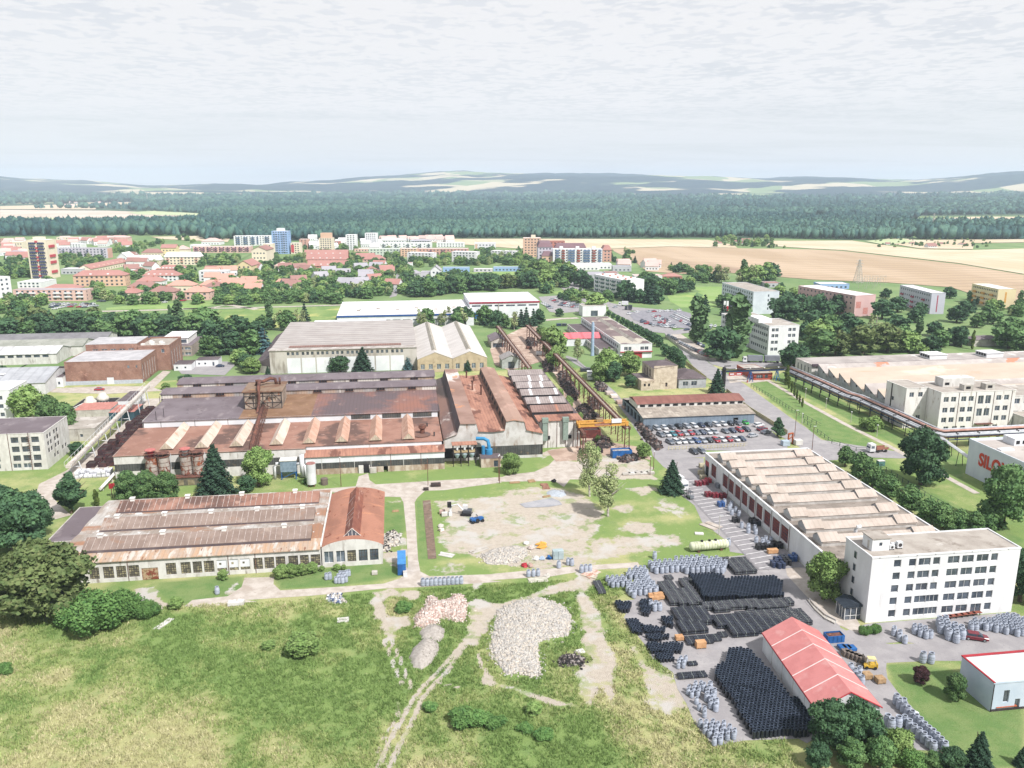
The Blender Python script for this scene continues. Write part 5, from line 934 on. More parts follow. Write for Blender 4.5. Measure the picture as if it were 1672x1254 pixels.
def mid_right():
 A=(118.2,419.5)
 t,r=block('long_white_workshop','long two-storey white workshop with a dark brown roof beside the tree-lined road','workshop',(118.2,419.5),17.4,95,7.6,WOF,mat('brown_felt_roof',K('8a7a7a'),K('7c6c6c'),s=.1,c3=K('c2bbae'),s3=.035,t3=(.6,.61)),{'W':[(3+i*4.2,6.2+i*4.2,z,z+1.6)for i in range(21)for z in(4.6,1.6)],'S':[(2,4,4.4,6.2),(4.4,6,4.4,6.2),(11,13,4.4,6.2),(13.4,15.4,4.4,6.2)]},par=.15)
 s_=MB(); s_.prof([(8.2,7.7),(9.7,9.0),(11.2,7.7)],6,90,'y'); Pt('ridge_skylight',s_,FLATR,t); s_=MB(); s_.box(1.5,8,7.72,8,24,7.78); Pt('pale_roof_patch',s_,mat('pale_felt',K('c9c3b4'),K('bab4a5')),t)
 s_=MB(); s_.box(-.3,-1.0,3.4,17.6,-.02,3.7); Pt('red_canopy_edge',s_,REDP,t); s_=MB(); s_.box(6.5,-.12,0,12,-.01,3); Pt('gate',s_,REDP,t)
 block('side_workshop','low white side aisle with a dark roof, along the long white workshop','workshop',(108.4,427),9.6,84,3.8,WPL,DKR,{'W':[(3+i*5,6+i*5,1.2,2.8)for i in range(15)]},par=.15)
 t=thing('blue_chimney','tall slim pale blue chimney standing on the lawn by the workshops','chimney',(105.3,429.4)); m_=MB(); m_.lathe([(1.1,0),(.95,2),(.8,17.5)],12); m_.lathe([(.6,17.5),(.6,18.4)],12); Pt('shaft',m_,mat('pale_blue_steel',K('a7bdd6'),K('9bb2cc')),t,smooth=False)
 block('red_tent_hall','small white hall with a bright pink-red roof, half hidden by trees near the blue chimney','hall',G('g',490,380),21,15,4.4,WPAN,mat('pink_red_roof',K('e77c85'),K('dd7079'),corr=('x',7.,.4)),{},'gx',2)
 block('white_garage','small white garage at the end of the works car park','garage',G('u',1185,1150),17,12,7.2,WOF,FLATR,{'S':[(6.,11,.1,4.0)]},par=.15,kind='plain')
 t=thing('ruined_house','gutted beige two-storey house with dark openings and a low brown roof','house',(114.5,350)); 
 w_=MB(); w_.wall((0,0),(11,0),0,11,[(5.6,6.6,1.2,3.0)],.4); w_.wall((11,0),(11,18),0,11); w_.wall((11,18),(0,18),0,9.6); w_.wall((0,18),(0,0),0,9.6,[(3,5.4,4,8.4),(7,9.4,4,8.4),(11,13.4,5,8.4)],.5); Pt('wall',w_,mat('crumbling_beige_render',K('d8cbbb'),K('c2b3a2'),s=.5,c3=K('a08f7e'),s3=.5),t)
 r_=MB(); r_.add([(-.3,-.2,9.8),(11.2,-.2,11.1),(11.2,18.2,9.9),(-.3,18.2,9.5),(5,9,11.7)],[(0,1,4),(1,2,4),(2,3,4),(3,0,4)]); r_.box(.5,.5,0,10.5,17.5,9.3); Pt('roof',r_,DKR,t)
 w_=MB(); w_.box(-6,-1,0,-.02,4.5,4.6); Pt('porch',w_,mat('crumbling_beige_render',K('d8cbbb')),t); w_=MB(); w_.box(-6,4.5,4.2,-.02,15,4.5); Pt('porch_roof',w_,DKR,t)
 for q in(-4.8,-2.8):w_=MB(); w_.box(q,-1.06,2,q+.9,-1.01,3.2); Pt('window',w_,BLK,t)
 block('brown_roof_bungalow','grey bungalow with a hipped dark brown roof, next to the ruined house','house',(126.6,350.5),13,18,4.4,mat('grey_blue_render',K('b9bcc2'),K('a3a6ad'),s=.4),DKR,{'S':[(2,4.4,1.2,3.2),(6,8.6,1.2,3.2)]},'hip',2.6)
 t=thing('garage_shed','blue-grey shed with a raised rust-brown roof lantern, above the rows of parked cars','shed',(92.2,292)); W,D=44.5,29.8
 BG=mat('blue_grey_boards',K('8797a8'),K('7b8b9c'),s=.4,corr=('x',1.5,.2))
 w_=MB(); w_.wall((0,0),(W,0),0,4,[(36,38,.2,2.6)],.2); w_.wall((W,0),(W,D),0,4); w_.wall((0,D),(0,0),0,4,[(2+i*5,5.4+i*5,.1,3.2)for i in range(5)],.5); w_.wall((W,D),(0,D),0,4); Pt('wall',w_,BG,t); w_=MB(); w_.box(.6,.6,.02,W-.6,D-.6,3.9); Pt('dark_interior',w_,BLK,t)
 r_=MB(); r_.add([(-.4,-.5,4),(W+.4,-.5,4),(W+.4,9.6,5.3),(-.4,9.6,5.3)],[(0,1,2,3)]); r_.add([(-.4,22,5.3),(W+.4,22,5.3),(W+.4,D+.5,4),(-.4,D+.5,4)],[(0,1,2,3)]); Pt('roof',r_,mat('lichened_grey_roof',K('b0a69b'),K('9a9087'),s=.4,c3=K('c7bfb3'),s3=.3,corr=('x',1.3,.2)),t)
 c=MB(); c.box(.4,9.6,4.6,W-.6,21.5,6.8); c.add([(.4,9.59,5.3),(.4,0,4),(.4,9.59,4)],[(0,1,2)]); cl=Pt('clerestory',c,WPL,t); 
 for i in range(13):g_=MB(); g_.box(1.4+i*3.35,9.5,5.6,3.4+i*3.35,9.58,6.5); Pt('clerestory_window',g_,BLK,cl)
 r_=MB(); r_.add([(0,9.2,6.8),(W,9.2,6.8),(W,15.5,8.2),(0,15.5,8.2),(W,21.9,6.8),(0,21.9,6.8)],[(0,1,2,3),(3,2,4,5)]); r_.add([(.4,9.6,6.8),(.4,21.5,6.8),(.4,15.5,8.1)],[(0,1,2)]); Pt('lantern_roof',r_,mat('rust_brown_felt',K('96685f'),K('885a52'),s=.2,corr=('x',3.,.15)),t)
 block('tiny_kiosk','small white flat-roofed kiosk at the corner of the car rows','kiosk',(PX('l',290,240,1.5),244.5),7.5,5,2.9,WPAN,FLATR,{'S':[(1,2,1,2.1),(5,6.2,.1,2.2)]},par=.12)
 block('open_shed','grey mono-pitch shed at the far end of the scrap yard','shed',G('g',8,390),9,18,3.8,GRC,GREYR,{'S':[(1,7.4,.2,2.6)]},'gy',2.0,kind='plain')
 block('sheet_metal_garage','little pale metal garage with a grey roof, in the scrap yard by the rusty bay','shed',G('g',78,525),9.6,10,4.6,mat('pale_metal_wall',K('b9bfbd'),K('a3a8a6'),s=.4),mat('grey_sheet',K('a6a2a1'),K('94908f')),{'S':[(3.2,6.4,.1,3.4)]},'gy',2.2,kind='plain')
mid_right()
# == west of the foundry
def west():
 t,r=block('corner_offices','four-storey grey works building with a felt roof and outside ladders, on the left edge','office building',(-146,273.8),32,20,12.3,WPL,GREYR,
  {'S':[(u,u+2.3,z,z+1.9)for z in(9.3,6.2,3.2)for u in(32-3.9-i*3.1 for i in(0,1,2,4,5,6,8,9))if u>1 and(u<29)]+[(u,u+2.4,.8,2.3)for u in(32-4.2-i*3.1 for i in(0,1,2,4,5,6))],
         'E':[(2.0+i*2.2+(1.2 if i>1 else 0),3.6+i*2.2+(1.2 if i>1 else 0),z,z+1.5)for z in(9.6,7.2,4.9)for i in range(4)]+[(6,7.6,2,3.4),(8.5,10,2,3.4),(13,14.6,2.6,4),(15.6,17,2.6,4)]},par=.15,kind=lambda i:'griddark' if i<22 else 'pale')
 p=MB(); p.box(32.02,.15,4.6,32.1,16.8,12.2); 
 q=MB(); [q.bar((x,-.25,0),(x,-.25,12.6),.14)for x in(12.4,27.4,21.2)]; [q.bar((27.0,-.9,z),(27.9,-.3,z),.1)for z in np.arange(2,12,.8)]; Pt('ladder',q,RSTS,t)
 # white building behind the light green tree
 x1,y0=G('e',88,858); block('white_quarters','white three-storey house with a red balcony strip, cut by the left edge','house',(x1-22,y0),22,16,12,WOF,WPAN,{'S':rows(13.5,1.5,1.6,1.6,2,4,3,3.4)},par=.3)
 # brick complex
 t,r=block('brick_powerhouse','windowless red brick powerhouse with a pale plinth and flat roofs, left of the foundry','factory building',(-152,396.3),33.5,27,10.7,BRICK,mat('white_grey_roof',K('c9c8cb'),K('b5b4b8'),s=.2),{'E':rows(2,1.2,1.2,7.5,6,4)},par=.3,kind='pale')
 q=MB(); q.box(-.2,-.25,0,33.7,-.02,1.8); Pt('plinth',q,mat('pale_blue_plinth',K('c3cad6'),K('b5bcc8')),t); q=MB(); q.box(18,-.3,0,21,-.26,3.2); Pt('door',q,WPAN,t)
 for u in(3,12,21,24,31):q=MB(); q.box(u,-.07,1.8,u+.25,-.01,10.7); Pt('pilaster',q,BRICK,t)
 for a,b in((27.5,7.4),(31,7.4)):q=MB(); q.box(a,-.05,b,a+.9,-.01,b+1.2); Pt('window',q,GLASSL,t)
 t,r=block('brick_boilerhouse','taller red brick block with blind arches and a pale roof, behind the windowless powerhouse','factory building',(-151.5,423.5),24,20,14,BRICK,mat('white_grey_roof',K('c9c8cb')),{'S':rows(3,7.6,2.6,4,5,4.2)},par=.0,kind='pale')
 t,r=block('brick_annex','red brick annex with a cluttered flat roof, right of the powerhouse','factory building',(-127.3,423.6),15,24,12,BRICK,FLATR,{'S':[(2,4,9.2,10.6),(11,12.5,9,10.8)],'E':rows(3,1.5,1.6,8,4,5)},par=.9,kind='pale')
 for i in range(5):q=MB(); q.box(1+i*2.4,2+(i%2)*6,12.13,2.6+i*2.4,4+(i%2)*6,13.3+(i%3)*.4); Pt('roof_unit',q,BEIGE,t)
 block('workers_shed','low dark-roofed shed joined to the left of the brick powerhouse','shed',(-160,393),7.8,22,4.6,WOF,DKR,{'S':rows(1,1.2,1,1.4,3,2.3)},par=.1)
 t,r=block('grey_works_canteen','grey two-step building with window rows and a white upper storey, right of the brick annex','factory building',(-126,458.5),16,28,5.8,mat('dusty_brown_render',K('b5a89f'),K('a3968e')),GREYR,{'S':rows(1,3.6,3,1.4,4,3.8)+rows(1,.8,3,1.4,4,3.8)},par=.1,kind='pale')
 q=MB(); q.wall((0,6),(13,6),5.8,9); q.wall((13,6),(13,27),5.8,9); q.wall((0,27),(0,6),5.8,9); u=Pt('upper_storey',q,BEIGE,t); q=MB(); q.box(-.4,5.6,9,13.4,27.5,9.3); Pt('upper_roof',q,WROOF,u); q=MB(); q.box(.6,5.93,6.4,12.2,5.98,8.2); Pt('window_band',q,GLASS,u)
 t,r=block('tarred_hall','dark tar-roofed hall crossed by tilted white rooflights, behind the brick blocks','factory building',(-151,462),23,32,5.4,GRC,mat('tar_roof',K('4c4e56'),K('44464d'),s=.1,c3=K('5a5d66'),s3=.2),{},par=.1)
 for i in range(3):q=MB(); q.prof([(8+i*6,5.55),(9+i*6,6.5),(12+i*6,5.55)],12+(i)*2,21-(i)*1.2,'x'); Pt('rooflight',q,FLATR,t)
 block('white_lodge','low white lodge with a dark roof, left one of the pair by the back yard','lodge',(-110.6,421.6),8.5,11,3,WOF,DKR,{'S':[(1,2,1,2),(5,6,1,2)]},par=.1); block('white_lodge','low white lodge with a dark roof, right one of the pair by the back yard','lodge',(-101.8,430),11,9,3.2,WOF,DKR,{'S':[(1,2,1,2),(4,5,1,2),(8,9,.2,2.2)]},par=.1)
 # long sheds on the left edge
 h=HT('e',300,690,575); x1,y0=G('e',300,690)
 t,r=block('grey_roofed_shed','broad shed with a pale grey roof and cream gable, left of the brick powerhouse','shed',(x1-60,y0),60,34,5.2,mat('white_shed_wall',K('e2e3e6'),K('d2d3d6'),s=.3),mat('pale_grey_sheet',K('b9bcc2'),K('aaadb3'),s=.2,corr=('x',4.,.2)),{'S':[(50,51.5,.8,2.4)],'E':[(22,25,.1,3.4),(27,30,.1,3.4)]},'gx',3.6)
 q=MB(); q.box(22,8,7.5,40,11,7.7); Pt('rooflight',q,WPAN,t)
 for k,(yy,rm,lb)in enumerate(((448,mat('striped_glass_roof',K('c9c9cc'),K('e2e2e4'),s=.2,corr=('x',5.,.3)),'long low shed with a striped white roof, nearest of three at the left edge'),(468,mat('greenish_roof',K('a9aba3'),K('969990'),s=.2),'long low shed with a greenish grey roof, middle of three at the left edge'),(488,mat('grey_tar_roof',K('8d8c90'),K('7e7d81'),s=.2),'long low shed with a dark grey roof, farthest of three at the left edge'))):
  t,r=block('long_shed',lb,'shed',(-290,yy),115+k*6,19,5.4,WPL,rm,{'S':rows(62,3.6,3,1.4,12,4.2)if k==0 else[]},'gx',2.4,kind='plain')
 # cooling basin
 t=thing('cooling_basin','low basin with dark grating and two white domes, near the light green tree','cooling basin',(-131.5,341)); q=MB(); q.wall((0,0),(14.5,0),0,2.6); q.wall((14.5,0),(14.5,18),0,2.6); q.wall((14.5,18),(0,18),0,2.6); q.wall((0,18),(0,0),0,2.6); Pt('wall',q,GRC,t); q=MB(); q.box(.1,.1,2.2,14.4,17.9,2.4); Pt('grating',q,BLK,t)
 q=MB(); [q.bar((1+i*1.2,1,2.55),(3+i*1.2,9,2.9),.3)for i in range(9)]; Pt('louvre',q,WPL,t)
 for x,y in((5.5,9),(8.5,15)):q=MB(); q.lathe([(2.6,2.4),(2.4,3.6),(1.6,4.6),(1.3,5.4),(.2,5.6)],14,(x,y,0)); Pt('dome',q,mat('cream_dome',K('e6e1d6')),t,smooth=True)
 block('red_roof_pumphouse','low pumphouse with a pinkish red roof, between the cooling basin and the conveyor','pumphouse',G('e',480,850),14,12,3.2,GRC,mat('pink_red_roof_2',K('c98d83'),K('b87c72')),{},par=.1)
 block('teal_walled_store','teal-walled store with a rusty red roof beside the conveyor','store',G('e',712,868),9.5,12,3.4,mat('teal_wall',K('3f5f6b')),mat('rusty_pink_roof',K('c78a80'),K('b0766c'),s=.4),{},par=.1)
 block('grey_slab_house','grey flat-roofed block with a patched side wall, left of the conveyor','building',(-122.5,304.5),13.2,16,4.6,GRC,FLATR,{'S':[(8,9,1.5,2.6)],'E':rows(2,2,1.2,1.4,5,2.6)},par=.1)
 block('conveyor_house','white shed with a dark roof at the top of the inclined conveyor','shed',(-113.8,345.5),6,17,4.2,WOF,DKR,{'E':rows(2,2,1,1,5,2.8)},par=.05)
 t=thing('belt_conveyor','long white covered belt conveyor on legs, crossing the lane left of the foundry','conveyor',(-104,264)); A=(0,0,3.2); B_=(0,90,7.6)
 q=MB(); q.add([(-.8,0,3.2),(.8,0,3.2),(.8,90,7.6),(-.8,90,7.6),(-.8,0,4.1),(.8,0,4.1),(.8,90,8.5),(-.8,90,8.5)],[(3,2,1,0),(4,5,6,7),(0,1,5,4),(1,2,6,5),(2,3,7,6),(3,0,4,7)]); Pt('gallery',q,mat('belt_gallery',K('d9d3cc'),K('c3bab1'),s=.5,c3=K('a48e80'),s3=.6),t)
 q=MB(); [q.bar((s_,i*3,3.2+i*.147+.6),(s_,i*3,3.2+i*.147+2.1),.08)for i in range(31)for s_ in(-1.,1.)]; [q.bar((s_,0,5.2),(s_,90,9.6),.09)for s_ in(-1.,1.)]; Pt('railing',q,WCL,t)
 for i in range(7):
  y=6+i*13; z=3.2+y*.049; q=MB(); q.bar((-1.8,y,0),(-1,y,z),.3); q.bar((1.8,y,0),(1,y,z),.3); q.bar((-1.5,y,z*.5),(1.5,y,z*.5),.2); Pt('trestle',q,WCL,t)
 t=thing('lower_belt','short low conveyor belt in the grass by the red lamp posts','conveyor',(*G('i',655,250),0)); a,b=G('i',655,255),G('i',800,125); q=MB(ORG[t]); q.bar((*a,1.2),(*b,2.6),.9); Pt('gallery',q,BEIGE,t); q=MB(ORG[t]); [q.bar((a[0]+(b[0]-a[0])*f,a[1]+(b[1]-a[1])*f,0),(a[0]+(b[0]-a[0])*f,a[1]+(b[1]-a[1])*f,1.2+f*1.2),.3)for f in(.1,.5,.9)]; Pt('leg',q,GRC,t)
west()
def silo(x,tall,lab,k):
 t=thing('silo',lab,'silo',(x,254.6,0)); m=mat('rust_stained_silo',K('cfc6bf'),K('b9aca3'),s=.5,c3=K('8f5442'),s3=.9,st3=(1,1,.5),t3=(.52,.6),c4=K('a9603f'),s4=.35,t4=(.55,.62),fine=.14)
 q=MB(); q.lathe([(1.55,2.6),(1.75,3.2),(1.75,8.6),(1.8,8.8)],16); Pt('shell',q,m,t,smooth=True)
 for z in(4.3,5.7,7.1):q=MB(); q.lathe([(1.8,z),(1.8,z+.12)],16); Pt('hoop',q,RSTS,t)
 q=MB(); [q.bar((1.3*math.cos(a),1.3*math.sin(a),0),(1.3*math.cos(a),1.3*math.sin(a),3),.25)for a in(.8,2.4,3.9,5.5)]; Pt('legs_frame',q,DKST,t)
 q=MB(); q.lathe([(1.95,8.8),(1.95,9.0)],16); Pt('top_deck',q,RSTS,t)
 q=MB(); [q.bar((1.9*math.cos(a),1.9*math.sin(a),9),(1.9*math.cos(a),1.9*math.sin(a),10),.07)for a in np.arange(0,6.2,.7)]; q.lathe([(1.92,9.95),(1.92,10.03)],12); Pt('railing',q,RSTS,t)
 if tall:q=MB(); q.lathe([(.9,9.0),(.9,10.8)],12); Pt('hopper',q,REDP if k==0 else WPL,t); q=MB(); q.lathe([(1.6,10.9),(1.6,11.15),(1,11.35)],16); Pt('cap',q,mat('pink_red_cap',K('c77a76')),t)
 q=MB(); q.bar((1.95,0,3),(2.2,0,9.6),.12); Pt('ladder',q,WCL,t)
for k,(x,tl,lb)in enumerate(((988,1,'rust-stained silo under a pink cap with a red hopper, leftmost of four before the foundry'),(1068,0,'capless rust-stained silo, second from the left before the foundry'),(1212,1,'whitish rust-streaked silo under a pink cap, third from the left before the foundry'),(1288,0,'capless whitish silo with a ladder, rightmost of the four before the foundry'))):silo(PX('e',x,254.6,5),tl,lb,k)
xb=PX('e',1130,252,1.5)
t=thing('silo_bunker','low dark concrete bunker with boarded bays in front of the silos','bunker',(xb,251.6)); q=MB(); q.box(0,0,0,13.5,2.4,2.5); Pt('wall',q,mat('dark_green_concrete',K('7c776a'),K('5d5a50'),s=.5,c3=K('9a8f7a'),s3=.5),t); q=MB(); q.box(-7,-.2,2.52,13.8,2.6,2.75); Pt('slab',q,RSTS,t)
for i in range(4):q=MB(); q.box(1+i*3.2,-.08,.2,3+i*3.2,-.02,1.8); Pt('boarded_bay',q,mat('weathered_boards',K('a89c80'),K('8b8067')),t)
t=thing('white_silo','tall white round tank with a reddish top, standing on the grass behind the workshop hall','tank',(-27.3,245.6,0)); q=MB(); q.lathe([(1.45,.9),(1.45,7.4)],20); Pt('shell',q,WCL,t,smooth=False); q=MB(); q.lathe([(1.47,7.4),(1.3,7.55)],20); Pt('lid',q,mat('reddish_lid',K('a87a74')),t); q=MB(); [q.bar((1.1*math.cos(a),1.1*math.sin(a),0),(1.1*math.cos(a),1.1*math.sin(a),.95),.3)for a in(.8,2.4,3.9,5.5)]; Pt('legs_frame',q,RSTS,t)
t=thing('square_tank','squat brown cylindrical drum on the grass next to the white round tank','drum',(-23.6,246.6,0)); q=MB(); q.lathe([(1.1,0),(1.1,2.0),(.9,2.1)],14); Pt('shell',q,mat('brown_drum',K('7f736b')),t)
# dust filters
xf=PX('f',232,252.8,3); t=thing('dust_filter','blue-grey box filter on blue legs with white ducts, under the foundry eaves','dust filter',(xf,252.4)); q=MB(); q.box(0,0,2.6,4.8,3,6.2); q.prof([(.2,2.6),(1.5,1.2),(2.8,2.6)],.3,4.5,'x'); Pt('casing',q,mat('blue_grey_casing',K('8fa3b5'),K('7d91a3')),t); q=MB(); q.box(-.2,-.2,6.2,5,3.2,6.5); Pt('roof',q,BEIGE,t); q=MB(); [q.bar((x,y,0),(x,y,2.7),.25)for x in(.2,4.6)for y in(.2,2.8)]; q.bar((.2,.2,.4),(4.6,.2,2.4),.15); Pt('leg_frame',q,BLUEP,t)
q=MB(); q.tube([(6.6,1,.5),(6.6,1,7.8)],.75,10); Pt('white_duct',q,WCL,t,smooth=True); q=MB(); q.tube([(4.8,1.5,4.6),(6,1.5,4.8),(7.4,.6,4.2),(7.8,.2,0)],.45,10); Pt('white_duct',q,WCL,t,smooth=True); q=MB(); q.tube([(0,1.5,5),(-1.4,1.4,5),(-2,1.2,4.2),(-2,1.2,0)],.5,10); Pt('white_duct',q,WCL,t,smooth=True)
xf=PX('f',1352,258,4); t=thing('cyclone_filter','dark filter stand with three round hoppers under a rusty canopy beside the rusty bay','dust filter',(xf,257.4)); q=MB(); q.box(-.3,-.2,7.3,8.0,3.4,7.55); Pt('canopy',q,RSTO,t); q=MB(); [q.bar((x,y,0),(x,y,7.3),.2)for x in(.1,2.6,5.1,7.5)for y in(.1,3)]; q.bar((.1,.1,4.6),(7.5,.1,4.6),.2); Pt('frame',q,DKST,t)
for i in range(3):q=MB(); q.lathe([(.3,2.6),(1.05,4.0),(1.05,4.5)],14,(1.4+i*2.45,1,0)); h_=Pt('hopper',q,mat('pale_hopper',K('b9cbd6')),t); q=MB(); q.lathe([(.35,5.6),(.35,6.6)],10,(1.4+i*2.45,.4,0)); Pt('valve',q,WCL,h_); q=MB(); q.box(.4+i*2.45,.3,4.55,2.4+i*2.45,2,5.3); Pt('top_box',q,mat('ochre_box',K('c9b48f')),h_)
q=MB(); q.tube([(8.0,4,8.2),(10.6,3.4,8.2),(11.8,2.8,7.6),(12.1,2.4,6.2),(12.1,2.4,4.6)],.6,12); q.lathe([(1.2,3.1),(1.2,4.9)],14,(12.1,2.4,0)); q.lathe([(.6,3),(.6,6)],12,(10.2,2.4,0)); Pt('blue_duct',q,BLUEL,t,smooth=False)
block('filter_hut','small stone-coloured hut with an open dark doorway, under the sky blue duct','hut',(xf+9,255.2),6.6,5,3.0,mat('stained_plinth',K('cfc3b6')),DKR,{'S':[(4.2,5.6,.1,2.3)]},par=.05,kind='plain')
q=thing('doorway_porch','dark open doorway between pale posts in the foundry front wall','doorway',(PX('f',740,255.4,1),255.2)); m_=MB(); m_.box(0,0,0,1.5,.5,2.6); m_.box(3.3,.1,0,3.5,.5,2.6); Pt('post',m_,WPL,q); m_=MB(); m_.box(1.5,.3,0,3.3,.55,2.9); Pt('opening',m_,BLK,q); m_=MB(); m_.box(3.6,-.6,.1,5.6,.4,1.9); Pt('meter_cage',m_,GRC,q)
# == the town and its outskirts
TW={}
def wallm(n,h):
 if n not in TW:TW[n]=mat(n,K(h),tuple(c*.92 for c in K(h)),s=.08,fine=.05)
 return TW[n]
C_=dict(white=wallm('white_render','eef0f3'),cream=wallm('cream_render','f0e4cf'),pink=wallm('pink_render','e6c3b8'),orange=wallm('orange_render','e3bfa6'),grey=wallm('grey_render','c6c8cf'),lilac=wallm('lilac_render','d3cfdb'),blue=wallm('blue_render','9cbbe6'),yellow=wallm('yellow_render','ecdcaf'),brick=wallm('brick_render','c98a7b'),mint=wallm('mint_render','cfdccf'),salmon=wallm('salmon_render','d9ab9c'))
RF=dict(red=wallm('red_tile_roof','b98982'),orange=wallm('orange_tile_roof','cfa293'),brown=wallm('brown_tile_roof','a8817b'),white=WROOF,grey=wallm('grey_felt_roof','b3b1ba'),purple=wallm('purple_slate_roof','8d7078'),pink=wallm('pink_tile_roof','dcbcb6'),dark=DKR)
def town(v,xl,yb,xr,yt,D,wc,rc,roof,label,cat='apartment block',nf=3,rise=3.,yb2=None,rot=0.,group=None,name=None,side=0,ncol=None,kind='plain',rs=None):
 """front wall between two readings on the ground, height from its eaves"""
 A,B_=G(v,xl,yb),G(v,xr,yb2 or yb); W=math.dist(A,B_); h=max(2.5,HT(v,xl,yb,yt)); ang=math.atan2(B_[1]-A[1],B_[0]-A[0])+rot
 n=ncol or max(2,min(14,int(W/4.2))); nf=min(nf,max(1,int(h/2.6))); n=min(n,max(2,int(96/nf)))
 ww=min(1.9,(W-2)/n*.55); pz=h/nf
 ops=[(1.2+i*(W-2.4)/n+((W-2.4)/n-ww)/2,1.2+i*(W-2.4)/n+((W-2.4)/n+ww)/2,.9+k*pz,.9+k*pz+min(1.6,pz*.55))for k in range(nf)for i in range(n)]
 nd=max(1,int(D/4.5)); es=[(1+i*D/nd+.5,min(D-.4,2.4+i*D/nd+.5),.9+k*pz,.9+k*pz+min(1.5,pz*.5))for k in range(nf)for i in range(nd)]if side else[]
 t,r=block(name or{'house':'house'}.get(cat,cat.replace(' ','_')),label,cat,A,W,D,h,C_[wc],RF[rc],{'S':ops,**({'E':es}if es else{})},roof,rise,.4 if roof=='flat' else 0,group,ang,'plain',False,.18,.6)
 return t,W,D,h,nf
def balconies(t,W,h,nf,cols,m,w_=3.0):
 for u in cols:
  for k in range(1,nf)if nf>2 else range(nf):
   b=MB(); b.box(u*W-w_/2,-1.2,k*h/nf+.1,u*W+w_/2,-.02,k*h/nf+1.2); Pt('balcony',b,m,t)
def dormers(t,W,D,h,rise,n,m,y=.9):
 for i in range(n):
  u=W*(i+1)/(n+1); b=MB(); b.box(u-.9,y,h+.3,u+.9,y+2.6,h+1.9); Pt('dormer',b,m,t)
# left part of the town
t,W,D,h,nf=town('q',400,668,645,178,19,'cream','white','flat','cream thirteen-storey tower with dark blue and red balconies, tallest in the town','tower block',8,side=0,ncol=8)
NAVY=wallm('navy_balcony','4a4f78'); REDB=wallm('red_balcony','c9505c')
for k in range(12):
 for s_,(a,b)in enumerate(((.12,.44),(.56,.88))):q=MB(); q.box(W*a,-1.3,1.2+k*h/12.4,W*b,-.02,2.4+k*h/12.4); Pt('balcony',q,NAVY,t)
 if k%3!=1:q=MB(); q.box(W*.43,-.5,2.2+k*h/12.4,W*.57,-.03,3.9+k*h/12.4); Pt('red_panel',q,REDB,t)
for k in(1,4,6,9):q=MB(); q.box(W+.02,4,2+k*h/12,W+.9,14,4.6+k*h/12); Pt('red_panel',q,REDB,t)
q=MB(); q.box(5,3,h+.1,14,10,h+3.2); Pt('roof_house',q,C_['cream'],t)
t,W,D,h,nf=town('q',745,405,1385,280,13,'lilac','grey','flat','long lilac-grey slab with an orange end wall, behind the cream tower',nf=5,side=0); q=MB(); q.box(W-.05,.1,0,W+.15,D-.1,h); Pt('end_wall',q,C_['salmon'],t); balconies(t,W,h,nf,(.12,.28,.6,.9),wallm('grey_balcony','8d94a8'))
t,W,D,h,nf=town('q',180,952,1110,815,13,'pink','grey','flat','long pink four-storey slab with stacked balconies, nearest the left edge',nf=4,side=1); balconies(t,W,h,nf,(.1,.27,.42,.6,.75,.92),C_['white'],5)
town('q',-260,985,168,690,22,'white','white','flat','white office slab with window strips, cut by the left edge of the town','office building',5,yb2=925,side=1)
town('q',230,790,530,715,26,'white','white','flat','low white building with roof clutter, behind the pink slab','building',2); town('q',560,830,985,790,14,'cream','red','hip','red-roofed house peeping over the pink slab','house',1,3)
t,W,D,h,nf=town('q',948,770,1612,632,14,'orange','red','hip','long orange three-storey block under a red hipped roof',nf=3,rise=4.5,yb2=760,side=1); dormers(t,W,D,h,4,2,C_['white'])
t,W,D,h,nf=town('q',1170,600,1640,540,14,'cream','red','gx','row of cream houses with red dormered roofs, stepping up behind the orange block','row house',1,4,yb2=500); dormers(t,W,D,h,3,7,C_['pink'])
town('q',785,610,1048,545,16,'grey','white','flat','low grey school wing at the foot of the cream tower','building',1)
for i,(a,b,c,d,wc,rc,lb)in enumerate(((725,195,885,138,'cream','white','low cream block, first of the pale row at the wood edge'),(925,200,1090,142,'lilac','white','low lilac block, second of the pale row at the wood edge'),(1160,205,1350,150,'cream','white','low cream block, third of the pale row at the wood edge'),(1380,215,1640,140,'pink','pink','low pinkish block, fourth of the pale row at the wood edge'),(735,275,1045,225,'white','white','flat white hall between the lilac slab and the pale row'),(-30,350,165,300,'white','grey','white house row at the left edge of the town'),(70,420,300,340,'white','grey','pale house with a grey hipped roof left of the cream tower'),(185,430,345,390,'cream','red','cream house with a red roof left of the cream tower'),(110,280,300,195,'cream','white','cream flat block left behind the cream tower'),(-10,210,90,160,'salmon','brown','salmon block at the far left edge'))):
 town('q',a,b,c,d,15,wc,rc,'hip' if rc in('grey','red','pink')else 'flat',lb,'house',2)
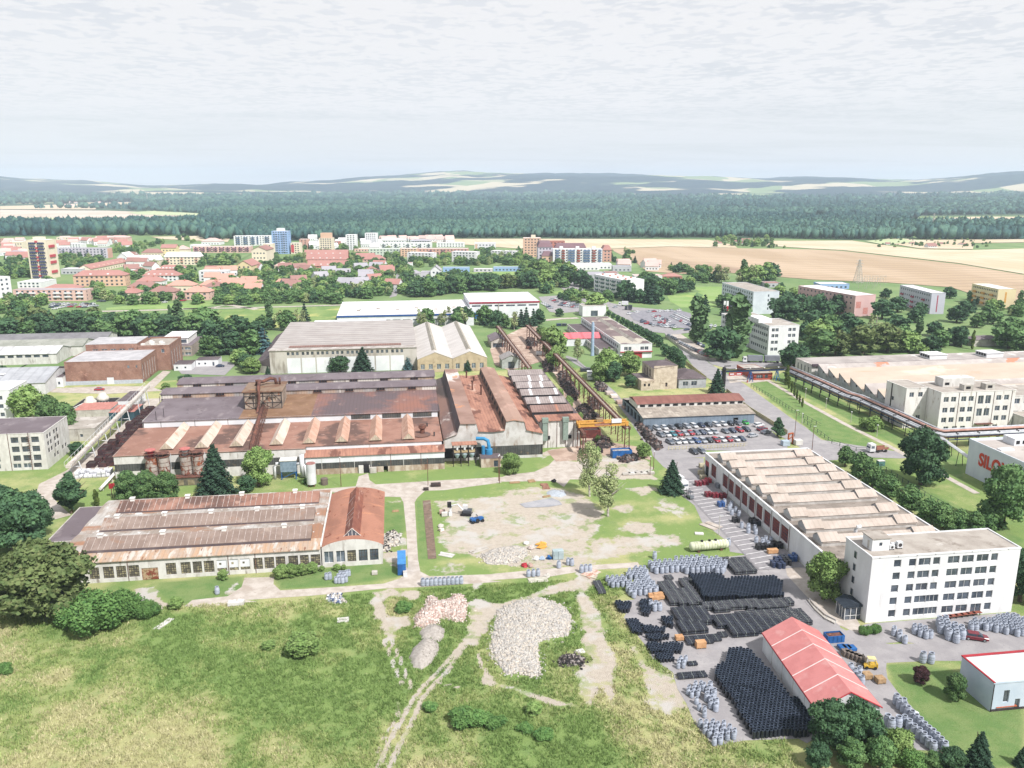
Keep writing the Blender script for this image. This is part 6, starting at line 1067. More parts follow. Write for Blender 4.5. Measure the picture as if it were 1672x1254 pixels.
# middle left
t,W,D,h,nf=town('r',262,700,712,628,13,'white','red','hip','white three-storey block with a dormered red hipped roof, in the town',nf=2,rise=5,side=1); dormers(t,W,D,h,3,5,C_['white'])
t,W,D,h,nf=town('r',430,590,830,545,13,'pink','red','hip','pink block with a dark dormered red roof behind the white dormered one',nf=1,rise=4); dormers(t,W,D,h,3,8,C_['white'])
t,W,D,h,nf=town('r',545,490,985,388,14,'cream','white','mansard','long beige block with a bright white mansard roof and small balconies',nf=3,rise=5,side=1); balconies(t,W,h,nf,(.1,.5,.92),C_['salmon'])
town('r',72,505,470,430,13,'cream','white','mansard','cream block with a white mansard roof and dormers, left of the beige mansard one',nf=2,rise=5); town('r',-60,480,70,390,20,'white','white','gy','white gabled house end with a round window','house',2,5)
town('r',245,380,500,335,12,'cream','brown','hip','pale villa with a pinkish hipped roof','house',1,5); town('r',500,375,690,270,12,'yellow','red','gx','yellow building with a red roof and blank gable','building',2,4); town('r',680,345,830,290,14,'cream','pink','hip','cream house with a pink roof right of the yellow building','house',1,5)
t,W,D,h,nf=town('r',905,335,1640,258,12,'pink','white','flat','very long pink slab with lilac and red balconies',nf=3); balconies(t,W,h,nf,tuple(.06+i*.11 for i in range(9)),wallm('plum_balcony','9a6f86'),6)
town('r',865,275,1085,235,14,'white','white','flat','white pavilion with a window strip, left of the pink-roofed hall','building',1); town('r',1010,235,1250,190,20,'white','pink','hip','long white hall with a pale pink roof at the wood edge','hall',1,5)
t,W,D,h,nf=town('r',985,700,1340,572,12,'white','white','flat','white stepped three-storey block with small red side roofs',nf=3,side=1); town('r',1050,600,1430,545,12,'pink','red','gx','pink row with a red roof behind the white stepped block','row house',1,3)
town('r',1460,620,1660,500,30,'yellow','red','gy','yellow house with a steep red-brown roof at the avenue','house',3,5); town('r',1320,720,1485,665,12,'white','white','flat','small white flat-roofed house beside the orange-roofed one','house',1)
for a,b,c,d,wc,rc,lb in((980,800,1290,750,'white','orange','white house with a bright orange hipped roof, right of the small-house cluster'),(790,940,1110,838,'pink','orange','pale two-storey house with a vivid orange roof beside the meadow road'),(570,830,905,755,'cream','orange','house with a big orange-brown roof and a blue rooflight'),(60,820,440,772,'pink','brown','wide house under a pinkish brown hipped roof'),(175,760,500,700,'white','red','white house with a red roof behind the pinkish brown one'),(0,950,190,850,'cream','red','cream two-storey house with a red roof by the meadow road'),(340,940,670,835,'pink','brown','house with a faded brown roof behind the roadside trees'),(1040,830,1280,770,'white','brown','white house with a grey-brown roof among the firs')):
 t,W,D,h,nf=town('r',a,b,c,d,13,wc,rc,'hip',lb,'house',2,4.2,side=1); q=MB(); q.box(W*.6,D*.4,h+1,W*.6+.9,D*.4+.9,h+5); Pt('chimney',q,C_['brick'],t)
town('r',40,610,280,570,12,'cream','brown','hip','house with a light brown roof left of the white dormered block','house',1,4)
# slabs and towers at the wood edge
t,W,D,h,nf=town('r',1430,245,1700,122,12,'white','white','flat','tall white slab with blue-grey stripes, left of the blue tower',nf=6); balconies(t,W,h,nf,(.2,.55,.9),wallm('blue_grey_balcony','6f87ab'),6)
t,W,D,h,nf=town('s',0,240,335,120,12,'white','white','flat','second white slab with grey-blue stripes, touching the blue tower',nf=6); balconies(t,W,h,nf,(.1,.45,.85),wallm('blue_grey_balcony','6f87ab'),6)
t,W,D,h,nf=town('s',356,350,566,62,14,'blue','white','flat','bright blue eleven-storey tower with a stepped white top','tower block',10,side=1,ncol=6); q=MB(); q.box(W*.3,2,h,W*.72,10,h+4); Pt('roof_house',q,C_['white'],t); balconies(t,W,h,nf,(.3,.75),wallm('pale_blue_balcony','b9cdee'),4)
town('s',240,370,355,225,14,'cream','white','flat','cream block in front of the blue tower, to its left',nf=4); town('s',95,480,285,300,30,'cream','brown','gy','tall cream house row with a pinkish roof along the avenue','row house',3,4)
t,W,D,h,nf=town('s',590,350,712,215,12,'cream','white','flat','cream block with a crimson stair strip, right of the blue tower',nf=5); q=MB(); q.box(.5,-.1,2,W*.35,-.02,h-2); Pt('red_panel',q,REDB,t)
town('s',700,285,808,165,12,'salmon','white','flat','narrow salmon block between blue and cream towers',nf=5); town('s',878,255,948,175,12,'white','white','flat','narrow white block left of the cream stepped tower',nf=4)
t,W,D,h,nf=town('s',955,335,1125,150,14,'cream','white','flat','cream tower with an orange tint and a stepped top','tower block',9,side=1,ncol=5); q=MB(); q.box(2,2,h,W-2,12,h+7); Pt('roof_house',q,C_['orange'],t)
town('s',1130,265,1210,190,12,'brick','white','flat','dull red block right of the cream stepped tower',nf=4)
t,W,D,h,nf=town('s',1295,300,1425,108,14,'white','white','flat','plain white tower with one dark stair strip','tower block',9,side=1,ncol=3); town('s',1540,260,1690,88,14,'white','white','flat','white tower with pale orange corners, rightmost tower at the wood edge','tower block',9,side=1,ncol=5); town('s',1400,320,1650,285,14,'pink','white','flat','low pale pink block at the foot of the white towers',nf=1)
for k,(ya,yb)in enumerate(((372,340),(435,392),(520,470))):
 t,W,D,h,nf=town('s',(760,785,800)[k],ya+8,(1310,1310,1315)[k],ya-12,12,'brick','red','gx',('red-roofed terrace with white dormers, farthest of three','red-roofed terrace with white dormers, middle of three','red-roofed terrace with white dormers, nearest of three')[k],'row house',2,5.5); dormers(t,W,D,h,3,5,C_['white'])
town('t',-60,480,215,420,12,'pink','red','hip','pink block with a red hipped roof right of the terraces','apartment block',2,5); town('s',1420,440,1650,385,12,'pink','red','gx','small red-roofed row right of the terraces','row house',1,4)
town('s',325,815,545,770,13,'white','orange','hip','lone house with a glowing orange hipped roof among the dark trees','house',1,6.5); town('s',915,640,1080,590,13,'white','white','hip','white house with a pale roof among the trees','house',1,4)
town('s',380,560,545,500,14,'cream','pink','hip','pale villa with a pinkish roof among the trees below the blue tower','house',2,4); town('s',1395,800,1550,750,13,'cream','brown','hip','beige house with a brown roof half hidden by park trees','house',1,5); town('t',-70,650,145,590,16,'cream','brown','hip','big house with a pinkish-brown roof left of the avenue','house',2,6)
# right of the avenue
t,W,D,h,nf=town('t',20,385,420,285,12,'mint','white','flat','long slab section in pale mint with small square windows',nf=4); t,W,D,h,nf=town('t',425,390,640,285,12,'orange','white','flat','long slab section in soft orange, joined to the mint one',nf=4); t,W,D,h,nf=town('t',645,385,1290,285,12,'salmon','white','flat','long slab section in salmon pink with plum balconies',nf=4); balconies(t,W,h,nf,(.25,.5,.75),wallm('plum_balcony','9a6f86'),4)
t,W,D,h,nf=town('t',60,270,820,212,12,'white','white','flat','long white slab with grey window bays, behind the coloured slab',nf=3); balconies(t,W,h,nf,(.2,.4,.6,.8,.95),wallm('slate_balcony','6e7c86'),5); t,W,D,h,nf=town('t',885,265,1240,212,12,'white','white','flat','shorter white slab with grey bays, right of the long white one',nf=3)
town('t',150,205,480,175,20,'white','white','hip','row of white house roofs at the wood edge','house',1,3); town('t',560,205,800,185,20,'grey','grey','hip','row of grey house roofs at the wood edge','house',1,3)
t,W,D,h,nf=town('t',1370,330,1640,215,12,'white','white','flat','white block with an orange corner stripe before the straw field',nf=3); q=MB(); q.box(1,-.2,1,4,-.02,h-1); Pt('orange_panel',q,C_['orange'],t)
for v,a,b,c,d,lb in(('t',510,450,830,335,'white four-storey slab with a blank bright end, left of two'),('t',1080,450,1385,322,'white four-storey slab with a blank bright end, right of two'),('u',10,390,335,312,'white four-storey slab half sunk in trees by the sports field')):town(v,a,b,c,d,13,'white','white','flat',lb,nf=4,side=1,yb2=b+10)
town('t',545,690,660,600,12,'white','grey','hip','white schoolhouse wing with a pale grey hipped roof','school',2,3); town('t',680,660,810,590,16,'lilac','grey','flat','low pale school link with a red awning','school',1); town('t',810,665,935,555,14,'white','grey','gy','grey-gabled school gymnasium beside the low link','school',2,4); town('t',515,540,570,470,10,'white','red','flat','small white house with a red band by the school','house',1)
town('t',965,580,1305,525,6,'blue','white','flat','long blue-grey changing-room barrack, left of two','barrack',1); town('u',45,573,395,522,6,'blue','white','flat','long blue-grey changing-room barrack, right of two','barrack',1); town('t',1360,580,1600,545,8,'lilac','white','flat','low pale grandstand between the blue barracks','grandstand',1)
t,W,D,h,nf=town('u',425,390,650,150,16,'orange','white','flat','orange eight-storey tower before the straw field','tower block',7,side=0,ncol=5); q=MB(); q.box(W*.45,2,h,W*.7,8,h+4); Pt('roof_house',q,C_['cream'],t)
t,W,D,h,nf=town('u',612,470,800,262,50,'lilac','purple','mansard','big lilac block with a purple-brown mansard roof behind the striped white slab',nf=5,rise=5); town('u',830,440,1225,270,14,'pink','purple','mansard','pinkish rear wing under a purple-brown mansard roof',nf=5,rise=5); town('u',750,420,955,190,14,'brick','brown','flat','brick red rooftop block rising behind the mansard roof',nf=6); town('u',665,480,800,375,12,'orange','purple','mansard','small orange block with a plum mansard roof, in front of the big lilac one',nf=2,rise=5)
t,W,D,h,nf=town('u',805,485,1435,290,12,'white','white','flat','striped white six-storey slab with brick red and blue-grey bays',nf=6,side=0,ncol=13); 
for u,m_ in((.09,'blue_grey_balcony'),(.21,'brick_balcony'),(.34,'blue_grey_balcony'),(.41,'blue_grey_balcony'),(.52,'brick_balcony'),(.65,'blue_grey_balcony'),(.72,'blue_grey_balcony'),(.83,'brick_balcony'),(.95,'blue_grey_balcony')):
 for k in range(6):q=MB(); q.box(u*W-1.9,-1.1,.5+k*h/6,u*W+1.9,-.02,.5+k*h/6+1.5); Pt('balcony',q,wallm(m_,{'blue_grey_balcony':'6f87ab','brick_balcony':'a35a4e'}[m_]),t)
for u in(.17,.5,.83):q=MB(); q.box(u*W-2,3,h,u*W+2,8,h+3); Pt('roof_house',q,C_['white'],t)
town('u',1440,450,1552,300,22,'salmon','red','mansard','salmon block with a wine red mansard roof, right of the striped slab',nf=4,rise=5)
for v,a,b,c,d,wc,rc,D_,lb in(('u',1020,560,1400,500,'white','white',30,'long low white depot with dark gates below the striped slab'),('u',1390,545,1560,490,'white','white',24,'low white depot joined on the right of the long one'),('u',960,600,1120,560,'cream','red',14,'little cream shop with a red roof beside the depot'),('u',1260,690,1480,620,'grey','grey',30,'low grey-blue warehouse before the depots'),('u',1480,640,1646,600,'lilac','brown',22,'low wide warehouse with a pinkish roof'),('c',780,760,960,722,'white','pink',18,'low white store with a pink roof behind the white slab'),('c',960,745,1090,722,'brick','red',14,'small dark red store at the edge of the brown field'),('c',640,690,760,660,'grey','grey',14,'low grey yard building among parked vehicles'),('d',350,800,540,770,'blue','white',16,'low pale blue substation building under the lattice mast'),('d',0,790,100,765,'grey','brown',16,'low garages with brown roofs left of the birch grove')):
 town(v,a,b,c,d,D_,wc,rc,'flat' if rc!='red' else 'hip',lb,'warehouse' if 'warehouse' in lb else 'building',1,2.5)
A,B_=G('v',115,545),G('v',285,535)
t,r=block('white_balcony_slab','white four-storey slab with green balconies on its long side, by the large spruces','apartment block',A,19,52,14.5,C_['white'],WROOF,{'W':[(2+i*3.8,3.8+i*3.8,z,z+1.5)for i in range(13)for z in(1.4,4.8,8.2,11.4)]},par=.3,kind='plain',rz=math.atan2(B_[1]-A[1],B_[0]-A[0]))
for i in range(5):
 for z in(1.2,4.6,8.,11.2):q=MB(); q.box(-1.1,6+i*9.4,z,-.03,10+i*9.4,z+1.1); Pt('balcony',q,wallm('green_balcony','5e7f78'),t)
for i in range(7):q=MB(); q.box(4+(i%2)*9,5+i*6.5,14.7,5.4+(i%2)*9,6.4+i*6.5,15.8); Pt('roof_vent',q,C_['brick'],t)
# lattice masts
def mast(loc,h,label,w_=4.5):
 t=thing('lattice_pylon',label,'pylon',loc); q=MB(); W2=w_/2
 f=lambda z:W2*(1-z/h)+.35
 for sx in(-1,1):
  for sy in(-1,1):q.bar((sx*f(0),sy*f(0),0),(sx*f(h),sy*f(h),h),.35)
 n=9
 for i in range(n):
  z0,z1=h*i/n,h*(i+1)/n
  for sy in(-1,1):q.bar((-f(z0),sy*f(z0),z0),(f(z1),sy*f(z1),z1),.22); q.bar((f(z0),sy*f(z0),z0),(-f(z1),sy*f(z1),z1),.22)
  for sx in(-1,1):q.bar((sx*f(z0),-f(z0),z0),(sx*f(z1),f(z1),z1),.22)
 Pt('lattice',q,GRC,t)
 for z,w2 in((h*.95,3),(h*.82,4.2),(h*.7,3.4)):q=MB(); q.bar((-w2,0,z),(w2,0,z),.3); q.bar((-w2,0,z),(0,0,z+1.4),.2); q.bar((w2,0,z),(0,0,z+1.4),.2); Pt('cross_arm',q,GRC,t)
mast(G('d',597,760),HT('d',597,760,610),'tall lattice pylon rising from the substation before the brown field',6)
for i in range(9):
 p=G('d',620+i*17,800-(i%3)*16); q=thing('substation_gantry','grey steel switchgear gantry in the substation','gantry',p,'gantries of the substation'); m_=MB(); m_.bar((-3,0,0),(-3,0,8),.2); m_.bar((3,0,0),(3,0,8),.2); m_.bar((-3.2,0,7.6),(3.2,0,7.6),.25); [m_.bar((x,0,7.6),(x,0,6),.2)for x in(-2,0,2)]; Pt('frame',m_,GRC,q)
mast(G('d',1078,440),38,'far lattice pylon against the dark tree line',7); mast(G('a',960,250),60,'thin red-and-white mast in the woods far on the left',5)
# villages on the far left plain and at the right
rv=random.Random(3)
def hamlet(v,x0,x1,y0,y1,n,label,group,rc='pink',H=5):
 proto=None
 for i in range(n):
  p=G(v,rv.uniform(x0,x1),rv.uniform(y0,y1))
  if proto is None:
   proto,r=block('cottage',label,'house',p,14,10,H,C_['white'],RF[rc],{'S':rows(1.5,1.3,1.4,1.5,4,3.2)},'gx',4,group=group); index_kids(proto)
  else:copy_tree(proto,(*p,0),rv.uniform(-.6,.6)).scale=(.5,)*3 if H==3 else(1,)*3
hamlet('a',0,180,190,255,16,'tiny pale house in the hamlet at the far left','houses of the far left hamlet'); hamlet('a',370,640,245,268,12,'tiny pale house of the roadside village beyond the pink field','houses of the roadside village')
hamlet('d',760,1340,508,535,8,'tiny allotment hut in the garden colony amid the straw fields','huts of the garden colony','brown',3); hamlet('c',1300,1660,490,525,14,'tiny hut of the garden colony by the wood edge','huts by the wood edge','brown',3); hamlet('c',640,900,650,690,8,'small pale shed beside the brown field','sheds beside the brown field')
for a in(('q',-30,340,300,460,9,'small red-roofed house in the trees left of the cream tower','red roofs left of the cream tower','red'),('q',720,1640,200,300,14,'small red-roofed house in the quarter behind the lilac slab','red roofs behind the lilac slab','red'),('r',0,560,400,620,8,'small brown-roofed house among the town gardens','brown roofs among the town gardens','brown'),('r',1000,1640,600,900,12,'small house with an orange roof in the gardens by the avenue','orange roofs by the avenue','orange'),('s',0,760,560,880,9,'small garden house half hidden below the park trees','garden houses below the park trees','brown'),('s',850,1640,560,880,10,'small pale-roofed house half hidden in the park','pale roofs in the park','grey'),('t',0,330,440,860,5,'small red-brown roof deep in the trees left of the avenue','roofs left of the avenue','red'),('s',580,1640,180,330,14,'small block between the wood-edge towers','small blocks between the towers','white')):hamlet(*a,H=6)
hamlet('q',700,1640,190,260,12,'small pale house between the blocks near the wood','houses between the blocks near the wood'); hamlet('t',100,1300,175,205,16,'small pale house on the wood side of the long slabs','houses on the wood side'); hamlet('q',-20,330,180,420,12,'small pale house left of the cream tower','houses left of the cream tower')
# == trees
def leafm(n,h,h2=None,h3=None):return mat(n,K(h),K(h2)if h2 else None,s=.35,c3=K(h3)if h3 else None,s3=.9,t3=(.5,.68),rnd=.16,fine=.34,rough=.8,spec=.2)
LM=dict(broad=leafm('broad_leaves','5c7f4e','71915a','4c6e49'),dark=leafm('dark_leaves','46664a','567852','39583f'),olive=leafm('olive_brown_leaves','708050','5c7045','838a5e'),light=leafm('light_leaves','7d9c58','90aa68','6b8c50'),birch=leafm('birch_leaves','a3b07a','94a472','b3bb8c'),spruce=leafm('spruce_needles','3f5c48','34503f','4d6a50'),blue=leafm('blue_spruce_needles','5c7f82','4e7175','6b8d8f'),poplar=leafm('poplar_leaves','5f7e54','6f8c60','4f6e4c'),thuja=leafm('thuja_leaves','6b7d3c','5d7038'),wine=leafm('wine_red_leaves','4b3238','5a3c40'),bush=leafm('bush_leaves','62894a','709554','4f7a46'))
BARK=mat('tree_bark',K('7a6a5c'),K('5e5147'),s=2.,fine=.25); BIRCHB=mat('birch_bark',K('d6d0c8'),K('9a928a'),s=2.)
def leaf_quads(P,Nn,size,rng,bend=.0):
 n=len(P); r=rng.normal(size=(n,3)); nn=Nn+.75*rng.normal(size=(n,3)); nn/=np.linalg.norm(nn,axis=1)[:,None]
 u=np.cross(nn,r); u/=np.linalg.norm(u,axis=1)[:,None]+1e-9; v=np.cross(nn,u); s_=size*rng.uniform(.55,1.35,(n,1))
 a=P-u*s_-v*s_*.6; b=P+u*s_*.7-v*s_*.8; c=P+u*s_+v*s_*.6; d=P-u*s_*.8+v*s_*.7
 V=np.stack([a,b,c,d],1).reshape(-1,3); return V,np.arange(4*n).reshape(-1,4)
def blob(c,r,rng,seg=8,ring=5,rough=.22):
 V=[]; 
 for j in range(ring+1):
  th=math.pi*j/ring
  for i in range(seg):
   ph=2*math.pi*(i+.5*(j%2))/seg; k=1+rough*rng.normal(); V.append((c[0]+r[0]*k*math.sin(th)*math.cos(ph),c[1]+r[1]*k*math.sin(th)*math.sin(ph),c[2]+r[2]*k*math.cos(th)))
 i=np.arange(seg); F=[]
 for j in range(ring):
  for q in range(seg):F.append((j*seg+q,(j+1)*seg+q,(j+1)*seg+(q+1)%seg,j*seg+(q+1)%seg))
 return np.array(V),np.array(F)
def crown_mesh(name,lobes,m,nleaf,lsize,rng,solid=.74):
 Vs=[]; Fs=[]; o_=0; area=sum(l[3]*l[3]+l[3]*l[4]for l in lobes)
 for x,y,z,rx,rz in lobes:
  V,F=blob((x,y,z),(rx*solid,rx*solid,rz*solid),rng); Vs.append(V); Fs.append(F+o_); o_+=len(V)
  k=max(6,int(nleaf*(rx*rx+rx*rz)/area)); d=rng.normal(size=(k,3)); d/=np.linalg.norm(d,axis=1)[:,None]
  lump=1+.16*np.sin(d[:,0]*5+x)*np.sin(d[:,1]*5+y)*np.sin(d[:,2]*4+z)
  rr=(rng.uniform(.72,1.08,(k,1)))*lump[:,None]; P=np.array([x,y,z])+d*rr*np.array([rx,rx,rz]); V,F=leaf_quads(P,d,lsize,rng); Vs.append(V); Fs.append(F+o_); o_+=len(V)
 return np_mesh(name,np.vstack(Vs),np.vstack(Fs),m)
def trunk_mesh(h,r,rng,m,limbs=5,spread=.3,top=.75):
 mb=MB(); lean=(rng.normal()*.04*h,rng.normal()*.04*h)
 mb.tube([(0,0,-.2),(lean[0]*.3,lean[1]*.3,h*.3),(lean[0],lean[1],h*top)],[r*1.25,r,r*.3],7)
 for i in range(limbs):
  a=rng.uniform(0,6.28); z=h*rng.uniform(.28,.5); q=h*spread*rng.uniform(.7,1.2)
  mb.tube([(0,0,z),(q*.5*math.cos(a),q*.5*math.sin(a),z+q*.45),(q*math.cos(a),q*math.sin(a),z+q*1.0)],[r*.5,r*.35,r*.12],5)
 return mesh_of('trunk',mb,m)
PROTO={}
def tree_proto(kind,lod,k):
 key=(kind,lod,k)
 if key in PROTO:return PROTO[key]
 rng=np.random.default_rng(abs(hash((kind,k)))%9999 if 0 else sum(map(ord,kind))*7+k*13+1)
 nl={0:8500,1:3400,2:900}[lod]; ls={0:.185,1:.28,2:.5}[lod]; H=10.; bark=BARK
 shape={'broad':'r','dark':'r','olive':'r','light':'r','wine':'r','round':'r','birch':'b','spruce':'s','blue':'s','poplar':'p','thuja':'t','bush':'u','pine':'n','linden':'r'}[kind]
 mk={'round':'broad','pine':'dark','linden':'broad'}.get(kind,kind); m=LM[mk]; L=[]
 if shape=='r':
  n=15 if lod<2 else 9
  for i in range(n):
   a=i*2.4+rng.uniform(-.4,.4); q=math.sqrt((i+.5)/n); z=6.1+2.6*(1-q)*rng.uniform(.5,1.15)+rng.uniform(-1.8,.7)*q; rr=rng.uniform(1.35,2.1)*(1-.2*q)
   L.append((2.75*q*math.cos(a),2.75*q*math.sin(a),z,rr,rr*.85))
  L.append((0,0,5.2,2.6,2.2)); L.append((.3,-.2,8.3,1.5,1.3))
  for i in range(7):a=i*.9+rng.uniform(-.3,.3); q=rng.uniform(1.6,2.7); L.append((q*math.cos(a),q*math.sin(a),rng.uniform(1.9,3.6),rng.uniform(1.1,1.5),1.15))
  tr=trunk_mesh(H,.3,rng,bark)
  if kind=='round':L=[(x*.8,y*.8,5.6+(z-5.6)*.95,a*.95,b)for x,y,z,a,b in L]
 elif shape=='b':
  bark=BIRCHB; nl=int(nl*.5); ls*=.62
  for i in range(17):a=rng.uniform(0,6.28); z=rng.uniform(2.6,9.2); q=1.9*math.sin(math.pi*min(1,(z-1)/9))*rng.uniform(.3,1.1); rr=rng.uniform(.6,1.1); L.append((q*math.cos(a),q*math.sin(a),z,rr,rr*1.3))
  tr=trunk_mesh(H,.16,rng,bark,7,.26,.95); me=crown_mesh('crown',L,m,nl,ls,rng,.02)
 elif shape=='s':
  Vs=[]; Fs=[]; o_=0; tiers={0:15,1:11,2:8}[lod]
  for j in range(tiers):
   f=j/(tiers-1); z=1.0+8.4*f; rr=2.35*(1-f)**.85+.18; nb=int(nl/tiers*(.4+1.2*(1-f)))
   a=rng.uniform(0,6.28,nb); q=rr*np.sqrt(rng.uniform(.08,1.15,nb))*(1+.22*np.sin(a*6+j*1.7)); P=np.stack([q*np.cos(a),q*np.sin(a),z-.42*q+rng.normal(0,.14,nb)],1); Nn=np.stack([np.cos(a)*.5,np.sin(a)*.5,np.ones(nb)],1)
   V,F=leaf_quads(P,Nn*1.3,ls*.8,rng); Vs.append(V); Fs.append(F+o_); o_+=len(V)
  V,F=blob((0,0,4.2),(1.25,1.25,4.4),rng,8,6,.12); V[:,:2]*=np.clip((9.6-V[:,2:3])/7,.05,1.25); Vs.append(V); Fs.append(F+o_)
  me=np_mesh('crown',np.vstack(Vs),np.vstack(Fs),m); tr=trunk_mesh(H,.2,rng,bark,0,.1,.9)
 elif shape=='n':
  for i in range(13):a=rng.uniform(0,6.28); z=2.4+6.2*i/12+rng.uniform(-.3,.3); q=2.3*(1-i/15)*rng.uniform(.4,1); L.append((q*math.cos(a),q*math.sin(a),z,1.35*(1-i/22),.85))
  L.append((0,0,5,1.3,3.6)); tr=trunk_mesh(H,.25,rng,bark,4)
 elif shape in 'pt':
  w_=1.0 if shape=='p' else.95
  for i in range(11):f=i/10; a=rng.uniform(0,6.28); L.append((.35*math.cos(a)*w_,.35*math.sin(a)*w_,1.2+8.2*f,w_*(.62+.5*math.sin(math.pi*min(1,f*.9+.1))),1.0))
  tr=trunk_mesh(H,.2,rng,bark,2,.1)
 else:
  for i in range(8):a=rng.uniform(0,6.28); q=rng.uniform(0,3.); L.append((q*math.cos(a),q*math.sin(a),2.6+rng.uniform(-.6,2.6)*(1-q/4),2.2,2.2))
  L=[(x,y,z*1.15,a,b*1.2)for x,y,z,a,b in L]; tr=trunk_mesh(H*.5,.2,rng,bark,3)
 if shape not in 'bs':me=crown_mesh('crown',L,m,nl,ls,rng,.55 if kind in('pine',)else.7)
 PROTO[key]=(tr,me); return PROTO[key]
NAMES=dict(broad='broadleaf_tree',dark='broadleaf_tree',olive='chestnut_tree',light='broadleaf_tree',birch='birch_tree',spruce='spruce_tree',blue='blue_spruce',poplar='poplar_tree',thuja='thuja',wine='purple_leaved_tree',bush='bush',pine='pine_tree',round='round_tree',linden='broadleaf_tree')
TREES=[]
def tree(kind,p,h,label,group=None,wd=1.,lod=None,cat=None):
 """p ground place, h metres; an Empty with trunk and crown"""
 d=math.hypot(*p[:2]); lod=lod if lod is not None else(0 if d<215 else 1 if d<430 else 2)
 tr,cr=tree_proto(kind,lod,R.randrange(3 if lod else 3))
 t=thing(NAMES[kind],label,cat or('bush' if kind=='bush' else 'hedge plant' if kind=='thuja' else 'tree'),(*p[:2],p[2]if len(p)>2 else 0),group,R.uniform(0,6.28)); s_=h/10.; t.scale=(s_*wd,s_*wd,s_)
 link('trunk',tr,parent=t); link('crown',cr,parent=t); TREES.append(t); return t
def TT(kind,v,x,yb,yt,label,group=None,wd=1.,**k):
 """base reading and top reading"""
 p=G(v,x,yb); return tree(kind,p,HT(v,x,yb,yt),label,group,wd,**k)
# foreground and yard
TT('olive','i',320,1060,545,'big round chestnut tree with olive-brown leaves before the end of the workshop hall',wd=1.3,lod=0)
TT('olive','i',140,1040,620,'smaller olive-brown crown pressed against the big chestnut, on its left',wd=1.25,lod=0)
TT('bush','i',640,1130,790,'huge dark green bush spreading right of the chestnut tree',wd=1.2,lod=0); TT('bush','i',800,1090,830,'dark green bush between the huge one and the pale shrub',wd=1.15,lod=0); TT('bush','i',500,1110,900,'dark green bush low between chestnut and huge bush',wd=1.3,lod=0)
TT('bush','i',960,1060,925,'greyish green shrub at the end of the path by the rusty door',wd=1.2,lod=0); TT('light','i',1145,1010,930,'small fresh green shrub beside the concrete path',wd=1.6,lod=0,cat='bush'); TT('light','i',1450,822,752,'small bright green bush against the hall wall under the white boards',wd=1.2,lod=0,cat='bush')
for i,(x,y,h_)in enumerate(((240,810,720),(300,800,715),(370,790,715),(440,775,705),(500,765,730))):TT('light','j',x,y,h_,'bright green bush in the clump under the hall windows','bushes under the hall windows',wd=1.5,lod=0,cat='bush')
TT('light','j',600,762,718,'small low bush under the arched bay, left one','bushes under the arched bay',wd=1.5,cat='bush'); TT('light','j',640,758,722,'small low bush under the arched bay, left one','bushes under the arched bay',wd=1.3,cat='bush')
C.objects[-1]; 
TT('dark','i',90,640,215,'broad dark green tree at the left edge, beside the blue spruce',wd=1.2,lod=0); TT('dark','i',240,560,230,'dark tree squeezed behind the left-edge one',wd=.85,lod=0); TT('blue','i',195,610,470,'small blue spruce by the left-edge trees',wd=1.2,lod=0); TT('dark','i',20,420,190,'dark tree cut by the frame, below the corner offices',wd=1.)
TT('pine','i',465,390,110,'dark spreading pine by the end annex',wd=1.35,lod=0); TT('thuja','i',632,350,240,'yellow-green thuja column, left one by the annex',wd=1.2,lod=0); TT('thuja','i',858,315,210,'yellow-green thuja column, right one before the leafy trio',wd=1.2,lod=0)
for x,h_,lb in((840,105,'leftmost'),(960,112,'middle'),(1090,108,'rightmost')):TT('broad','i',x,310,h_,'fresh green tree before the silos, %s of three'%lb,wd=1.0,lod=0)
TT('spruce','i',1410,300,-70,'tall dark spruce between silos and foundry front',wd=1.3,lod=0); TT('light','j',90,215,-60,'light grey-green tree leaning over the dust filter',wd=.9,lod=0); TT('dark','i',1610,250,140,'low dark bush right of the tall spruce',wd=1.4,cat='bush')
TT('bush','j',390,200,150,'dark bush at the foot of the white round tank',wd=1.)
TT('light','k',135,290,150,'bright green young tree on the grass before the rusty bay',wd=1.25,lod=0)
TT('birch','k',648,440,85,'slender pale birch with a white trunk, left of two in the gravel yard',wd=.95,lod=0); TT('birch','k',768,570,215,'wide pale birch, right of two in the gravel yard',wd=1.2,lod=0)
TT('light','k',1000,190,85,'small tree beside the blue skip under the crane',wd=1.2); TT('spruce','k',1180,415,195,'bushy dark conifer by the parked white lorry',wd=1.35,lod=0)
TT('light','l',660,860,605,'light green tree screening the corner of the office block',wd=.95,lod=0); 
for dx in(-14,0,15,30):tree('bush',(G('l',885,1035)[0]+dx*.07,G('l',885,1035)[1]+abs(dx)*.02),2.4,'clipped dark green shrub in the mound beside the porch','shrubs of the mound beside the porch',wd=1.1,lod=0)
TT('wine','p',1032,590,475,'small wine-red tree on the lawn',wd=1.1,lod=0); TT('round','p',1240,690,515,'small round green tree on the lawn near the pale blue building',wd=1.0,lod=0)
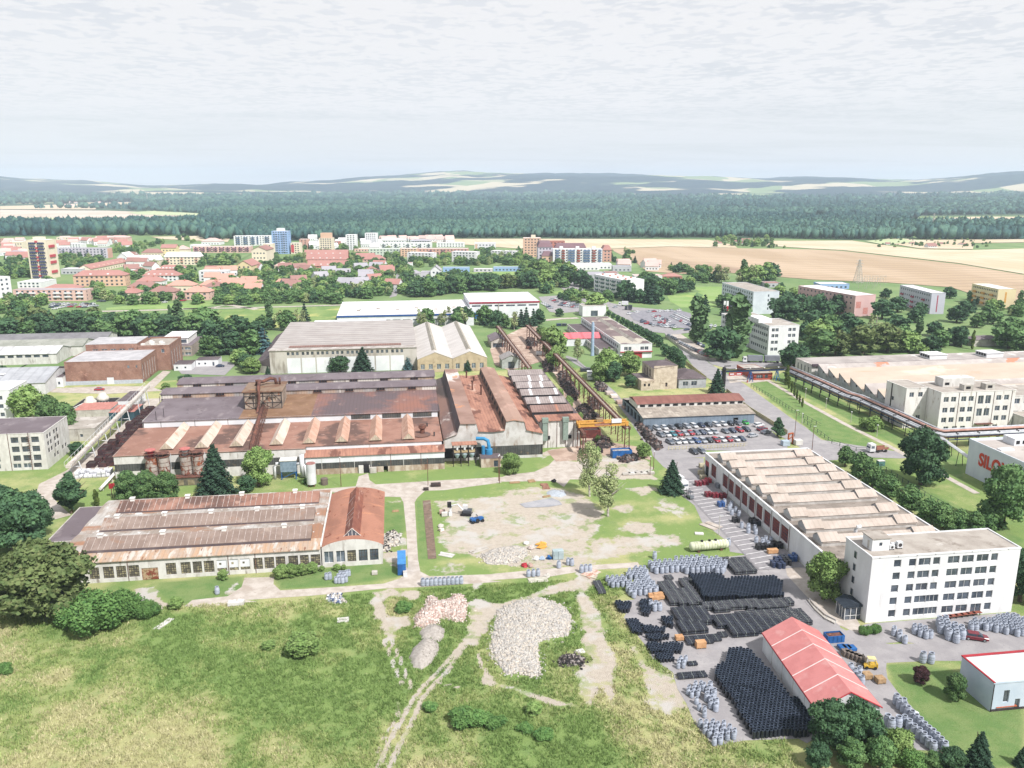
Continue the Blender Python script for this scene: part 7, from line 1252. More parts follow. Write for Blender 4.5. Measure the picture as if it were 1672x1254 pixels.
for v,x,yb,yt,k,lb,wd in(('p',460,1000,690,'dark','dark tree in the bottom row covering the end of the red tent, leftmost',1.0),('p',640,1010,680,'dark','dark tree in the bottom row at the corner of the red tent',.95),('p',880,1060,860,'light','yellowish green shrub in the bottom row',1.1),('p',600,1110,930,'broad','broad green tree low in the bottom row',1.2),('p',960,1112,960,'bush','pale green bush in the bottom row',1.3),('p',400,1112,950,'dark','low dark tree under the red tent trees',1.1),('p',1380,1150,880,'spruce','ragged dark conifer at the bottom of the lawn',1.2),('p',1220,1140,980,'dark','dark shrub left of the ragged conifer',1.3),('p',1660,1100,970,'spruce','dark conifer cut by the lower right corner',1.3),('p',780,1120,920,'broad','leafy tree in the middle of the bottom row',1.1),('p',1100,1130,1010,'broad','low leafy shrub among the grey cones at the bottom',1.2)):TT(k,v,x,yb,yt,lb,wd=wd,lod=0)
for i,(x,yb,yt)in enumerate(((770,190,110),(845,250,135),(905,300,195),(985,355,250),(1085,420,300),(1180,470,375),(1260,500,400),(1340,510,430),(1420,520,440),(1480,525,455))):
 TT('round' if i<5 else 'broad','l',x,yb,yt-28,'round green tree in the row along the lantern hall','row of round trees along the lantern hall',wd=1.2)
TT('dark','l',1150,280,-20,'large dark lawn tree with a bare stem, left of the lettered hall',wd=1.0,lod=0); TT('broad','l',1560,500,170,'tall open-crowned tree half covering the big orange-red letters',wd=.95,lod=0); TT('dark','l',1650,870,600,'dark tree at the frame edge right of the office block',wd=1.0); TT('dark','l',1665,700,600,'dark shrub at the frame edge behind the office block',wd=1.)
for i in range(6):TT('broad','l',1300+i*50,520-i*3,470-i*3,'low hedge bush behind the office block','hedge bushes behind the office block',wd=1.6,cat='bush')
TT('spruce','g',1475,685,520,'dark pointed spruce behind the garage shed',wd=1.25,lod=1); TT('pine','x',1180,1060,840,'dark spreading pine beside the parked cars and the road',wd=1.5,lod=0)
# crane yard and workshops
for x,yb,yt,k in((410,440,240,'light'),(350,360,250,'light'),(460,420,300,'light'),(320,300,240,'broad'),(420,520,380,'light')):TT(k,'g',x,yb,yt,'loose light green tree beside the long crane beam','loose trees beside the crane beam',wd=1.1)
TT('birch','g',570,480,330,'slim tree before the pink-red roof',wd=1.1); 
for x,yb,yt,k in((760,590,380,'light'),(905,570,400,'light'),(800,610,470,'dark'),(910,650,560,'dark'),(710,610,470,'light')):TT(k,'g',x,yb,yt,'tree in the green clump left of the ruined house','green clump left of the ruined house',wd=1.15)
for i in range(12):tree('light',(68+R.uniform(-3,4),262+i*7.),R.uniform(2.5,5.5),'thin scrub under the crane runway','scrub under the crane runway',wd=.8,cat='bush')
for i in range(12):
 f=i/11; TT('dark','g',770+f*330,185+f*200,150+f*160-6,'clipped tree in the row along the workshop road','clipped trees along the workshop road',wd=1.0)
for x,yb,yt in((1140,445,360),(1190,490,375),(1230,520,400),(1250,530,470)):TT('dark','g',x,yb,yt,'dark conifer where the workshop road meets the main road','conifers at the road junction',wd=1.)
TT('poplar','g',1345,360,60,'tall poplar behind the road junction, left one',wd=1.3); TT('poplar','v',940,990,750,'poplar-like tree just right of the tall left poplar',wd=1.5); TT('poplar','g',1600,450,60,'tall poplar leaning right, by the white institute',wd=1.4); TT('dark','g',1500,470,240,'big round dark tree between the two tall poplars',wd=1.25)
TT('spruce','g',1395,155,42,'dark blue-green spruce on the bright lawn',wd=1.3); TT('broad','g',1500,125,40,'round tree by the white-and-red flags, left one',wd=1.2); TT('broad','g',1545,130,30,'round tree by the white-and-red flags, right one',wd=1.2); TT('spruce','g',1520,180,75,'small dark spruce behind the flags',wd=1.2); TT('light','v',1300,680,580,'round light tree before the bluish slab, left one',wd=1.4); TT('dark','v',1320,650,550,'dark tree before the bluish slab',wd=1.3); TT('light','v',1430,670,570,'light tree before the bluish slab, right one',wd=1.3)
TT('dark','h',340,470,310,'dark conifer-like tree at the start of the pipe rack',wd=1.5); TT('dark','h',300,450,370,'dark low tree left of the pipe rack start',wd=1.2)
for x,yb,yt,k in((450,250,120,'dark'),(540,300,150,'broad'),(640,280,140,'dark'),(820,360,220,'broad'),(960,340,210,'broad'),(1130,380,270,'dark'),(1040,200,110,'dark'),(410,300,190,'dark'),(440,380,290,'broad'),(510,390,230,'broad'),(580,390,240,'olive'),(480,340,180,'light'),(680,330,170,'dark'),(740,380,210,'olive'),(800,300,150,'birch'),(880,370,200,'olive'),(930,290,150,'dark'),(1000,370,240,'light'),(1060,270,170,'poplar'),(1150,280,190,'dark'),(1190,340,235,'broad'),(1270,330,220,'dark'),(250,340,300,'birch'),(620,390,330,'dark'),(1080,390,320,'light')):TT(k,'h',x,yb,yt,'park tree between the sawtooth factory and the coloured slabs','park trees beyond the sawtooth factory',wd=1.45)
TT('dark','h',1310,340,215,'dark conifer column by the hut, left one',wd=.8); TT('thuja','h',1372,355,250,'slim dark column tree by the hut, right one',wd=.8,lod=1)
for x,yb,yt in((1540,290,190),(1580,350,190),(1640,330,190),(1660,380,260),(1660,130,60),(1440,190,130),(1490,210,120),(1540,110,70),(1400,230,150),(1600,240,160)):TT('broad','h',x,yb,yt,'broad tree in the meadow at the right edge','broad trees of the right edge meadow',wd=1.5)
for x,yb,yt in((270,190,40),(330,190,50),(370,150,30),(300,110,15),(480,170,30),(540,160,70),(590,150,35),(870,60,0),(850,180,60),(940,140,45),(1070,160,80),(1280,200,95),(1330,160,70),(520,90,30),(1240,60,-10),(200,130,70),(70,130,70)):TT('dark','h',x,yb,yt,'dark round tree among the slabs on the right','dark trees among the right slabs',wd=1.45)
for i in range(7):p=(G('x',1280+i*30,480+i*42)); tree('thuja',p,(9,5.5,5.,5,4.5,4,4)[i],'little clipped cone shrub along the lawn path','cone shrubs along the lawn path',wd=.9,lod=1)
for i,(x,yb,yt)in enumerate(((745,810,745),(800,830,735),(840,815,770))):TT('light','h',x,yb,yt,'fruit tree on the lawn beside the pipe rack','fruit trees on the pipe rack lawn',wd=1.3)
for x,yb,yt in((295,300,245),(100,480,405),(20,540,460)):pass
# west side
TT('light','e',190,860,620,'big yellow-green tree between the white quarters and the basin',wd=1.15); TT('broad','e',340,930,690,'grey-green tree beside the corner offices, left one',wd=.95); TT('broad','e',440,960,740,'grey-green tree beside the corner offices, right one',wd=.9); TT('dark','e',500,1090,1000,'low dark bush by the conveyor foot',wd=1.4,cat='bush'); TT('dark','e',20,760,700,'dark bush at the left edge below the white quarters',wd=1.3,cat='bush'); TT('dark','e',15,590,500,'small tree at the left edge by the sheds',wd=1.2)
TT('light','e',1078,660,612,'rounded light shrub where the foundry lane bends',wd=1.6,cat='bush'); TT('dark','e',1220,600,560,'low hedge bush behind the foundry roofs','hedge bushes behind the foundry',wd=2,cat='bush'); TT('dark','e',1180,605,570,'low hedge bush behind the foundry roofs','hedge bushes behind the foundry',wd=2,cat='bush')
TT('dark','f',620,548,435,'dark round tree against the great pale hall',wd=1.5); TT('dark','f',570,548,480,'lower dark tree at the left of the round one, great pale hall',wd=1.3); TT('spruce','f',768,545,382,'dark broad spruce in the middle of the great pale hall',wd=1.5); TT('blue','f',1060,530,418,'blue-grey spruce at the right end of the great pale hall',wd=1.3); TT('spruce','f',1447,540,448,'small dark spruce before the cream gables',wd=1.1); TT('spruce','f',150,572,505,'spruce tip left of the great pale hall',wd=1.2); TT('blue','f',125,425,255,'tall blue spruce left of the great pale hall',wd=1.4)
rt_=random.Random(21)
def belt(kinds,v,pts,n,hm,jit,label,group,wd=1.2,lod=None,hv=.25):
 P_=[G(v,*p)for p in pts]; L_=[math.dist(P_[i],P_[i+1])for i in range(len(P_)-1)]; T_=sum(L_)
 for i in range(n):
  s_=T_*(i+.5)/n; k=0
  while k<len(L_)-1 and s_>L_[k]:s_-=L_[k]; k+=1
  f=s_/L_[k]; p=(P_[k][0]+(P_[k+1][0]-P_[k][0])*f+rt_.uniform(-jit,jit)*.5,P_[k][1]+(P_[k+1][1]-P_[k][1])*f+rt_.uniform(-jit,jit)); tree(rt_.choice(kinds),p,hm*rt_.uniform(1-hv,1+hv),label,group,wd*rt_.uniform(.9,1.15),lod)
belt(['dark','dark','broad','broad'],'e',[(-20,310),(300,300),(520,300),(780,330)],22,13,14,'dark tree in the wooded belt behind the sheds','wooded belt behind the sheds',1.35); belt(['dark','broad','olive'],'e',[(60,290),(400,270),(700,290)],14,13,10,'dark tree in the wooded belt behind the sheds','wooded belt behind the sheds',1.35)
belt(['dark','dark','broad'],'e',[(780,300),(900,310),(1060,320),(1170,310)],12,14,8,'dark tree in the second belt, behind the grey two-step building','second belt behind the two-step building',1.35)
belt(['dark','broad'],'e',[(1230,320),(1450,340),(1650,340)],11,15,8,'dark tree in the group left of the great pale hall, back row','back row left of the great pale hall',1.35); belt(['dark','broad','spruce'],'e',[(1330,440),(1480,420),(1640,440)],8,13,5,'tree in the group left of the great pale hall, middle row','middle row left of the great pale hall',1.2); belt(['broad','light','dark'],'e',[(1560,480),(1600,535),(1670,560)],5,9,3,'rounded tree at the back yard corner','rounded trees at the back yard corner',1.4)
belt(['broad','dark','spruce','birch'],'f',[(80,270),(250,280),(400,225)],8,11,4,'mixed tree at the meadow edge above the great pale hall','mixed trees above the great pale hall',1.2); TT('poplar','f',160,205,65,'slim poplar on the meadow, before the white logistics hall',wd=1.2); TT('poplar','e',1165,275,85,'twin-topped poplar on the meadow, left side',wd=1.3); TT('poplar','e',1107,200,115,'short poplar beside the twin-topped one',wd=1.1)
belt(['dark','broad','dark'],'f',[(680,210),(760,210),(880,215),(940,210)],5,6.5,3,'small tree before the low white logistics hall','trees before the logistics hall',1.2); belt(['dark','spruce','broad','birch'],'f',[(1110,255),(1260,240),(1400,245),(1640,240)],14,11,8,'tree in the row behind the cream gabled warehouses','row behind the cream gables',1.1); belt(['dark','spruce','broad','birch'],'g',[(20,250),(150,270),(250,240),(370,235)],9,10,6,'tree in the row at the head of the crane runways','row at the head of the crane runways',1.1)
belt(['dark','broad','light'],'g',[(450,70),(520,90),(600,110)],4,6,3,'hedge tree of the works car park','hedge trees of the works car park',1.3); TT('light','g',685,170,20,'big loose tree by the white garage, at the car park',wd=1.3); TT('dark','g',450,185,130,'round dark shrub at the car park fence',wd=1.5,cat='bush')
belt(['spruce','dark','spruce'],'v',[(130,560),(240,590),(370,590),(420,600),(520,600)],7,15,3,'conifer before the white balcony slab','conifers before the white balcony slab',1.2); belt(['dark','broad'],'v',[(260,400),(430,480),(560,500),(700,490),(790,470)],14,12,8,'leafy tree in the thicket right of the white balcony slab','thicket right of the white balcony slab',1.4)
TT('poplar','d',930,760,0,'p',wd=1.)if 0 else None
TT('poplar','v',1345,395,155,'tallest pointed poplar at the birch grove by the brown field',wd=1.3); belt(['birch','light','birch','dark'],'v',[(1080,370),(1180,400),(1300,400),(1500,380),(1630,350)],14,15,8,'grey-green tree in the grove by the brown field','grove by the brown field',1.4)
belt(['dark','dark','spruce'],'u',[(1170,760),(1240,800),(1330,800)],5,13,4,'dark conifer before the white balcony slab, roundabout side','conifers by the roundabout',1.2)
belt(['dark','broad','olive'],'u',[(0,800),(110,790),(290,780)],8,13,4,'tree of the dense row behind the high-bay hall','dense row behind the high-bay hall',1.4); belt(['dark','broad','light','broad'],'u',[(350,780),(460,770),(640,760),(860,740),(900,690)],18,14,14,'tree of the wood between sports field and striped slab','wood between sports field and striped slab',1.4); belt(['broad','light'],'u',[(470,560),(600,600),(780,620),(980,640)],14,13,10,'tree of the wood between sports field and striped slab','wood between sports field and striped slab',1.4)
belt(['dark','broad','dark'],'t',[(560,890),(700,900),(820,880),(1000,850),(1200,820),(1640,810)],24,13,8,'tree of the long row behind the logistics hall','long row behind the logistics hall',1.4)
print('individual trees',len(TREES))
# == town greenery too many to count, and the forest
def inpoly(x,y,pts):return bool(poly_sd(np.array([x]),np.array([y]),pts)[0]<0)
rf=np.random.default_rng(9)
GRN=[('q',(0,420,380,670),90),('q',(0,980,560,1110),46),('q',(780,380,1300,500),40),('q',(860,420,1240,560),26),('q',(1180,700,1370,920),7),('q',(1430,240,1646,340),16),('q',(560,700,720,760),5),('q',(30,930,180,1010),12),('q',(1250,920,1340,960),3),('q',(1370,870,1646,1000),9),
 ('r',(0,230,300,380),34),('r',(150,440,480,520),18),('r',(420,470,560,500),8),('r',(700,560,940,720),36),('r',(980,380,1100,520),12),('r',(1100,400,1500,500),46),('r',(1150,740,1330,960),14),('r',(1340,720,1646,920),60),('r',(130,820,600,1000),34),('r',(1200,950,1646,1000),40),('r',(60,600,260,700),18),('r',(700,100,960,230),12),('r',(290,200,520,260),12),('r',(1480,560,1646,720),20),('r',(930,930,1030,1000),4),('r',(560,900,780,950),3),
 ('s',(0,520,300,720),60),('s',(0,740,800,920),130),('s',(300,400,780,560),70),('s',(280,580,900,760),110),('s',(880,640,1400,900),150),('s',(1080,520,1646,700),110),('s',(1320,380,1520,520),36),('s',(720,240,960,330),18),('s',(1180,210,1420,320),30),('s',(960,320,1100,370),10),('s',(1420,720,1646,930),50),('s',(0,920,1200,990),70),('s',(380,300,460,350),6),('s',(1430,190,1646,260),14),
 ('t',(0,480,350,720),110),('t',(0,700,290,900),80),('t',(240,320,400,480),26),('t',(430,560,560,880),50),('t',(380,460,520,600),24),('t',(560,420,840,520),40),('t',(840,380,1380,500),70),('t',(1380,330,1646,500),60),('t',(560,680,1220,860),90),('t',(1000,640,1260,720),24),('t',(520,300,600,440),8),('t',(1230,690,1646,800),70),('t',(110,205,230,260),6),
 ('u',(0,380,470,500),70),('u',(340,310,480,400),12),('u',(420,440,960,680),90),('u',(520,640,960,780),50),('u',(1470,350,1646,450),14),('u',(640,780,800,870),14),('u',(930,890,1220,960),16),('u',(1480,900,1646,960),6),
 ('v',(0,80,240,190),16),('v',(580,230,760,300),12),('v',(770,260,1000,400),30),('v',(1360,320,1630,420),26),('c',(1300,480,1672,530),60),('d',(700,470,1460,535),110),('d',(0,515,140,535),14),('d',(80,800,250,960),14),('d',(1280,870,1672,980),30),('d',(0,720,60,800),4)]
PTS=[]
for v,(x0,y0,x1,y1),n in GRN:
 for i in range(max(2,int(n*.85))):
  p=G(v,rf.uniform(x0,x1),rf.uniform(y0,y1)); h=rf.uniform(5,10.5)*(.5 if v=='d' and y1<540 else 1); PTS.append((*p,h,h*rf.uniform(.75,1.15)))
def merge_crowns(name,pts):
 ks=['broad','dark','light','broad','birch','dark','spruce','poplar']; src=[]
 for k in ks:
  me=tree_proto(k,2,0)[1]; V=np.empty(len(me.vertices)*3,np.float32); me.vertices.foreach_get('co',V); F=np.empty(len(me.loops),np.int32); me.loops.foreach_get('vertex_index',F); src.append((V.reshape(-1,3),F.reshape(-1,4)))
 rng=np.random.default_rng(8); Vs=[]; Fs=[]; Ms=[]; off=0
 for x,y,h,w_ in pts:
  k=rng.choice(8,p=[.24,.1,.2,.18,.1,.05,.08,.05]); V,F=src[k]; a=rng.uniform(0,6.28); c,s_=math.cos(a)*w_/7,math.sin(a)*w_/7
  Vs.append(np.stack([x+V[:,0]*c-V[:,1]*s_,y+V[:,0]*s_+V[:,1]*c,V[:,2]*h/10-h*.08],1)); Fs.append(F+off); off+=len(V); Ms.append(np.full(len(F),k))
 me=np_mesh(name,np.vstack(Vs),np.vstack(Fs),[LM[k]for k in ks],np.concatenate(Ms)); tag(link(name,me),kind='stuff')
merge_crowns('woodland',PTS)
def forest():
 P1=[]; rng=np.random.default_rng(15)
 top=lambda x:np.interp(x,[0,300,420,700,1000,1250,1672],[322,326,322,320,322,326,323])
 bot=lambda x:np.interp(x,[0,120,250,330,420,620,640,900,1250,1330,1440,1490,1500,1672],[386,384,378,386,393,391,389,389,388,391,392,390,352,350])
 n=42000; x=rng.uniform(-120,1790,n); u=rng.uniform(0,1,n)**.8; yy=bot(x)-(bot(x)-top(x))*u
 holes=[[(560,352),(600,350),(605,354),(565,356)],[(905,357),(960,355),(1000,359),(940,361)],[(1310,352),(1345,351),(1350,358),(1315,359)],[(700,337),(760,336),(770,339),(705,340)],[(1140,340),(1230,338),(1240,342),(1150,343)],
  [(-200,341),(180,341),(340,350),(322,362),(180,368),(0,374),(-200,376)],[(-200,337),(100,334),(215,330),(210,337),(0,342),(-200,345)],[(1437,359),(1500,357),(1590,352),(1672,354),(1800,356),(1800,372),(1672,368),(1580,366),(1510,366),(1497,378),(1475,364)],[(430,348),(450,349),(450,355),(420,353)]]
 ok=np.ones(n,bool)
 for h in holes:ok&=poly_sd(x,yy,h)>0
 ok&=~((x<220)&(yy>330)&(yy<341)&(rng.uniform(0,1,n)<.8))
 x,yy=x[ok],yy[ok]
 for a,b in zip(x,yy):
  p=G('z',a,b); d=math.hypot(*p); w_=max(7.,d*.0040)*rng.uniform(.75,1.25); P1.append((p[0],p[1],max(15,w_*1.25)*rng.uniform(.8,1.15),w_*1.5))
 for a,b,y0,y1,k in((1440,1672,368,386,320),(1500,1672,383,391,260),(0,330,366,385,420),(330,430,350,392,200)): # tree lines between the fields
  for i in range(k):p=G('z',rng.uniform(a,b),rng.uniform(y0+6,y1)); P1.append((*p,rng.uniform(16,24),rng.uniform(12,18)))
 A=np.array(P1); sel=fbm(A[:,0],A[:,1],.0022,6)+rng.normal(0,.05,len(A)); hs=.72+.56*fbm(A[:,0],A[:,1],.004,12); A[:,2]*=hs
 fm=[leafm('forest_dark','27494f','345a5b','214149'),leafm('forest_mid','35595a','486b63','2d5054'),leafm('forest_light','4c7066','5f8170','426460')]  # leaf colours tinted blue to carry the distance haze
 cone_=(np.array([(math.cos(i*1.047+.3*(j%2))*r,math.sin(i*1.047+.3*(j%2))*r,z)for j,(r,z)in enumerate(((.5,.1),(.42,.35),(.36,.36),(.28,.62),(.2,.63),(.03,1.)))for i in range(6)]),np.array([(j*6+i,j*6+(i+1)%6,(j+1)*6+(i+1)%6,(j+1)*6+i)for j in range(5)for i in range(6)]))
 bb=blob((0,0,.55),(.5,.5,.46),np.random.default_rng(4),7,4,.2)
 Vs=[]; Fs=[]; Ms=[]; off=0; isc=rng.uniform(0,1,len(A))<np.clip(1.5-sel*2.1,.08,.85)*np.clip((np.hypot(A[:,0],A[:,1])-1450)/900,.15,1)
 for msk,(bv,bf),wk in((isc,cone_,.62),(~isc,bb,1.)):
  a_=A[msk]; n_=len(a_); rot=rng.uniform(0,6.28,n_); c,s_=np.cos(rot)[:,None],np.sin(rot)[:,None]; j=rng.uniform(.72,1.28,(n_,len(bv))); w_=(a_[:,3]*wk)[:,None]*j
  V=np.stack([(bv[None,:,0]*c-bv[None,:,1]*s_)*w_+a_[:,:1],(bv[None,:,0]*s_+bv[None,:,1]*c)*w_+a_[:,1:2],bv[None,:,2]*a_[:,2:3]*(.9+.2*j)],-1)
  Vs.append(V.reshape(-1,3)); Fs.append((bf[None]+(np.arange(n_)*len(bv))[:,None,None]).reshape(-1,4)+off); off+=n_*len(bv); Ms.append(np.repeat(np.clip((sel[msk]*3+.15+rng.normal(0,.35,n_)).astype(int),0,2),len(bf)))
 tag(link('forest',np_mesh('forest',np.vstack(Vs),np.vstack(Fs),fm,np.concatenate(Ms))),kind='stuff')
 mb=MB(); fl=mat('forest_floor',K('3f5a42'),K('4a6648'),s=.01)
 edge=[(-150,388),(120,385),(250,379),(330,387),(420,394),(620,392),(900,390),(1250,389),(1440,393),(1490,391)]; q=GG('z',edge+[(1500,353),(1800,351),(1800,322),(1250,325),(1000,321),(700,319),(420,321),(300,325),(0,321),(-150,321)])
 sheet('forest_floor',fl,q,.25)
forest()
# cars
CARC=dict(white='dfe1e4',silver='b4b9c0',grey='7d838c',dark='3b404b',black='26282e',red='b02a3a',blue='3a5f9a',navy='2d3b5a',teal='3f8f9c',green='39b54a',wine='7d2434')
CM={k:mat(k+'_car_paint',K(v),K(v),s=.5,rough=.28,spec=.6,fine=.03)for k,v in CARC.items()}
TYRE=mat('tyre_rubber',K('2f2f31'),fine=.1); RIM=mat('rim_metal',K('a9adb3'),rough=.4)
def car_proto(name,L_=4.3,W=1.76,H=1.46,estate=False,parts=True):
 t=thing('parked_car','proto','car',(0,0,-50)); h0=.28; hb=.86
 b=MB(); xs=[(-L_/2,.46,.72,.82),(-L_/2+.12,h0,.80,.9),(-L_/2+.9,h0,.90,1.),(0,h0,.93,1.),(L_/2-1.0,h0,.95,1.),(L_/2-.15,h0,.92,.93),(L_/2,.42,.8,.86)]
 vs=[]; fs=[]
 for x,z0,z1,k in xs:w_=W/2*k; vs+=[(x,-w_,z0),(x,-w_,z1*.93),(x,-w_*.93,z1),(x,w_*.93,z1),(x,w_,z1*.93),(x,w_,z0)]
 for i in range(len(xs)-1):fs+=[(i*6+j,(i+1)*6+j,(i+1)*6+(j+1)%6,i*6+(j+1)%6)[::-1]for j in range(6)]
 fs+=[tuple(range(6)),tuple(range(len(vs)-6,len(vs)))[::-1]]; b.add(vs,fs)
 cab=[(-L_/2+.95,.92),(-L_/2+1.75,H-.02),(L_/2-(1.0 if not estate else.7),H-.03),(L_/2-(.28 if not estate else.2),.95)]
 g=MB(); yb,yt=W/2*.92,W/2*.76
 g.add([(cab[0][0],-yb,.88),(cab[1][0],-yt,H-.06),(cab[2][0],-yt,H-.06),(cab[3][0],-yb,.88),(cab[0][0],yb,.88),(cab[1][0],yt,H-.06),(cab[2][0],yt,H-.06),(cab[3][0],yb,.88)],[(0,3,2,1),(4,5,6,7),(0,1,5,4),(3,7,6,2),(1,2,6,5)])
 b.add([(cab[1][0]+.05,-yt-.01,H-.06),(cab[2][0]-.02,-yt-.01,H-.06),(cab[2][0]-.02,yt+.01,H-.06),(cab[1][0]+.05,yt+.01,H-.06),(cab[1][0]+.12,-yt*.9,H),(cab[2][0]-.1,-yt*.9,H),(cab[2][0]-.1,yt*.9,H),(cab[1][0]+.12,yt*.9,H)],[(4,5,6,7),(0,1,5,4),(1,2,6,5),(2,3,7,6),(3,0,4,7)])
 for s_ in(-1,1):b.add([(-.05,s_*(yb+.01),.9),(.08,s_*(yb+.01),.9),(.06,s_*(yt+.012),H-.05),(-.02,s_*(yt+.012),H-.05)],[(0,1,2,3)])
 Pt('body',b,CM['white'],t); Pt('windows',g,GLASS,t).name='glasshouse'
 if parts:
  wm=MB(); wm.tube([(0,-.11,0),(0,.11,0)],.32,12); rm=MB(); rm.tube([(0,-.115,0),(0,.115,0)],.2,8); wme,rme=mesh_of('wheel',wm,TYRE),mesh_of('rim',rm,RIM)
  for x in(-L_/2+.85,L_/2-.8):
   for y in(-W/2+.1,W/2-.1):o=link('wheel',wme,(x,y,.32),parent=t); link('rim',rme,parent=o)
  for y in(-W/2+.28,W/2-.28):
   q=MB(); q.box(-L_/2-.01,y-.16,.6,-L_/2+.2,y+.16,.76); Pt('headlight',q,WCL,t); q=MB(); q.box(L_/2-.16,y-.15,.66,L_/2+.015,y+.15,.84); Pt('tail_light',q,REDP,t)
 else:
  q=MB(); q.tube([(0,-.1,0),(0,.1,0)],.32,8); wme=mesh_of('wheel',q,TYRE); [link('wheel',wme,(x,y,.32),parent=t)for x in(-L_/2+.85,L_/2-.8)for y in(-W/2+.1,W/2-.1)]
 index_kids(t); return t
car_a,car_b,car_f=car_proto('hatch'),car_proto('estate',4.6,1.8,1.5,True),car_proto('far',parts=False)
rc=random.Random(4); used_p=set()
def car(p,rz,col,label,group=None,far=False,est=None):
 src=car_f if far else(car_b if(est if est is not None else rc.random()<.4)else car_a)
 m={'body':CM[col]}
 if src not in used_p:
  used_p.add(src); c=src; c.location=(*p,.1); c.rotation_euler=(0,0,rz)
  for k in c.children:
   if k.name.startswith('body'):k.material_slots[0].link='OBJECT'; k.material_slots[0].material=CM[col]
 else:
  c=copy_tree(src,(*p,.1),rz,mats=m)
 c['label']=label
 if group:c['group']=group
 elif 'group' in c:del c['group']
 return c
ROWS=[(GG('x',[(-60,975),(840,915)]),['dark','silver','white','grey','black','silver','white','navy','dark','white','white','black','grey','green'],'front row under the blue-grey shed'),(GG('x',[(-60,1050),(470,1015)]),['grey','white','teal','red','silver','red','grey','navy','white','silver'],'second row left of the gap'),(GG('x',[(595,1010),(865,1000)]),['grey','navy','red','dark'][:4],'second row right of the gap'),(GG('x',[(-180,1160),(830,1090)]),['grey','silver','silver','grey','white','white','silver','blue','silver','black','red','white','red','white','navy'],'third row by the fence')]
for(a,b),cols,lb in ROWS:
 n=len(cols)
 if lb.startswith('second row left'):a=G('g',1110,965); b=G('g',1455,945)
 if lb.startswith('front'):a=G('g',1035,925); b=G('g',1655,885)
 if lb.startswith('third'):a=G('g',1170,1012); b=G('g',1635,992)
 if lb.endswith('right of the gap'):a=G('g',1530,942); b=G('g',1665,930)
 if lb.startswith('third'):cols=cols[3:]; n=len(cols)
 cnt={}
 for i,c in enumerate(cols):
  f=i/(n-1); p=(a[0]+(b[0]-a[0])*f,a[1]+(b[1]-a[1])*f); ordn=['first','second','third','fourth','fifth','sixth','seventh','eighth','ninth','tenth','eleventh','twelfth','thirteenth','fourteenth','fifteenth'][i]
  car(p,rad(90+rc.uniform(-3,3)+12),c,f'{c} car, {ordn} from the left in the {lb}')
for x,y,c,lb in((965,950,'white','white car apart from the rows, farthest one by the fence hedge'),(1005,995,'wine','dark red car between the white one and the roadside pine'),(1050,1030,'grey','grey car partly under the roadside pine'),(900,1070,'silver','silver car right at the kiosk')):car(G('x',x,y),rad(200),c,lb)
car(G('k',1325,160),rad(100),'dark','dark car parked at the white verge outside the fence, left one',est=True); car(G('k',1375,155),rad(100),'grey','grey car parked at the white verge outside the fence, right one',est=True)
car(G('p',1372,318),rad(155),'wine','shiny wine-red estate car beside the grey cones at the office block',est=True)
car(G('e',648,668),rad(178),'red','bright red car alone on the foundry lane'); car(G('e',1432,515),rad(180),'navy','dark blue car on the back yard')
def fars(v,pts,group,label,rz):
 for i,(x,y)in enumerate(pts):
  c=rc.choice(['white','silver','white','white','silver','grey','red','navy','white','silver','dark']); car(G(v,x,y),rz+rc.uniform(-.1,.1),c,label,group,far=True)
line=lambda x0,y0,x1,y1,n:[(x0+(x1-x0)*i/(n-1),y0+(y1-y0)*i/(n-1))for i in range(n)]
fars('v',line(600,735,800,835,9)+line(640,710,820,790,9)+line(420,735,560,790,7)+line(440,765,560,815,6)+line(470,825,640,850,7)+line(300,780,420,830,5),'cars of the big car park, close rows','car in the close rows of the big car park',rad(60)); fars('v',[(470,740),(510,750),(440,775),(540,770),(490,800),(580,790),(520,840),(560,845),(620,835),(310,795),(350,810),(170,710)],'cars standing in the middle of the big car park','car in the middle of the big car park',rad(30)); fars('v',[(250,695),(380,690),(420,688),(480,685),(560,682),(600,680),(680,677),(760,875)],'cars along the far edge of the big car park','car along the far edge of the big car park',rad(20))
fars('v',line(580,940,640,970,4)+line(690,1010,960,1140,13),'cars in the slanting row by the main road','car in the slanting row by the main road',rad(95)); fars('v',[(880,1020),(905,1030),(930,1045)],'three cars opposite the slanting row','car of the three opposite the slanting row',rad(70)); fars('v',[(1010,835),(1050,840),(1110,850),(1000,860)],'cars glimpsed between the poplars','car glimpsed between the poplars',rad(60))
fars('u',line(680,990,780,1050,5)+line(790,940,850,970,3)+line(860,930,930,930,3)+line(900,1010,1100,1040,7)+line(930,985,1120,1010,6)+line(1040,930,1140,970,5)+[(1020,720),(1050,725),(1140,655),(1600,1040)],'cars of the works car park','car of the works car park beyond the high-bay hall',rad(25))
fars('q',[(R.uniform(640,1230),R.uniform(990,1040))for i in range(38)]+[(1270,960),(1320,965),(700,1060),(760,1045)],'cars before the pink balcony slab','tiny parked car before the pink balcony slab',rad(10)); fars('t',line(362,720,362,840,9),'cars along the avenue','tiny car parked along the avenue',rad(88)); fars('r',[(785,950),(770,955),(540,975)],'cars by the meadow road','tiny car by the meadow road',rad(10)); fars('s',[(530,915),(610,915),(980,955),(1020,955)],'cars in the gardens','tiny vehicle in the gardens above the meadow',rad(5))
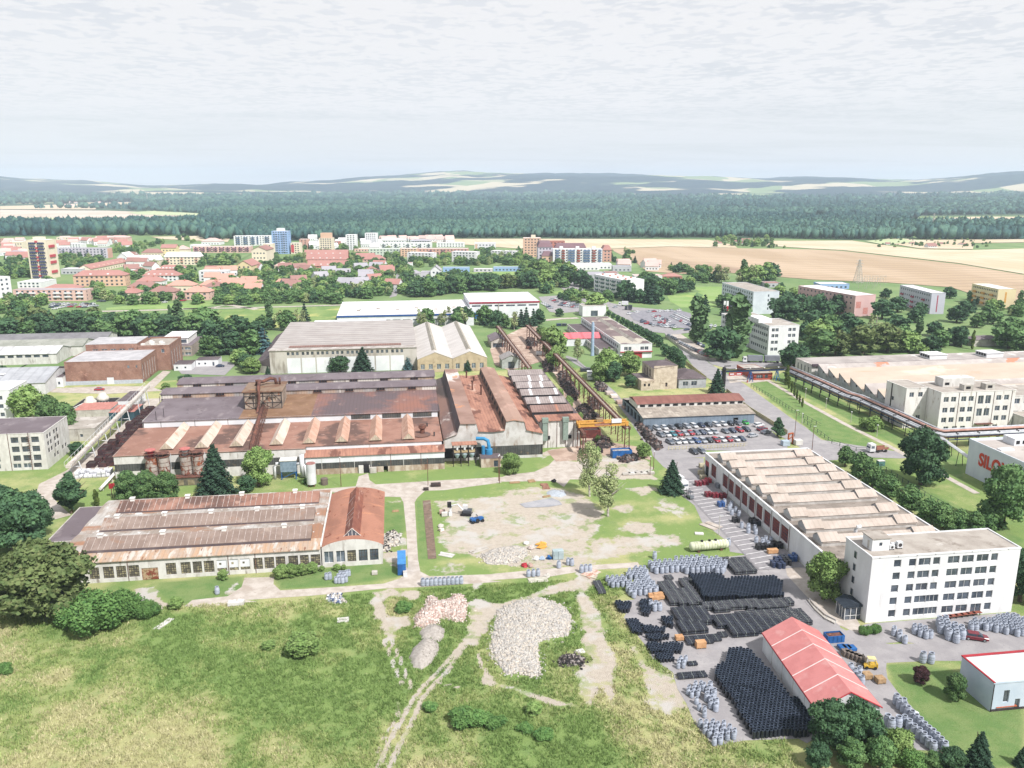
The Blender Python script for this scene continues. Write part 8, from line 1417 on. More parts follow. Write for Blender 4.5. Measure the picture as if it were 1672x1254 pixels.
# == lorries and machines
def lorry(p,rz,label,cabc,boxc,L_=12,trailer=False,name='lorry',tip=False):
 t=thing(name,label,'lorry',(*p,.1),rz=rz); q=MB(); q.prof([(-1.2,.6),(-1.2,3.0),(1.2,3.0),(1.2,.6)],0,.01,'x')if 0 else None
 q=MB(); q.prof([(0,.5),(0,1.6),(.25,3.0),(2.1,3.1),(2.1,.5)],-1.22,1.22,'y'); cb=Pt('cab',q,cabc,t); q=MB(); q.add([(-.02,-1.05,1.65),(-.02,1.05,1.65),(.2,1.0,2.6),(.2,-1.0,2.6)],[(3,2,1,0)]); Pt('windscreen',q,GLASS,cb)
 q=MB(); q.box(.4,-1.23,1.6,1.6,-1.225,2.5); Pt('side_window',q,GLASS,cb)
 for k in range(2 if trailer else 1):
  x0=2.5+k*(L_/2+.2); x1=x0+(L_/2-.8 if trailer else L_-3)
  q=MB()
  if tip:q.box(x0,-1.2,1.0,x1,1.2,1.15); q.box(x0,-1.2,1.15,x1,-1.1,1.8); q.box(x0,1.1,1.15,x1,1.2,1.8); q.box(x0,-1.1,1.15,x0+.1,1.1,2.1)
  else:q.box(x0,-1.25,1.0,x1,1.25,3.7)
  Pt('cargo_box',q,boxc,t)
  for x in(x0+.8,x1-.9):
   for y in(-1.05,1.05):q=MB(); q.tube([(x,y-.16,.5),(x,y+.16,.5)],.5,10); Pt('wheel',q,TYRE,t)
 for y in(-1.05,1.05):q=MB(); q.tube([(1.1,y-.16,.5),(1.1,y+.16,.5)],.5,10); Pt('wheel',q,TYRE,t)
 return t
lorry((179,401),rad(-12),'white lorry with two long grey curtain-sided boxes, before the white institute',CM['white'],mat('grey_curtain',K('8b9099'),K('7c818b'),s=.3),17,True)
lorry((160.6,252.2),rad(2),'small white tipper lorry with a low rusty bed on the road junction',CM['white'],mat('rusty_bed',K('a5705f')),7.5,tip=True,name='tipper_lorry'); lorry(G('k',1268,410),rad(103),'white lorry seen cab first, beside the bushy conifer at the yard road',CM['white'],WCL,9); lorry(G('v',60,625),rad(-15),'long white delivery lorry at the top of the big car park',CM['white'],WCL,8,name='delivery_lorry'); lorry(G('g',650,605),rad(80),'small white box lorry among the trees near the ruined house',CM['white'],WCL,6.5,name='box_lorry'); lorry(G('v',125,665),rad(-20),'dark van beside the white delivery lorry',CM['dark'],CM['dark'],6,name='van')
def forklift(p,rz,label,col,dark):
 t=thing('forklift',label,'forklift',(*p,.12),rz=rz); q=MB(); q.prof([(-1.1,.35),(-1.1,1.0),(.2,1.0),(.5,.7),(1.3,.7),(1.3,.35)],-.6,.6,'y'); q.box(-1.2,-.6,.35,-.9,.6,1.2); Pt('body',q,col,t)
 q=MB(); [q.bar((x,y,.9),(x*.8,y,2.1),.09)for x in(-.8,.7)for y in(-.5,.5)]; q.box(-.8,-.58,2.1,.7,.58,2.2); Pt('roll_cage',q,dark,t); q=MB(); [q.bar((1.45,y,.1),(1.45,y,2.7),.14)for y in(-.35,.35)]; q.box(1.5,-.5,.12,2.5,-.35,.18); q.box(1.5,.35,.12,2.5,.5,.18); q.box(1.38,-.4,1.1,1.52,.4,1.2); Pt('mast',q,BLK,t)
 for x in(-.75,.8):
  for y in(-.55,.55):q=MB(); q.tube([(x,y-.12,.32),(x,y+.12,.32)],.32,10); Pt('wheel',q,TYRE,t)
forklift(G('p',722,497),rad(165),'yellow forklift behind the red tent',mat('forklift_yellow',K('d8b13c'),rough=.4),mat('cream_cage',K('e3d9a4'))); forklift(G('k',1300,455),rad(100),'grey forklift in front of the parked white lorry',CM['grey'],CM['dark'])
def digger(p,rz):
 t=thing('excavator','small white and dark excavator with its arm folded forward, on the gravel','excavator',(*p,.05),rz=rz)
 for y in(-.95,.95):q=MB(); q.prof([(-1.4,.1),(-1.6,.4),(-1.3,.75),(1.3,.75),(1.6,.4),(1.4,.1)],y-.22,y+.22,'y'); Pt('track',q,BLK,t)
 q=MB(); q.box(-1.5,-1.1,.85,.9,1.1,1.6); Pt('body',q,CM['dark'],t); q=MB(); q.box(-.2,-1.05,1.6,1.1,-.1,2.7); Pt('cab',q,CM['white'],t); q=MB(); q.box(-.1,-1.08,1.9,1.12,-1.06,2.55); Pt('cab_window',q,GLASS,t)
 q=MB(); q.bar((.8,.3,1.3),(2.4,.3,3.2),.35); q.bar((2.4,.3,3.2),(4.2,.3,2.7),.3); Pt('boom',q,CM['white'],t); q=MB(); q.bar((4.2,.3,2.7),(4.5,.3,1.0),.25); q.box(4.2,-.1,.3,5.0,.7,1.0); Pt('bucket',q,CM['dark'],t)
digger(G('j',1440,402),rad(165))
t=thing('drill_rig','upright white drilling attachment standing in the gravel beside the excavator','drill rig',(*G('j',1335,405),0)); q=MB(); q.box(-.5,-.5,0,.5,.5,1); q.box(-.25,-.3,1,.35,.3,3.4); Pt('mast',q,CM['white'],t); q=MB(); q.box(-.8,-.6,2.6,.3,.6,3.9); Pt('head',q,BLK,t)
def tractor(p,rz):
 t=thing('small_tractor','small blue tractor with a low trailer frame, in the middle of the gravel yard','tractor',(*p,.05),rz=rz); q=MB(); q.prof([(-1.2,.5),(-1.2,1.25),(.3,1.35),(1.3,1.2),(1.3,.5)],-.5,.5,'y'); q.box(-2.4,-.9,.6,-1.3,.9,1.3); Pt('body',q,BLUEP,t); q=MB(); q.bar((-.6,-.4,1.3),(-.6,-.4,2.1),.1); q.bar((-.6,.4,1.3),(-.6,.4,2.1),.1); q.box(-.7,-.5,2.0,-.5,.5,2.1); Pt('roll_bar',q,DKST,t)
 for x,r in((-.7,.6),(.9,.42),(-2,.5)):
  for y in(-.75,.75):q=MB(); q.tube([(x,y-.15,r),(x,y+.15,r)],r,12); Pt('wheel',q,TYRE,t)
tractor(G('j',1520,445),rad(20))
# == crane yard
def crane_yard():
 RB_=mat('runway_rust',K('7a5347'),K('5e4039'),s=.5,c3=K('96705e'),s3=1.)
 for k,(x,y0,y1,lb)in enumerate(((78.7,266.8,487,'long rusty crane runway on slender legs, the right of two, running to the yellow crane'),(60.6,368,486,'shorter rusty crane runway, the left of two, over the scrap heaps'))):
  t=thing('crane_runway',lb,'crane runway',(x,y0)); L_=y1-y0
  for dx in(-.8,.8):q=MB(); q.box(dx-.28,0,7.3,dx+.28,L_,8.2); Pt('girder',q,RB_,t)
  q=MB(); q.box(-.55,0,7.9,.55,L_,7.98); Pt('walkway',q,mat('pale_walkway',K('b5a59b'),K('94857c')),t)
  q=MB(); n=int(L_/5); [q.bar((-.8,i*5,7.4),(.8,i*5+2.5,7.4),.15)for i in range(n)]; q.bar((1.1,0,9),(1.1,L_,9),.1); [q.bar((1.1,i*5,8),(1.1,i*5,9),.08)for i in range(n)]; Pt('bracing',q,RSTS,t)
  for i in range(int(L_/9)+1):
   y=.6+i*9; q=MB(); q.bar((-.9,y,0),(-.7,y,7.3),.3); q.bar((.9,y,0),(.7,y,7.3),.3); [q.bar((-.85,y,z),(.85,y,z+1.2),.12)for z in(.5,2,3.5,5)]; Pt('pylon',q,RSTS,t)
 t=thing('crane_runway','low rusty crane beam against the pale skylight block, under the yellow crane end','crane runway',(62.3,262)); q=MB(); q.box(-.5,0,6.9,.5,34,8.0); Pt('girder',q,RB_,t); [Pt('pylon',(lambda m_:(m_.bar((-.6,y,0),(-.4,y,6.9),.3),m_.bar((.6,y,0),(.4,y,6.9),.3),m_)[2])(MB()),RSTS,t)for y in(.5,9,18,27)]
 t=thing('gantry_crane','yellow twin-girder overhead crane spanning two rusty runways','overhead crane',(62.3,270.5,8.25))
 for dy in(-1.4,1.4):q=MB(); q.prof([(dy-.45,.1),(dy-.45,1.5),(dy+.45,1.5),(dy+.45,.1)],-.8,17.2,'x'); Pt('girder',q,YCR,t)
 q=MB(); q.box(-.8,-2.2,0,-.1,2.2,.9); q.box(16.2,-2.2,0,16.9,2.2,.9); Pt('end_carriage',q,YCR,t)
 q=MB(); q.box(6,-.9,1.5,8.4,.9,2.5); Pt('trolley',q,mat('grey_brown_trolley',K('9b8a74')),t); q=MB(); q.box(11,-2.3,1.3,14.5,-1.5,2.6); Pt('white_cabinet',q,WPAN,t)
 q=MB(); [q.bar((x,-2.0,1.5),(x,-2.0,2.5),.09)for x in range(0,17,2)]; q.bar((0,-2,2.5),(16,-2,2.5),.1); q.box(0,-2.1,1.3,16,-1.86,1.42); Pt('railing',q,YCR,t); q=MB(); q.box(5,-1.95,.5,11,-1.86,1.2); Pt('rust_patch',q,RSTO,t)
crane_yard()
def skip(p,L_,W,H,m,label,fill=None,rz=0.,name='skip',z=.05,group=None):
 t=thing(name,label,'skip' if 'skip' in name else 'container',(*p,z),group,rz); q=MB(); q.box(0,0,0,L_,W,.15); q.box(0,0,.15,L_,.12,H); q.box(0,W-.12,.15,L_,W,H); q.box(0,.12,.15,.12,W-.12,H); q.box(L_-.12,.12,.15,L_,W-.12,H)
 [q.box(x,-.08,.1,x+.12,-.001,H)for x in np.arange(.2,L_,.9)]; Pt('shell',q,m,t)
 if fill:q=MB(); q.add([(.15,.15,H*.7),(L_-.15,.15,H*.75),(L_-.15,W-.15,H*.8),(.15,W-.15,H*.8),(L_*.5,W*.5,H*1.02)],[(0,1,4),(1,2,4),(2,3,4),(3,0,4)]); Pt('contents',q,fill,t)
 return t
SCRAP=mat('dark_scrap',K('4b4140'),K('3a3334'),s=1.5,c3=K('7b5347'),s3=1.2,fine=.35)
skip((71.2,258.2),6.8,3.2,2.6,BLUEP,'long blue skip under the yellow crane',mat('pale_rubble_fill',K('bdb8b4'),K('8f8a86'),s=2)); skip((61.5,264.5),8,3,1.2,DKST,'low dark trailer-like tray of scrap left of the long blue skip',SCRAP,name='scrap_tray'); skip(G('p',460,345),3.6,2,1.5,BLUEP,'short blue skip of rusty scrap behind the red tent',RSTS); skip((66,282),7,4,3,mat('rusty_red_boxwall',K('84463f'),K('6b3a36'),s=.8),'rusty red open box at the end of the scrap row',SCRAP,name='scrap_box')
# blue site container
t=thing('site_container','narrow bright blue site container standing beside the path','container',(*G('j',995,797),0)); W,D,H=1.9,7.5,2.9; q=MB(); q.box(0,0,.1,W,D,H); [q.box(-.05,i*.5,.15,-.001,i*.5+.25,H-.1)for i in range(15)]; Pt('shell',q,BLUEP,t); q=MB(); q.box(-.06,-.06,H,W+.06,D+.06,H+.08); Pt('roof',q,mat('light_blue_roof',K('4c93d6')),t); q=MB(); q.box(.2,-.04,.2,W/2-.03,-.001,H-.2); q.box(W/2+.03,-.04,.2,W-.2,-.001,H-.2); Pt('door',q,BLUEP,t)
t=thing('small_cabin','little white and grey box against the blue container','box',(*G('j',1030,805),0)); q=MB(); q.box(0,0,0,.9,.9,1.2); Pt('shell',q,WPAN,t); q=MB(); q.box(-.05,-.05,1.2,.95,.95,1.3); Pt('lid',q,GRC,t)
t=thing('steel_cabinet','pale green-grey steel cabinet on the gravel, right of the rubble','cabinet',(*G('k',412,855),0)); q=MB(); q.box(0,0,.1,2.6,1.6,2.3); Pt('shell',q,mat('pale_steel_cabinet',K('b5c6cb'),K('a3b5ba'),s=.6),t); q=MB(); q.box(1.27,-.03,.2,1.33,-.001,2.2); q.box(.2,-.03,1.1,.3,-.001,1.3); Pt('door_gap',q,DKST,t)
# pale green pressure tank
a,b=G('k',1300,800),G('k',1545,778); t=thing('long_tank','long pale green cylindrical tank with dark bands lying on the grass','tank',(*a,0)); q=MB((a[0],a[1],0)); r_=1.15; L_=math.dist(a,b); ex,ey=(b[0]-a[0])/L_,(b[1]-a[1])/L_; P_=lambda s_:(a[0]+ex*s_,a[1]+ey*s_,r_+.25)
q.tube([P_(-.1),P_(.3),P_(L_-.4),P_(L_)],[.55,r_,r_,.6],18); Pt('shell',q,mat('pale_green_tank',K('dfe3cb'),K('c9cfb0'),s=.6,c3=K('9aa97a'),s3=.5),t,smooth=True)
for i in range(12):q=MB((a[0],a[1],0)); s_=1+i*(L_-2)/11; q.tube([P_(s_-.05),P_(s_+.05)],r_+.05,18); Pt('band',q,mat('tank_band',K('b9b9a0')),t)
for f in(.3,.5,.66):q=MB((a[0],a[1],0)); p=P_(L_*f); q.tube([(p[0],p[1],r_*2+.1),(p[0],p[1],r_*2+.55)],.35,10); Pt('manhole',q,BLK,t)
for f in(.2,.8):q=MB((a[0],a[1],0)); p=P_(L_*f); q.box(p[0]-.3,p[1]-1,0,p[0]+.3,p[1]+1,.5); Pt('saddle',q,RSTS,t)
# == shaft cones and black pipes
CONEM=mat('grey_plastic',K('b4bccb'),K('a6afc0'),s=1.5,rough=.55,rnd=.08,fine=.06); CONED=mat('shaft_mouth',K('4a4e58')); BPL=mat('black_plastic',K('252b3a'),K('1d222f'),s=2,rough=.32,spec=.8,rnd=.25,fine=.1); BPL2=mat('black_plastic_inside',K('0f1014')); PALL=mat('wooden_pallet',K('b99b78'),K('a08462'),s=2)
def cone_proto():
 t=thing('shaft_cone','proto','shaft cone',(0,0,-60)); q=MB()
 q.lathe([(.48,0),(.52,.05),(.52,1.2),(.49,1.3),(.38,1.55),(.38,1.68),(.42,1.7),(.42,1.78),(.31,1.78),(.31,1.55)],14,cap=False); Pt('shell',q,CONEM,t,smooth=False)
 for z in(.35,.8):q2=MB(); q2.lathe([(.52,z),(.55,z+.03),(.55,z+.1),(.52,z+.13)],14,cap=False); Pt('rib',q2,CONEM,t)
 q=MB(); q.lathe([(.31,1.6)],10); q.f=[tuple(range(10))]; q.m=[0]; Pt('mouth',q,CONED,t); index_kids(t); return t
cone0=cone_proto(); cone_used=[False]
def cone(p,label,group,s_=1.,z=.12):
 if not cone_used[0]:c=cone0; cone_used[0]=True; c.location=(*p,z); c['label']=label; c['group']=group
 else:c=copy_tree(cone0,(*p,z),R.uniform(0,6.28),label,group)
 c.scale=(s_*1.05,s_*1.05,s_*R.uniform(.95,1.04)); return c
def fill(poly,step,fn,mx=999,jit=.12,hexa=True,rot=0.):
 xs=[p[0]for p in poly]; ys=[p[1]for p in poly]; n=0; j=0; y=min(ys)+.3
 while y<max(ys):
  x=min(xs)+(step/2 if hexa and j%2 else 0)
  while x<max(xs):
   if inpoly(x,y,poly)and n<mx:fn((x+R.uniform(-jit,jit),y+R.uniform(-jit,jit)),n); n+=1
   x+=step
  y+=step*(.87 if hexa else 1); j+=1
 return n
nc=0
def cones(v,poly,label,group,step=1.22,s_=1.,mx=120,z=.12):
 global nc; nc+=fill(GG(v,poly),step,lambda p,n:cone(p,label,group,s_,z),mx)
cones('o',[(405,85),(440,135),(520,132),(870,132),(872,90),(800,62),(600,58),(560,85)],'grey shaft cone in the big block along the concrete road','cones of the big block by the road',1.3,1.0,100)
cones('o',[(163,165),(190,215),(300,210),(290,130),(410,108),(430,180),(290,175)],'grey shaft cone in the left block on the grass edge','cones of the left block',1.12,.85,80); cones('o',[(290,240),(320,275),(460,250),(470,225),(420,180),(330,190)],'grey shaft cone in the block left of the black pipes','cones left of the black pipes',1.15,.9,46)
cones('o',[(425,348),(518,345),(512,328),(430,330)],'grey cone in the single row of four by the cardboard boxes','single row of four cones',1.2,1.0,5); cones('o',[(570,670),(600,700),(650,670),(640,640),(575,640)],'short grey cone in the small heap by the loading gap','small heap of cones',1.1,.7,12)
cones('o',[(640,800),(740,770),(730,830),(690,860),(740,930),(770,965),(720,960),(690,880),(640,850)],'short grey ring in the zigzag row above the field edge','zigzag row of short rings',1.1,.7,30); cones('o',[(735,800),(785,800),(830,900),(830,930),(770,920)],'grey cone in the column beside the standing black barrels','column of cones beside the barrels',1.15,.9,16); cones('o',[(690,1000),(720,1050),(800,1130),(900,1110),(950,1080),(900,1040),(780,1000)],'short grey ring in the lowest block at the meadow edge','lowest block of short rings',1.1,.75,50)
for(x,y)in line(1157,862,1405,848,10):cone(G('j',x,y),'grey shaft cone in the row of ten beside the concrete road','row of ten cones beside the road')
for(x,y)in[(530,822),(553,820)]:cone(G('j',x,y),'grey shaft cone, one of two left of the clump on the lawn','two cones left of the clump',.9)
for(x,y)in[(592,845),(612,845),(635,845),(657,838),(608,825),(628,823),(648,820),(620,805),(640,805),(660,803),(676,798)]:cone(G('j',x,y),'grey shaft cone in the clump on the lawn before the arched bay','clump of cones on the lawn',.85)
for(x,y)in[(250,962),(282,960),(312,957)]:cone(G('k',x,y),'grey shaft cone of the three at the lower road edge','three cones at the lower road edge',.95)
cone(G('k',447,905),'single grey shaft cone by the steel cabinet','single cone by the cabinet'); [cone(G('k',x,y),'grey shaft cone of the pair above the concrete road','pair of cones above the road')for x,y in((508,885),(532,890))]; [cone(G('k',x,y),'grey shaft cone of the three before the plank heap','three cones before the plank heap')for x,y in((595,935),(623,932),(650,928))]
cone(G('i',1413,915),'lone grey cone standing on the lawn left of the path','lone cone on the lawn'); cone(G('k',1070,845),'pale green round tub standing on the grass verge','tub on the verge',1.0); cone(G('k',1548,760),'pale green round tub at the end of the long tank','tub at the long tank',1.1)
cones('p',[(838,285),(905,345),(955,345),(900,300),(850,270)],'grey cone in the left cluster on pallets at the office block','left cluster at the office block',1.1,.95,12); cones('p',[(960,270),(1090,335),(1110,310),(1040,265),(970,255)],'grey cone in the second cluster on pallets at the office block','second cluster at the office block',1.1,.95,16); cones('p',[(1115,265),(1240,345),(1305,330),(1290,290),(1180,230),(1120,240)],'large grey cone in the middle cluster at the office block','middle cluster at the office block',1.45,1.25,16); cones('p',[(1410,260),(1580,300),(1672,300),(1672,220),(1560,190),(1420,230)],'grey cone in the big right cluster at the office block','right cluster at the office block',1.12,.95,60); cones('p',[(1320,270),(1400,290),(1410,240),(1360,220)],'grey cone behind the wine-red car','cones behind the wine-red car',1.2,1.,8)
cones('p',[(850,710),(905,770),(960,800),(900,700)],'grey cone at the head of the double row behind the red tent','double row behind the red tent',1.3,1.1,6)
for(x,y)in line(900,745,1180,1010,12):cone(G('p',x,y),'grey cone in the double row behind the red tent','double row behind the red tent',1.05)
for(x,y)in line(930,850,1110,1010,7):cone(G('p',x,y),'grey cone in the double row behind the red tent','double row behind the red tent',1.05)
for(x,y)in[(825,850),(850,875),(893,860)]:cone(G('p',x,y),'grey cone of the trio at the back corner of the red tent','trio at the tent corner',1.2)
for(x,y)in[(1045,460),(1095,465)]:cone(G('p',x,y),'wrapped grey cone of the pair on the kerb of the lawn','wrapped pair at the lawn',1.2)
for(x,y)in[(600,520),(625,550),(650,575),(668,600),(655,540)]:cone(G('p',x,y),'grey cone in the line along the back of the red tent','line along the tent',1.0)
YD=[(92.5,213),(94,211.5),(93,209.8),(92,208.4),(93.4,207),(91.6,205.5),(93.2,204.2),(90.6,196.5),(92,195.3),(93.4,194.2),(91,193),(92.6,192),(90.5,187),(91.8,186),(93.1,187),(94.2,186.2),(91,184.6),(92.3,183.8)]
for p in YD:cone(p,'grey cone stored in the striped bays by the lantern hall','cones in the striped bays',.95)
print('cones',nc)
def barrel_proto():
 t=thing('black_barrel','proto','barrel',(0,0,-60)); q=MB(); H=1.4
 q.lathe([(.33,0)]+[(r,z)for k in range(4)for r,z in((.33,k*.38+.05),(.30,k*.38+.1),(.30,k*.38+.2),(.33,k*.38+.25))]+[(.33,H),(.28,H),(.28,H-.5)],10,cap=False); Pt('shell',q,BPL,t)
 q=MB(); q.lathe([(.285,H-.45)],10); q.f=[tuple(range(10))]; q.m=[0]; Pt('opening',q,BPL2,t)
 q=MB(); q.lathe([(.34,H-.02),(.345,H+.015),(.30,H+.015)],10,cap=False); Pt('rim',q,mat('greyish_rim',K('66758c'),K('4f5c70')),t); index_kids(t); return t
bar0=barrel_proto(); bst=[False]
BP=[]
BPOLY=[(57.6,132.2),(60.2,134.0),(62.6,137.6),(64.5,138.4),(66.6,137.2),(67.3,131),(67.6,121),(70.0,121.5),(68.7,114.0),(66.5,112.3),(56.9,113.2),(57.0,124),(56.6,129)]
fill(BPOLY,.74,lambda p,n:BP.append(p),9999,.03)
BP.sort(key=lambda p:math.hypot(*p)); print('barrels',len(BP))
for i,p in enumerate(BP[:290]):
 if not bst[0]:c=bar0; bst[0]=True; c.location=(*p,.13); c['label']='open black barrel in the big standing block left of the red tent'; c['group']='big standing block of black barrels'
 else:c=copy_tree(bar0,(*p,.13),R.uniform(0,6),'open black barrel in the big standing block left of the red tent','big standing block of black barrels')
 c.scale=(1,1,R.uniform(.94,1.06))
def stuff_of(name,pts,prof_segs,mats_):
 """many like bodies in one mesh: prof_segs list of (MB, material index)"""
 V=[]; F=[]; M_=[]; off=0
 vb=[np.array(m.v)for m,_ in prof_segs]
 for(x,y,z,rz,s_)in pts:
  c,s=math.cos(rz),math.sin(rz)
  for(m,mi),v in zip(prof_segs,vb):
   W_=np.stack([x+s_*(v[:,0]*c-v[:,1]*s),y+s_*(v[:,0]*s+v[:,1]*c),z+s_*v[:,2]],1); V.append(W_); F+=[tuple(i+off for i in f)for f in m.f]; M_+=[mi]*len(m.f); off+=len(v)
 me=bpy.data.meshes.new(name); me.from_pydata(np.vstack(V).tolist(),[],F); [me.materials.append(m)for m in mats_]; me.polygons.foreach_set('material_index',M_); return me
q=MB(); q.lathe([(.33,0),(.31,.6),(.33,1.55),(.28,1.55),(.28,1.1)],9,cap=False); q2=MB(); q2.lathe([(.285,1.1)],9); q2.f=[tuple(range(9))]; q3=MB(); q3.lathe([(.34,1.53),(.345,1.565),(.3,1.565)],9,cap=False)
SB=[(x,y,.13,R.uniform(0,6),1)for x,y in BP[290:]]
S_A=[]; fill(GG('o',[(735,300),(1198,290),(1190,205),(1150,175),(910,180),(870,195),(840,160),(650,160),(700,230)]),.78,lambda p,n:S_A.append((p[0],p[1],.13,0,1)),900,.03)
for poly in([(230,310),(320,310),(315,360),(245,360)],[(370,300),(440,300),(430,380),(380,380)],[(495,400),(560,400),(560,450),(510,440)]):fill(GG('o',poly),.7,lambda p,n:SB.append((p[0],p[1],-.35,0,.95)),90,.1)
for poly in([(290,410),(370,410),(380,490),(320,480)],[(380,440),(520,460),(510,480),(400,490)],[(400,500),(540,495),(540,515),(470,530),(420,520)],[(410,545),(620,545),(620,590),(560,600),(430,600)],[(450,610),(560,605),(570,640),(480,650)]):fill(GG('o',poly),.66,lambda p,n:SB.append((p[0],p[1],-.5,0,.9)),150,.06)
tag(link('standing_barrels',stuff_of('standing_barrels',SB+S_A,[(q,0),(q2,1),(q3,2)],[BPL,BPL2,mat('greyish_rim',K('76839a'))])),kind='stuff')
# lying bundles
LY=MB(); LY.tube([(0,0,.3),(1.75,0,.3)],.29,8); 
def lying_proto():
 t=thing('black_pipe','proto','pipe',(0,0,-60)); q=MB(); n=4; q.tube([(0,0,.31)]+[(.06+i*.42+d,0,.31)for i in range(n)for d in(0,.08,.2,.28)]+[(1.78,0,.31)],[.3]+[.3,.27,.27,.3]*n+[.3],8); Pt('shell',q,BPL,t); q=MB(); q.tube([(.86,0,.31),(.91,0,.31)],.315,8); Pt('strap',q,mat('pale_strap',K('a9b4ae')),t); index_kids(t); return t
ly0=lying_proto(); lst=[False]; LP=[]
def lay(poly,v='o',dy=.62,dx=1.86,layers=1,rot=0.):
 P_=GG(v,poly)if v else poly; xs=[p[0]for p in P_]; ys=[p[1]for p in P_]; y=min(ys)+.3
 while y<max(ys)-.2:
  x=min(xs)
  while x<max(xs)-.6:
   if inpoly(x+dx/2,y,P_):
    for l in range(layers):LP.append((x+R.uniform(-.05,.05),y,.12+l*.58))
   x+=dx
  y+=dy
lay([(560,350),(700,335),(780,380),(810,410),(755,425),(620,430),(590,420)],layers=2); lay([(590,430),(760,425),(765,480),(620,492)],layers=2); lay([(720,318),(1050,300),(1220,295),(1255,338),(1100,352),(960,345),(800,370)],layers=2); lay([(800,395),(1090,358),(1290,355),(1360,450),(1090,488),(905,508),(870,455),(820,455)],layers=2)
lay([(630,510),(860,478),(862,528),(650,552)]); lay([(490,195),(560,185),(600,225),(690,330),(565,325),(500,250)],layers=2); lay([(600,180),(660,175),(720,300),(700,325),(640,250)],layers=2); lay([(880,55),(975,60),(1000,85),(1060,132),(940,142),(885,100)],layers=2); lay([(590,710),(730,700),(735,735),(600,750)]); lay([(100,190),(140,175),(190,240),(150,255)]); lay([(520,150),(585,150),(575,175),(520,165)]); lay([(650,650),(705,650),(705,668),(650,665)]); lay([(800,45),(865,45),(870,70),(810,60)])
LP.sort(key=lambda p:math.hypot(p[0],p[1])-p[2]*3); print('lying',len(LP))
for i,p in enumerate(LP[:290]):
 if not lst[0]:c=ly0; lst[0]=True; c.location=p; c['label']='strapped black pipe lying in the stacked rows above the red tent'; c['group']='lying black pipes in stacked rows'
 else:c=copy_tree(ly0,p,0,'strapped black pipe lying in the stacked rows above the red tent','lying black pipes in stacked rows')
q=MB(); n=2; q.tube([(0,0,.31),(.3,0,.31),(.4,0,.31),(.9,0,.31),(1.0,0,.31),(1.78,0,.31)],[.3,.3,.27,.27,.3,.3],7); q2=MB(); q2.tube([(.86,0,.31),(.91,0,.31)],.315,7)
tag(link('lying_pipes',stuff_of('lying_pipes',[(x,y,z,0,1)for x,y,z in LP[290:]],[(q,0),(q2,1)],[BPL,mat('pale_strap',K('a9b4ae'))])),kind='stuff')
# crates and pallets
CARD=mat('cardboard',K('d3a77c'),K('bf9168'),s=1)
def crate(p,L_,W,H,m,label,group=None,rz=0.,z=.12,name='crate'):
 t=thing(name,label,'crate',(*p,z),group,rz); q=MB(); q.box(0,0,.14,L_,W,H); Pt('box',q,m,t); q=MB(); [q.box(x,0,0,x+.12,W,.13)for x in(0,L_/2-.06,L_-.12)]; Pt('pallet',q,PALL,t); return t
for i,(x,y)in enumerate(((425,275),(450,272),(478,268),(430,292),(458,290),(485,285))):crate(G('o',x,y),1.2,1,.8,CARD,'open cardboard box in the cluster beside the four grey cones','cardboard boxes beside the four cones')
crate(G('o',700,570),2,1.2,1.4,CARD,'tan cardboard crate alone on the yard below the lying pipes'); crate(G('o',582,525),1.6,1.2,.9,CARD,'brown box beside the lying pipes, left of the lone crate'); crate(G('l',385,635),2.6,1.2,1.1,CARD,'long pair of cardboard cartons in the striped bays')
for i,(x,y,m)in enumerate(((410,700,'navy'),(440,705,'navy'),(470,690,'black'),(500,670,'blue'),(425,680,'navy'),(455,670,'dark'),(520,660,'blue'),(375,610,'black'),(400,600,'black'),(430,605,'black'),(335,612,'black'),(300,480,'black'),(320,490,'dark'),(215,475,'black'),(25,290,'wine'),(60,285,'wine'),(75,275,'red'),(75,345,'wine'),(110,350,'wine'),(150,352,'wine'),(140,395,'blue'),(130,300,'grey'))):
 p=G('l',x,y); t=thing('drum_stack',f'{"bluish" if m in ("navy","blue") else "reddish" if m in ("wine","red") else "dark"} drum bundle by the lantern hall','drum stack',(*p,.14),f'{"bluish" if m in ("navy","blue") else "reddish" if m in ("wine","red") else "dark"} drum bundles by the lantern hall'); q=MB(); [q.lathe([(.5,0),(.5,1.25),(.42,1.3)],9,(a*1.05,b*1.05,0))for a in(0,1)for b in(0,1)]; Pt('drums',q,CM[m],t).name='drum_bundle'
for i,(x,y)in enumerate(((40,200),(35,235),(60,215),(45,260))):crate(G('l',x,y),1.8,1.4,1.3,mat('wrapped_goods',K('c9c2a8'),K('a79f86'),s=1),'wrapped pallet load at the gate corner of the lantern hall','wrapped loads at the gate corner')
for(x,y)in line(540,395,600,400,3):crate(G('p',x,y),1.4,1.6,.7,BLUEP,'blue plastic crate behind the red tent','blue crates behind the red tent')
for(x,y)in line(560,430,660,470,5):crate(G('p',x,y),1.3,1.3,1.1,mat('wire_cage',K('8a7f78'),K('6a605a'),s=3),'wire cage of scrap parts behind the red tent','wire cages behind the red tent')
for x,y in((770,600),(690,575)):crate(G('p',x,y),1.6,1.5,1.0,PALL,'stack of empty wooden pallets near the forklift','empty pallets near the forklift')
crate(G('p',1000,800),1.2,3.4,.4,WPAN,'flat white panel leaning on the kerb by the double row',rz=.5)
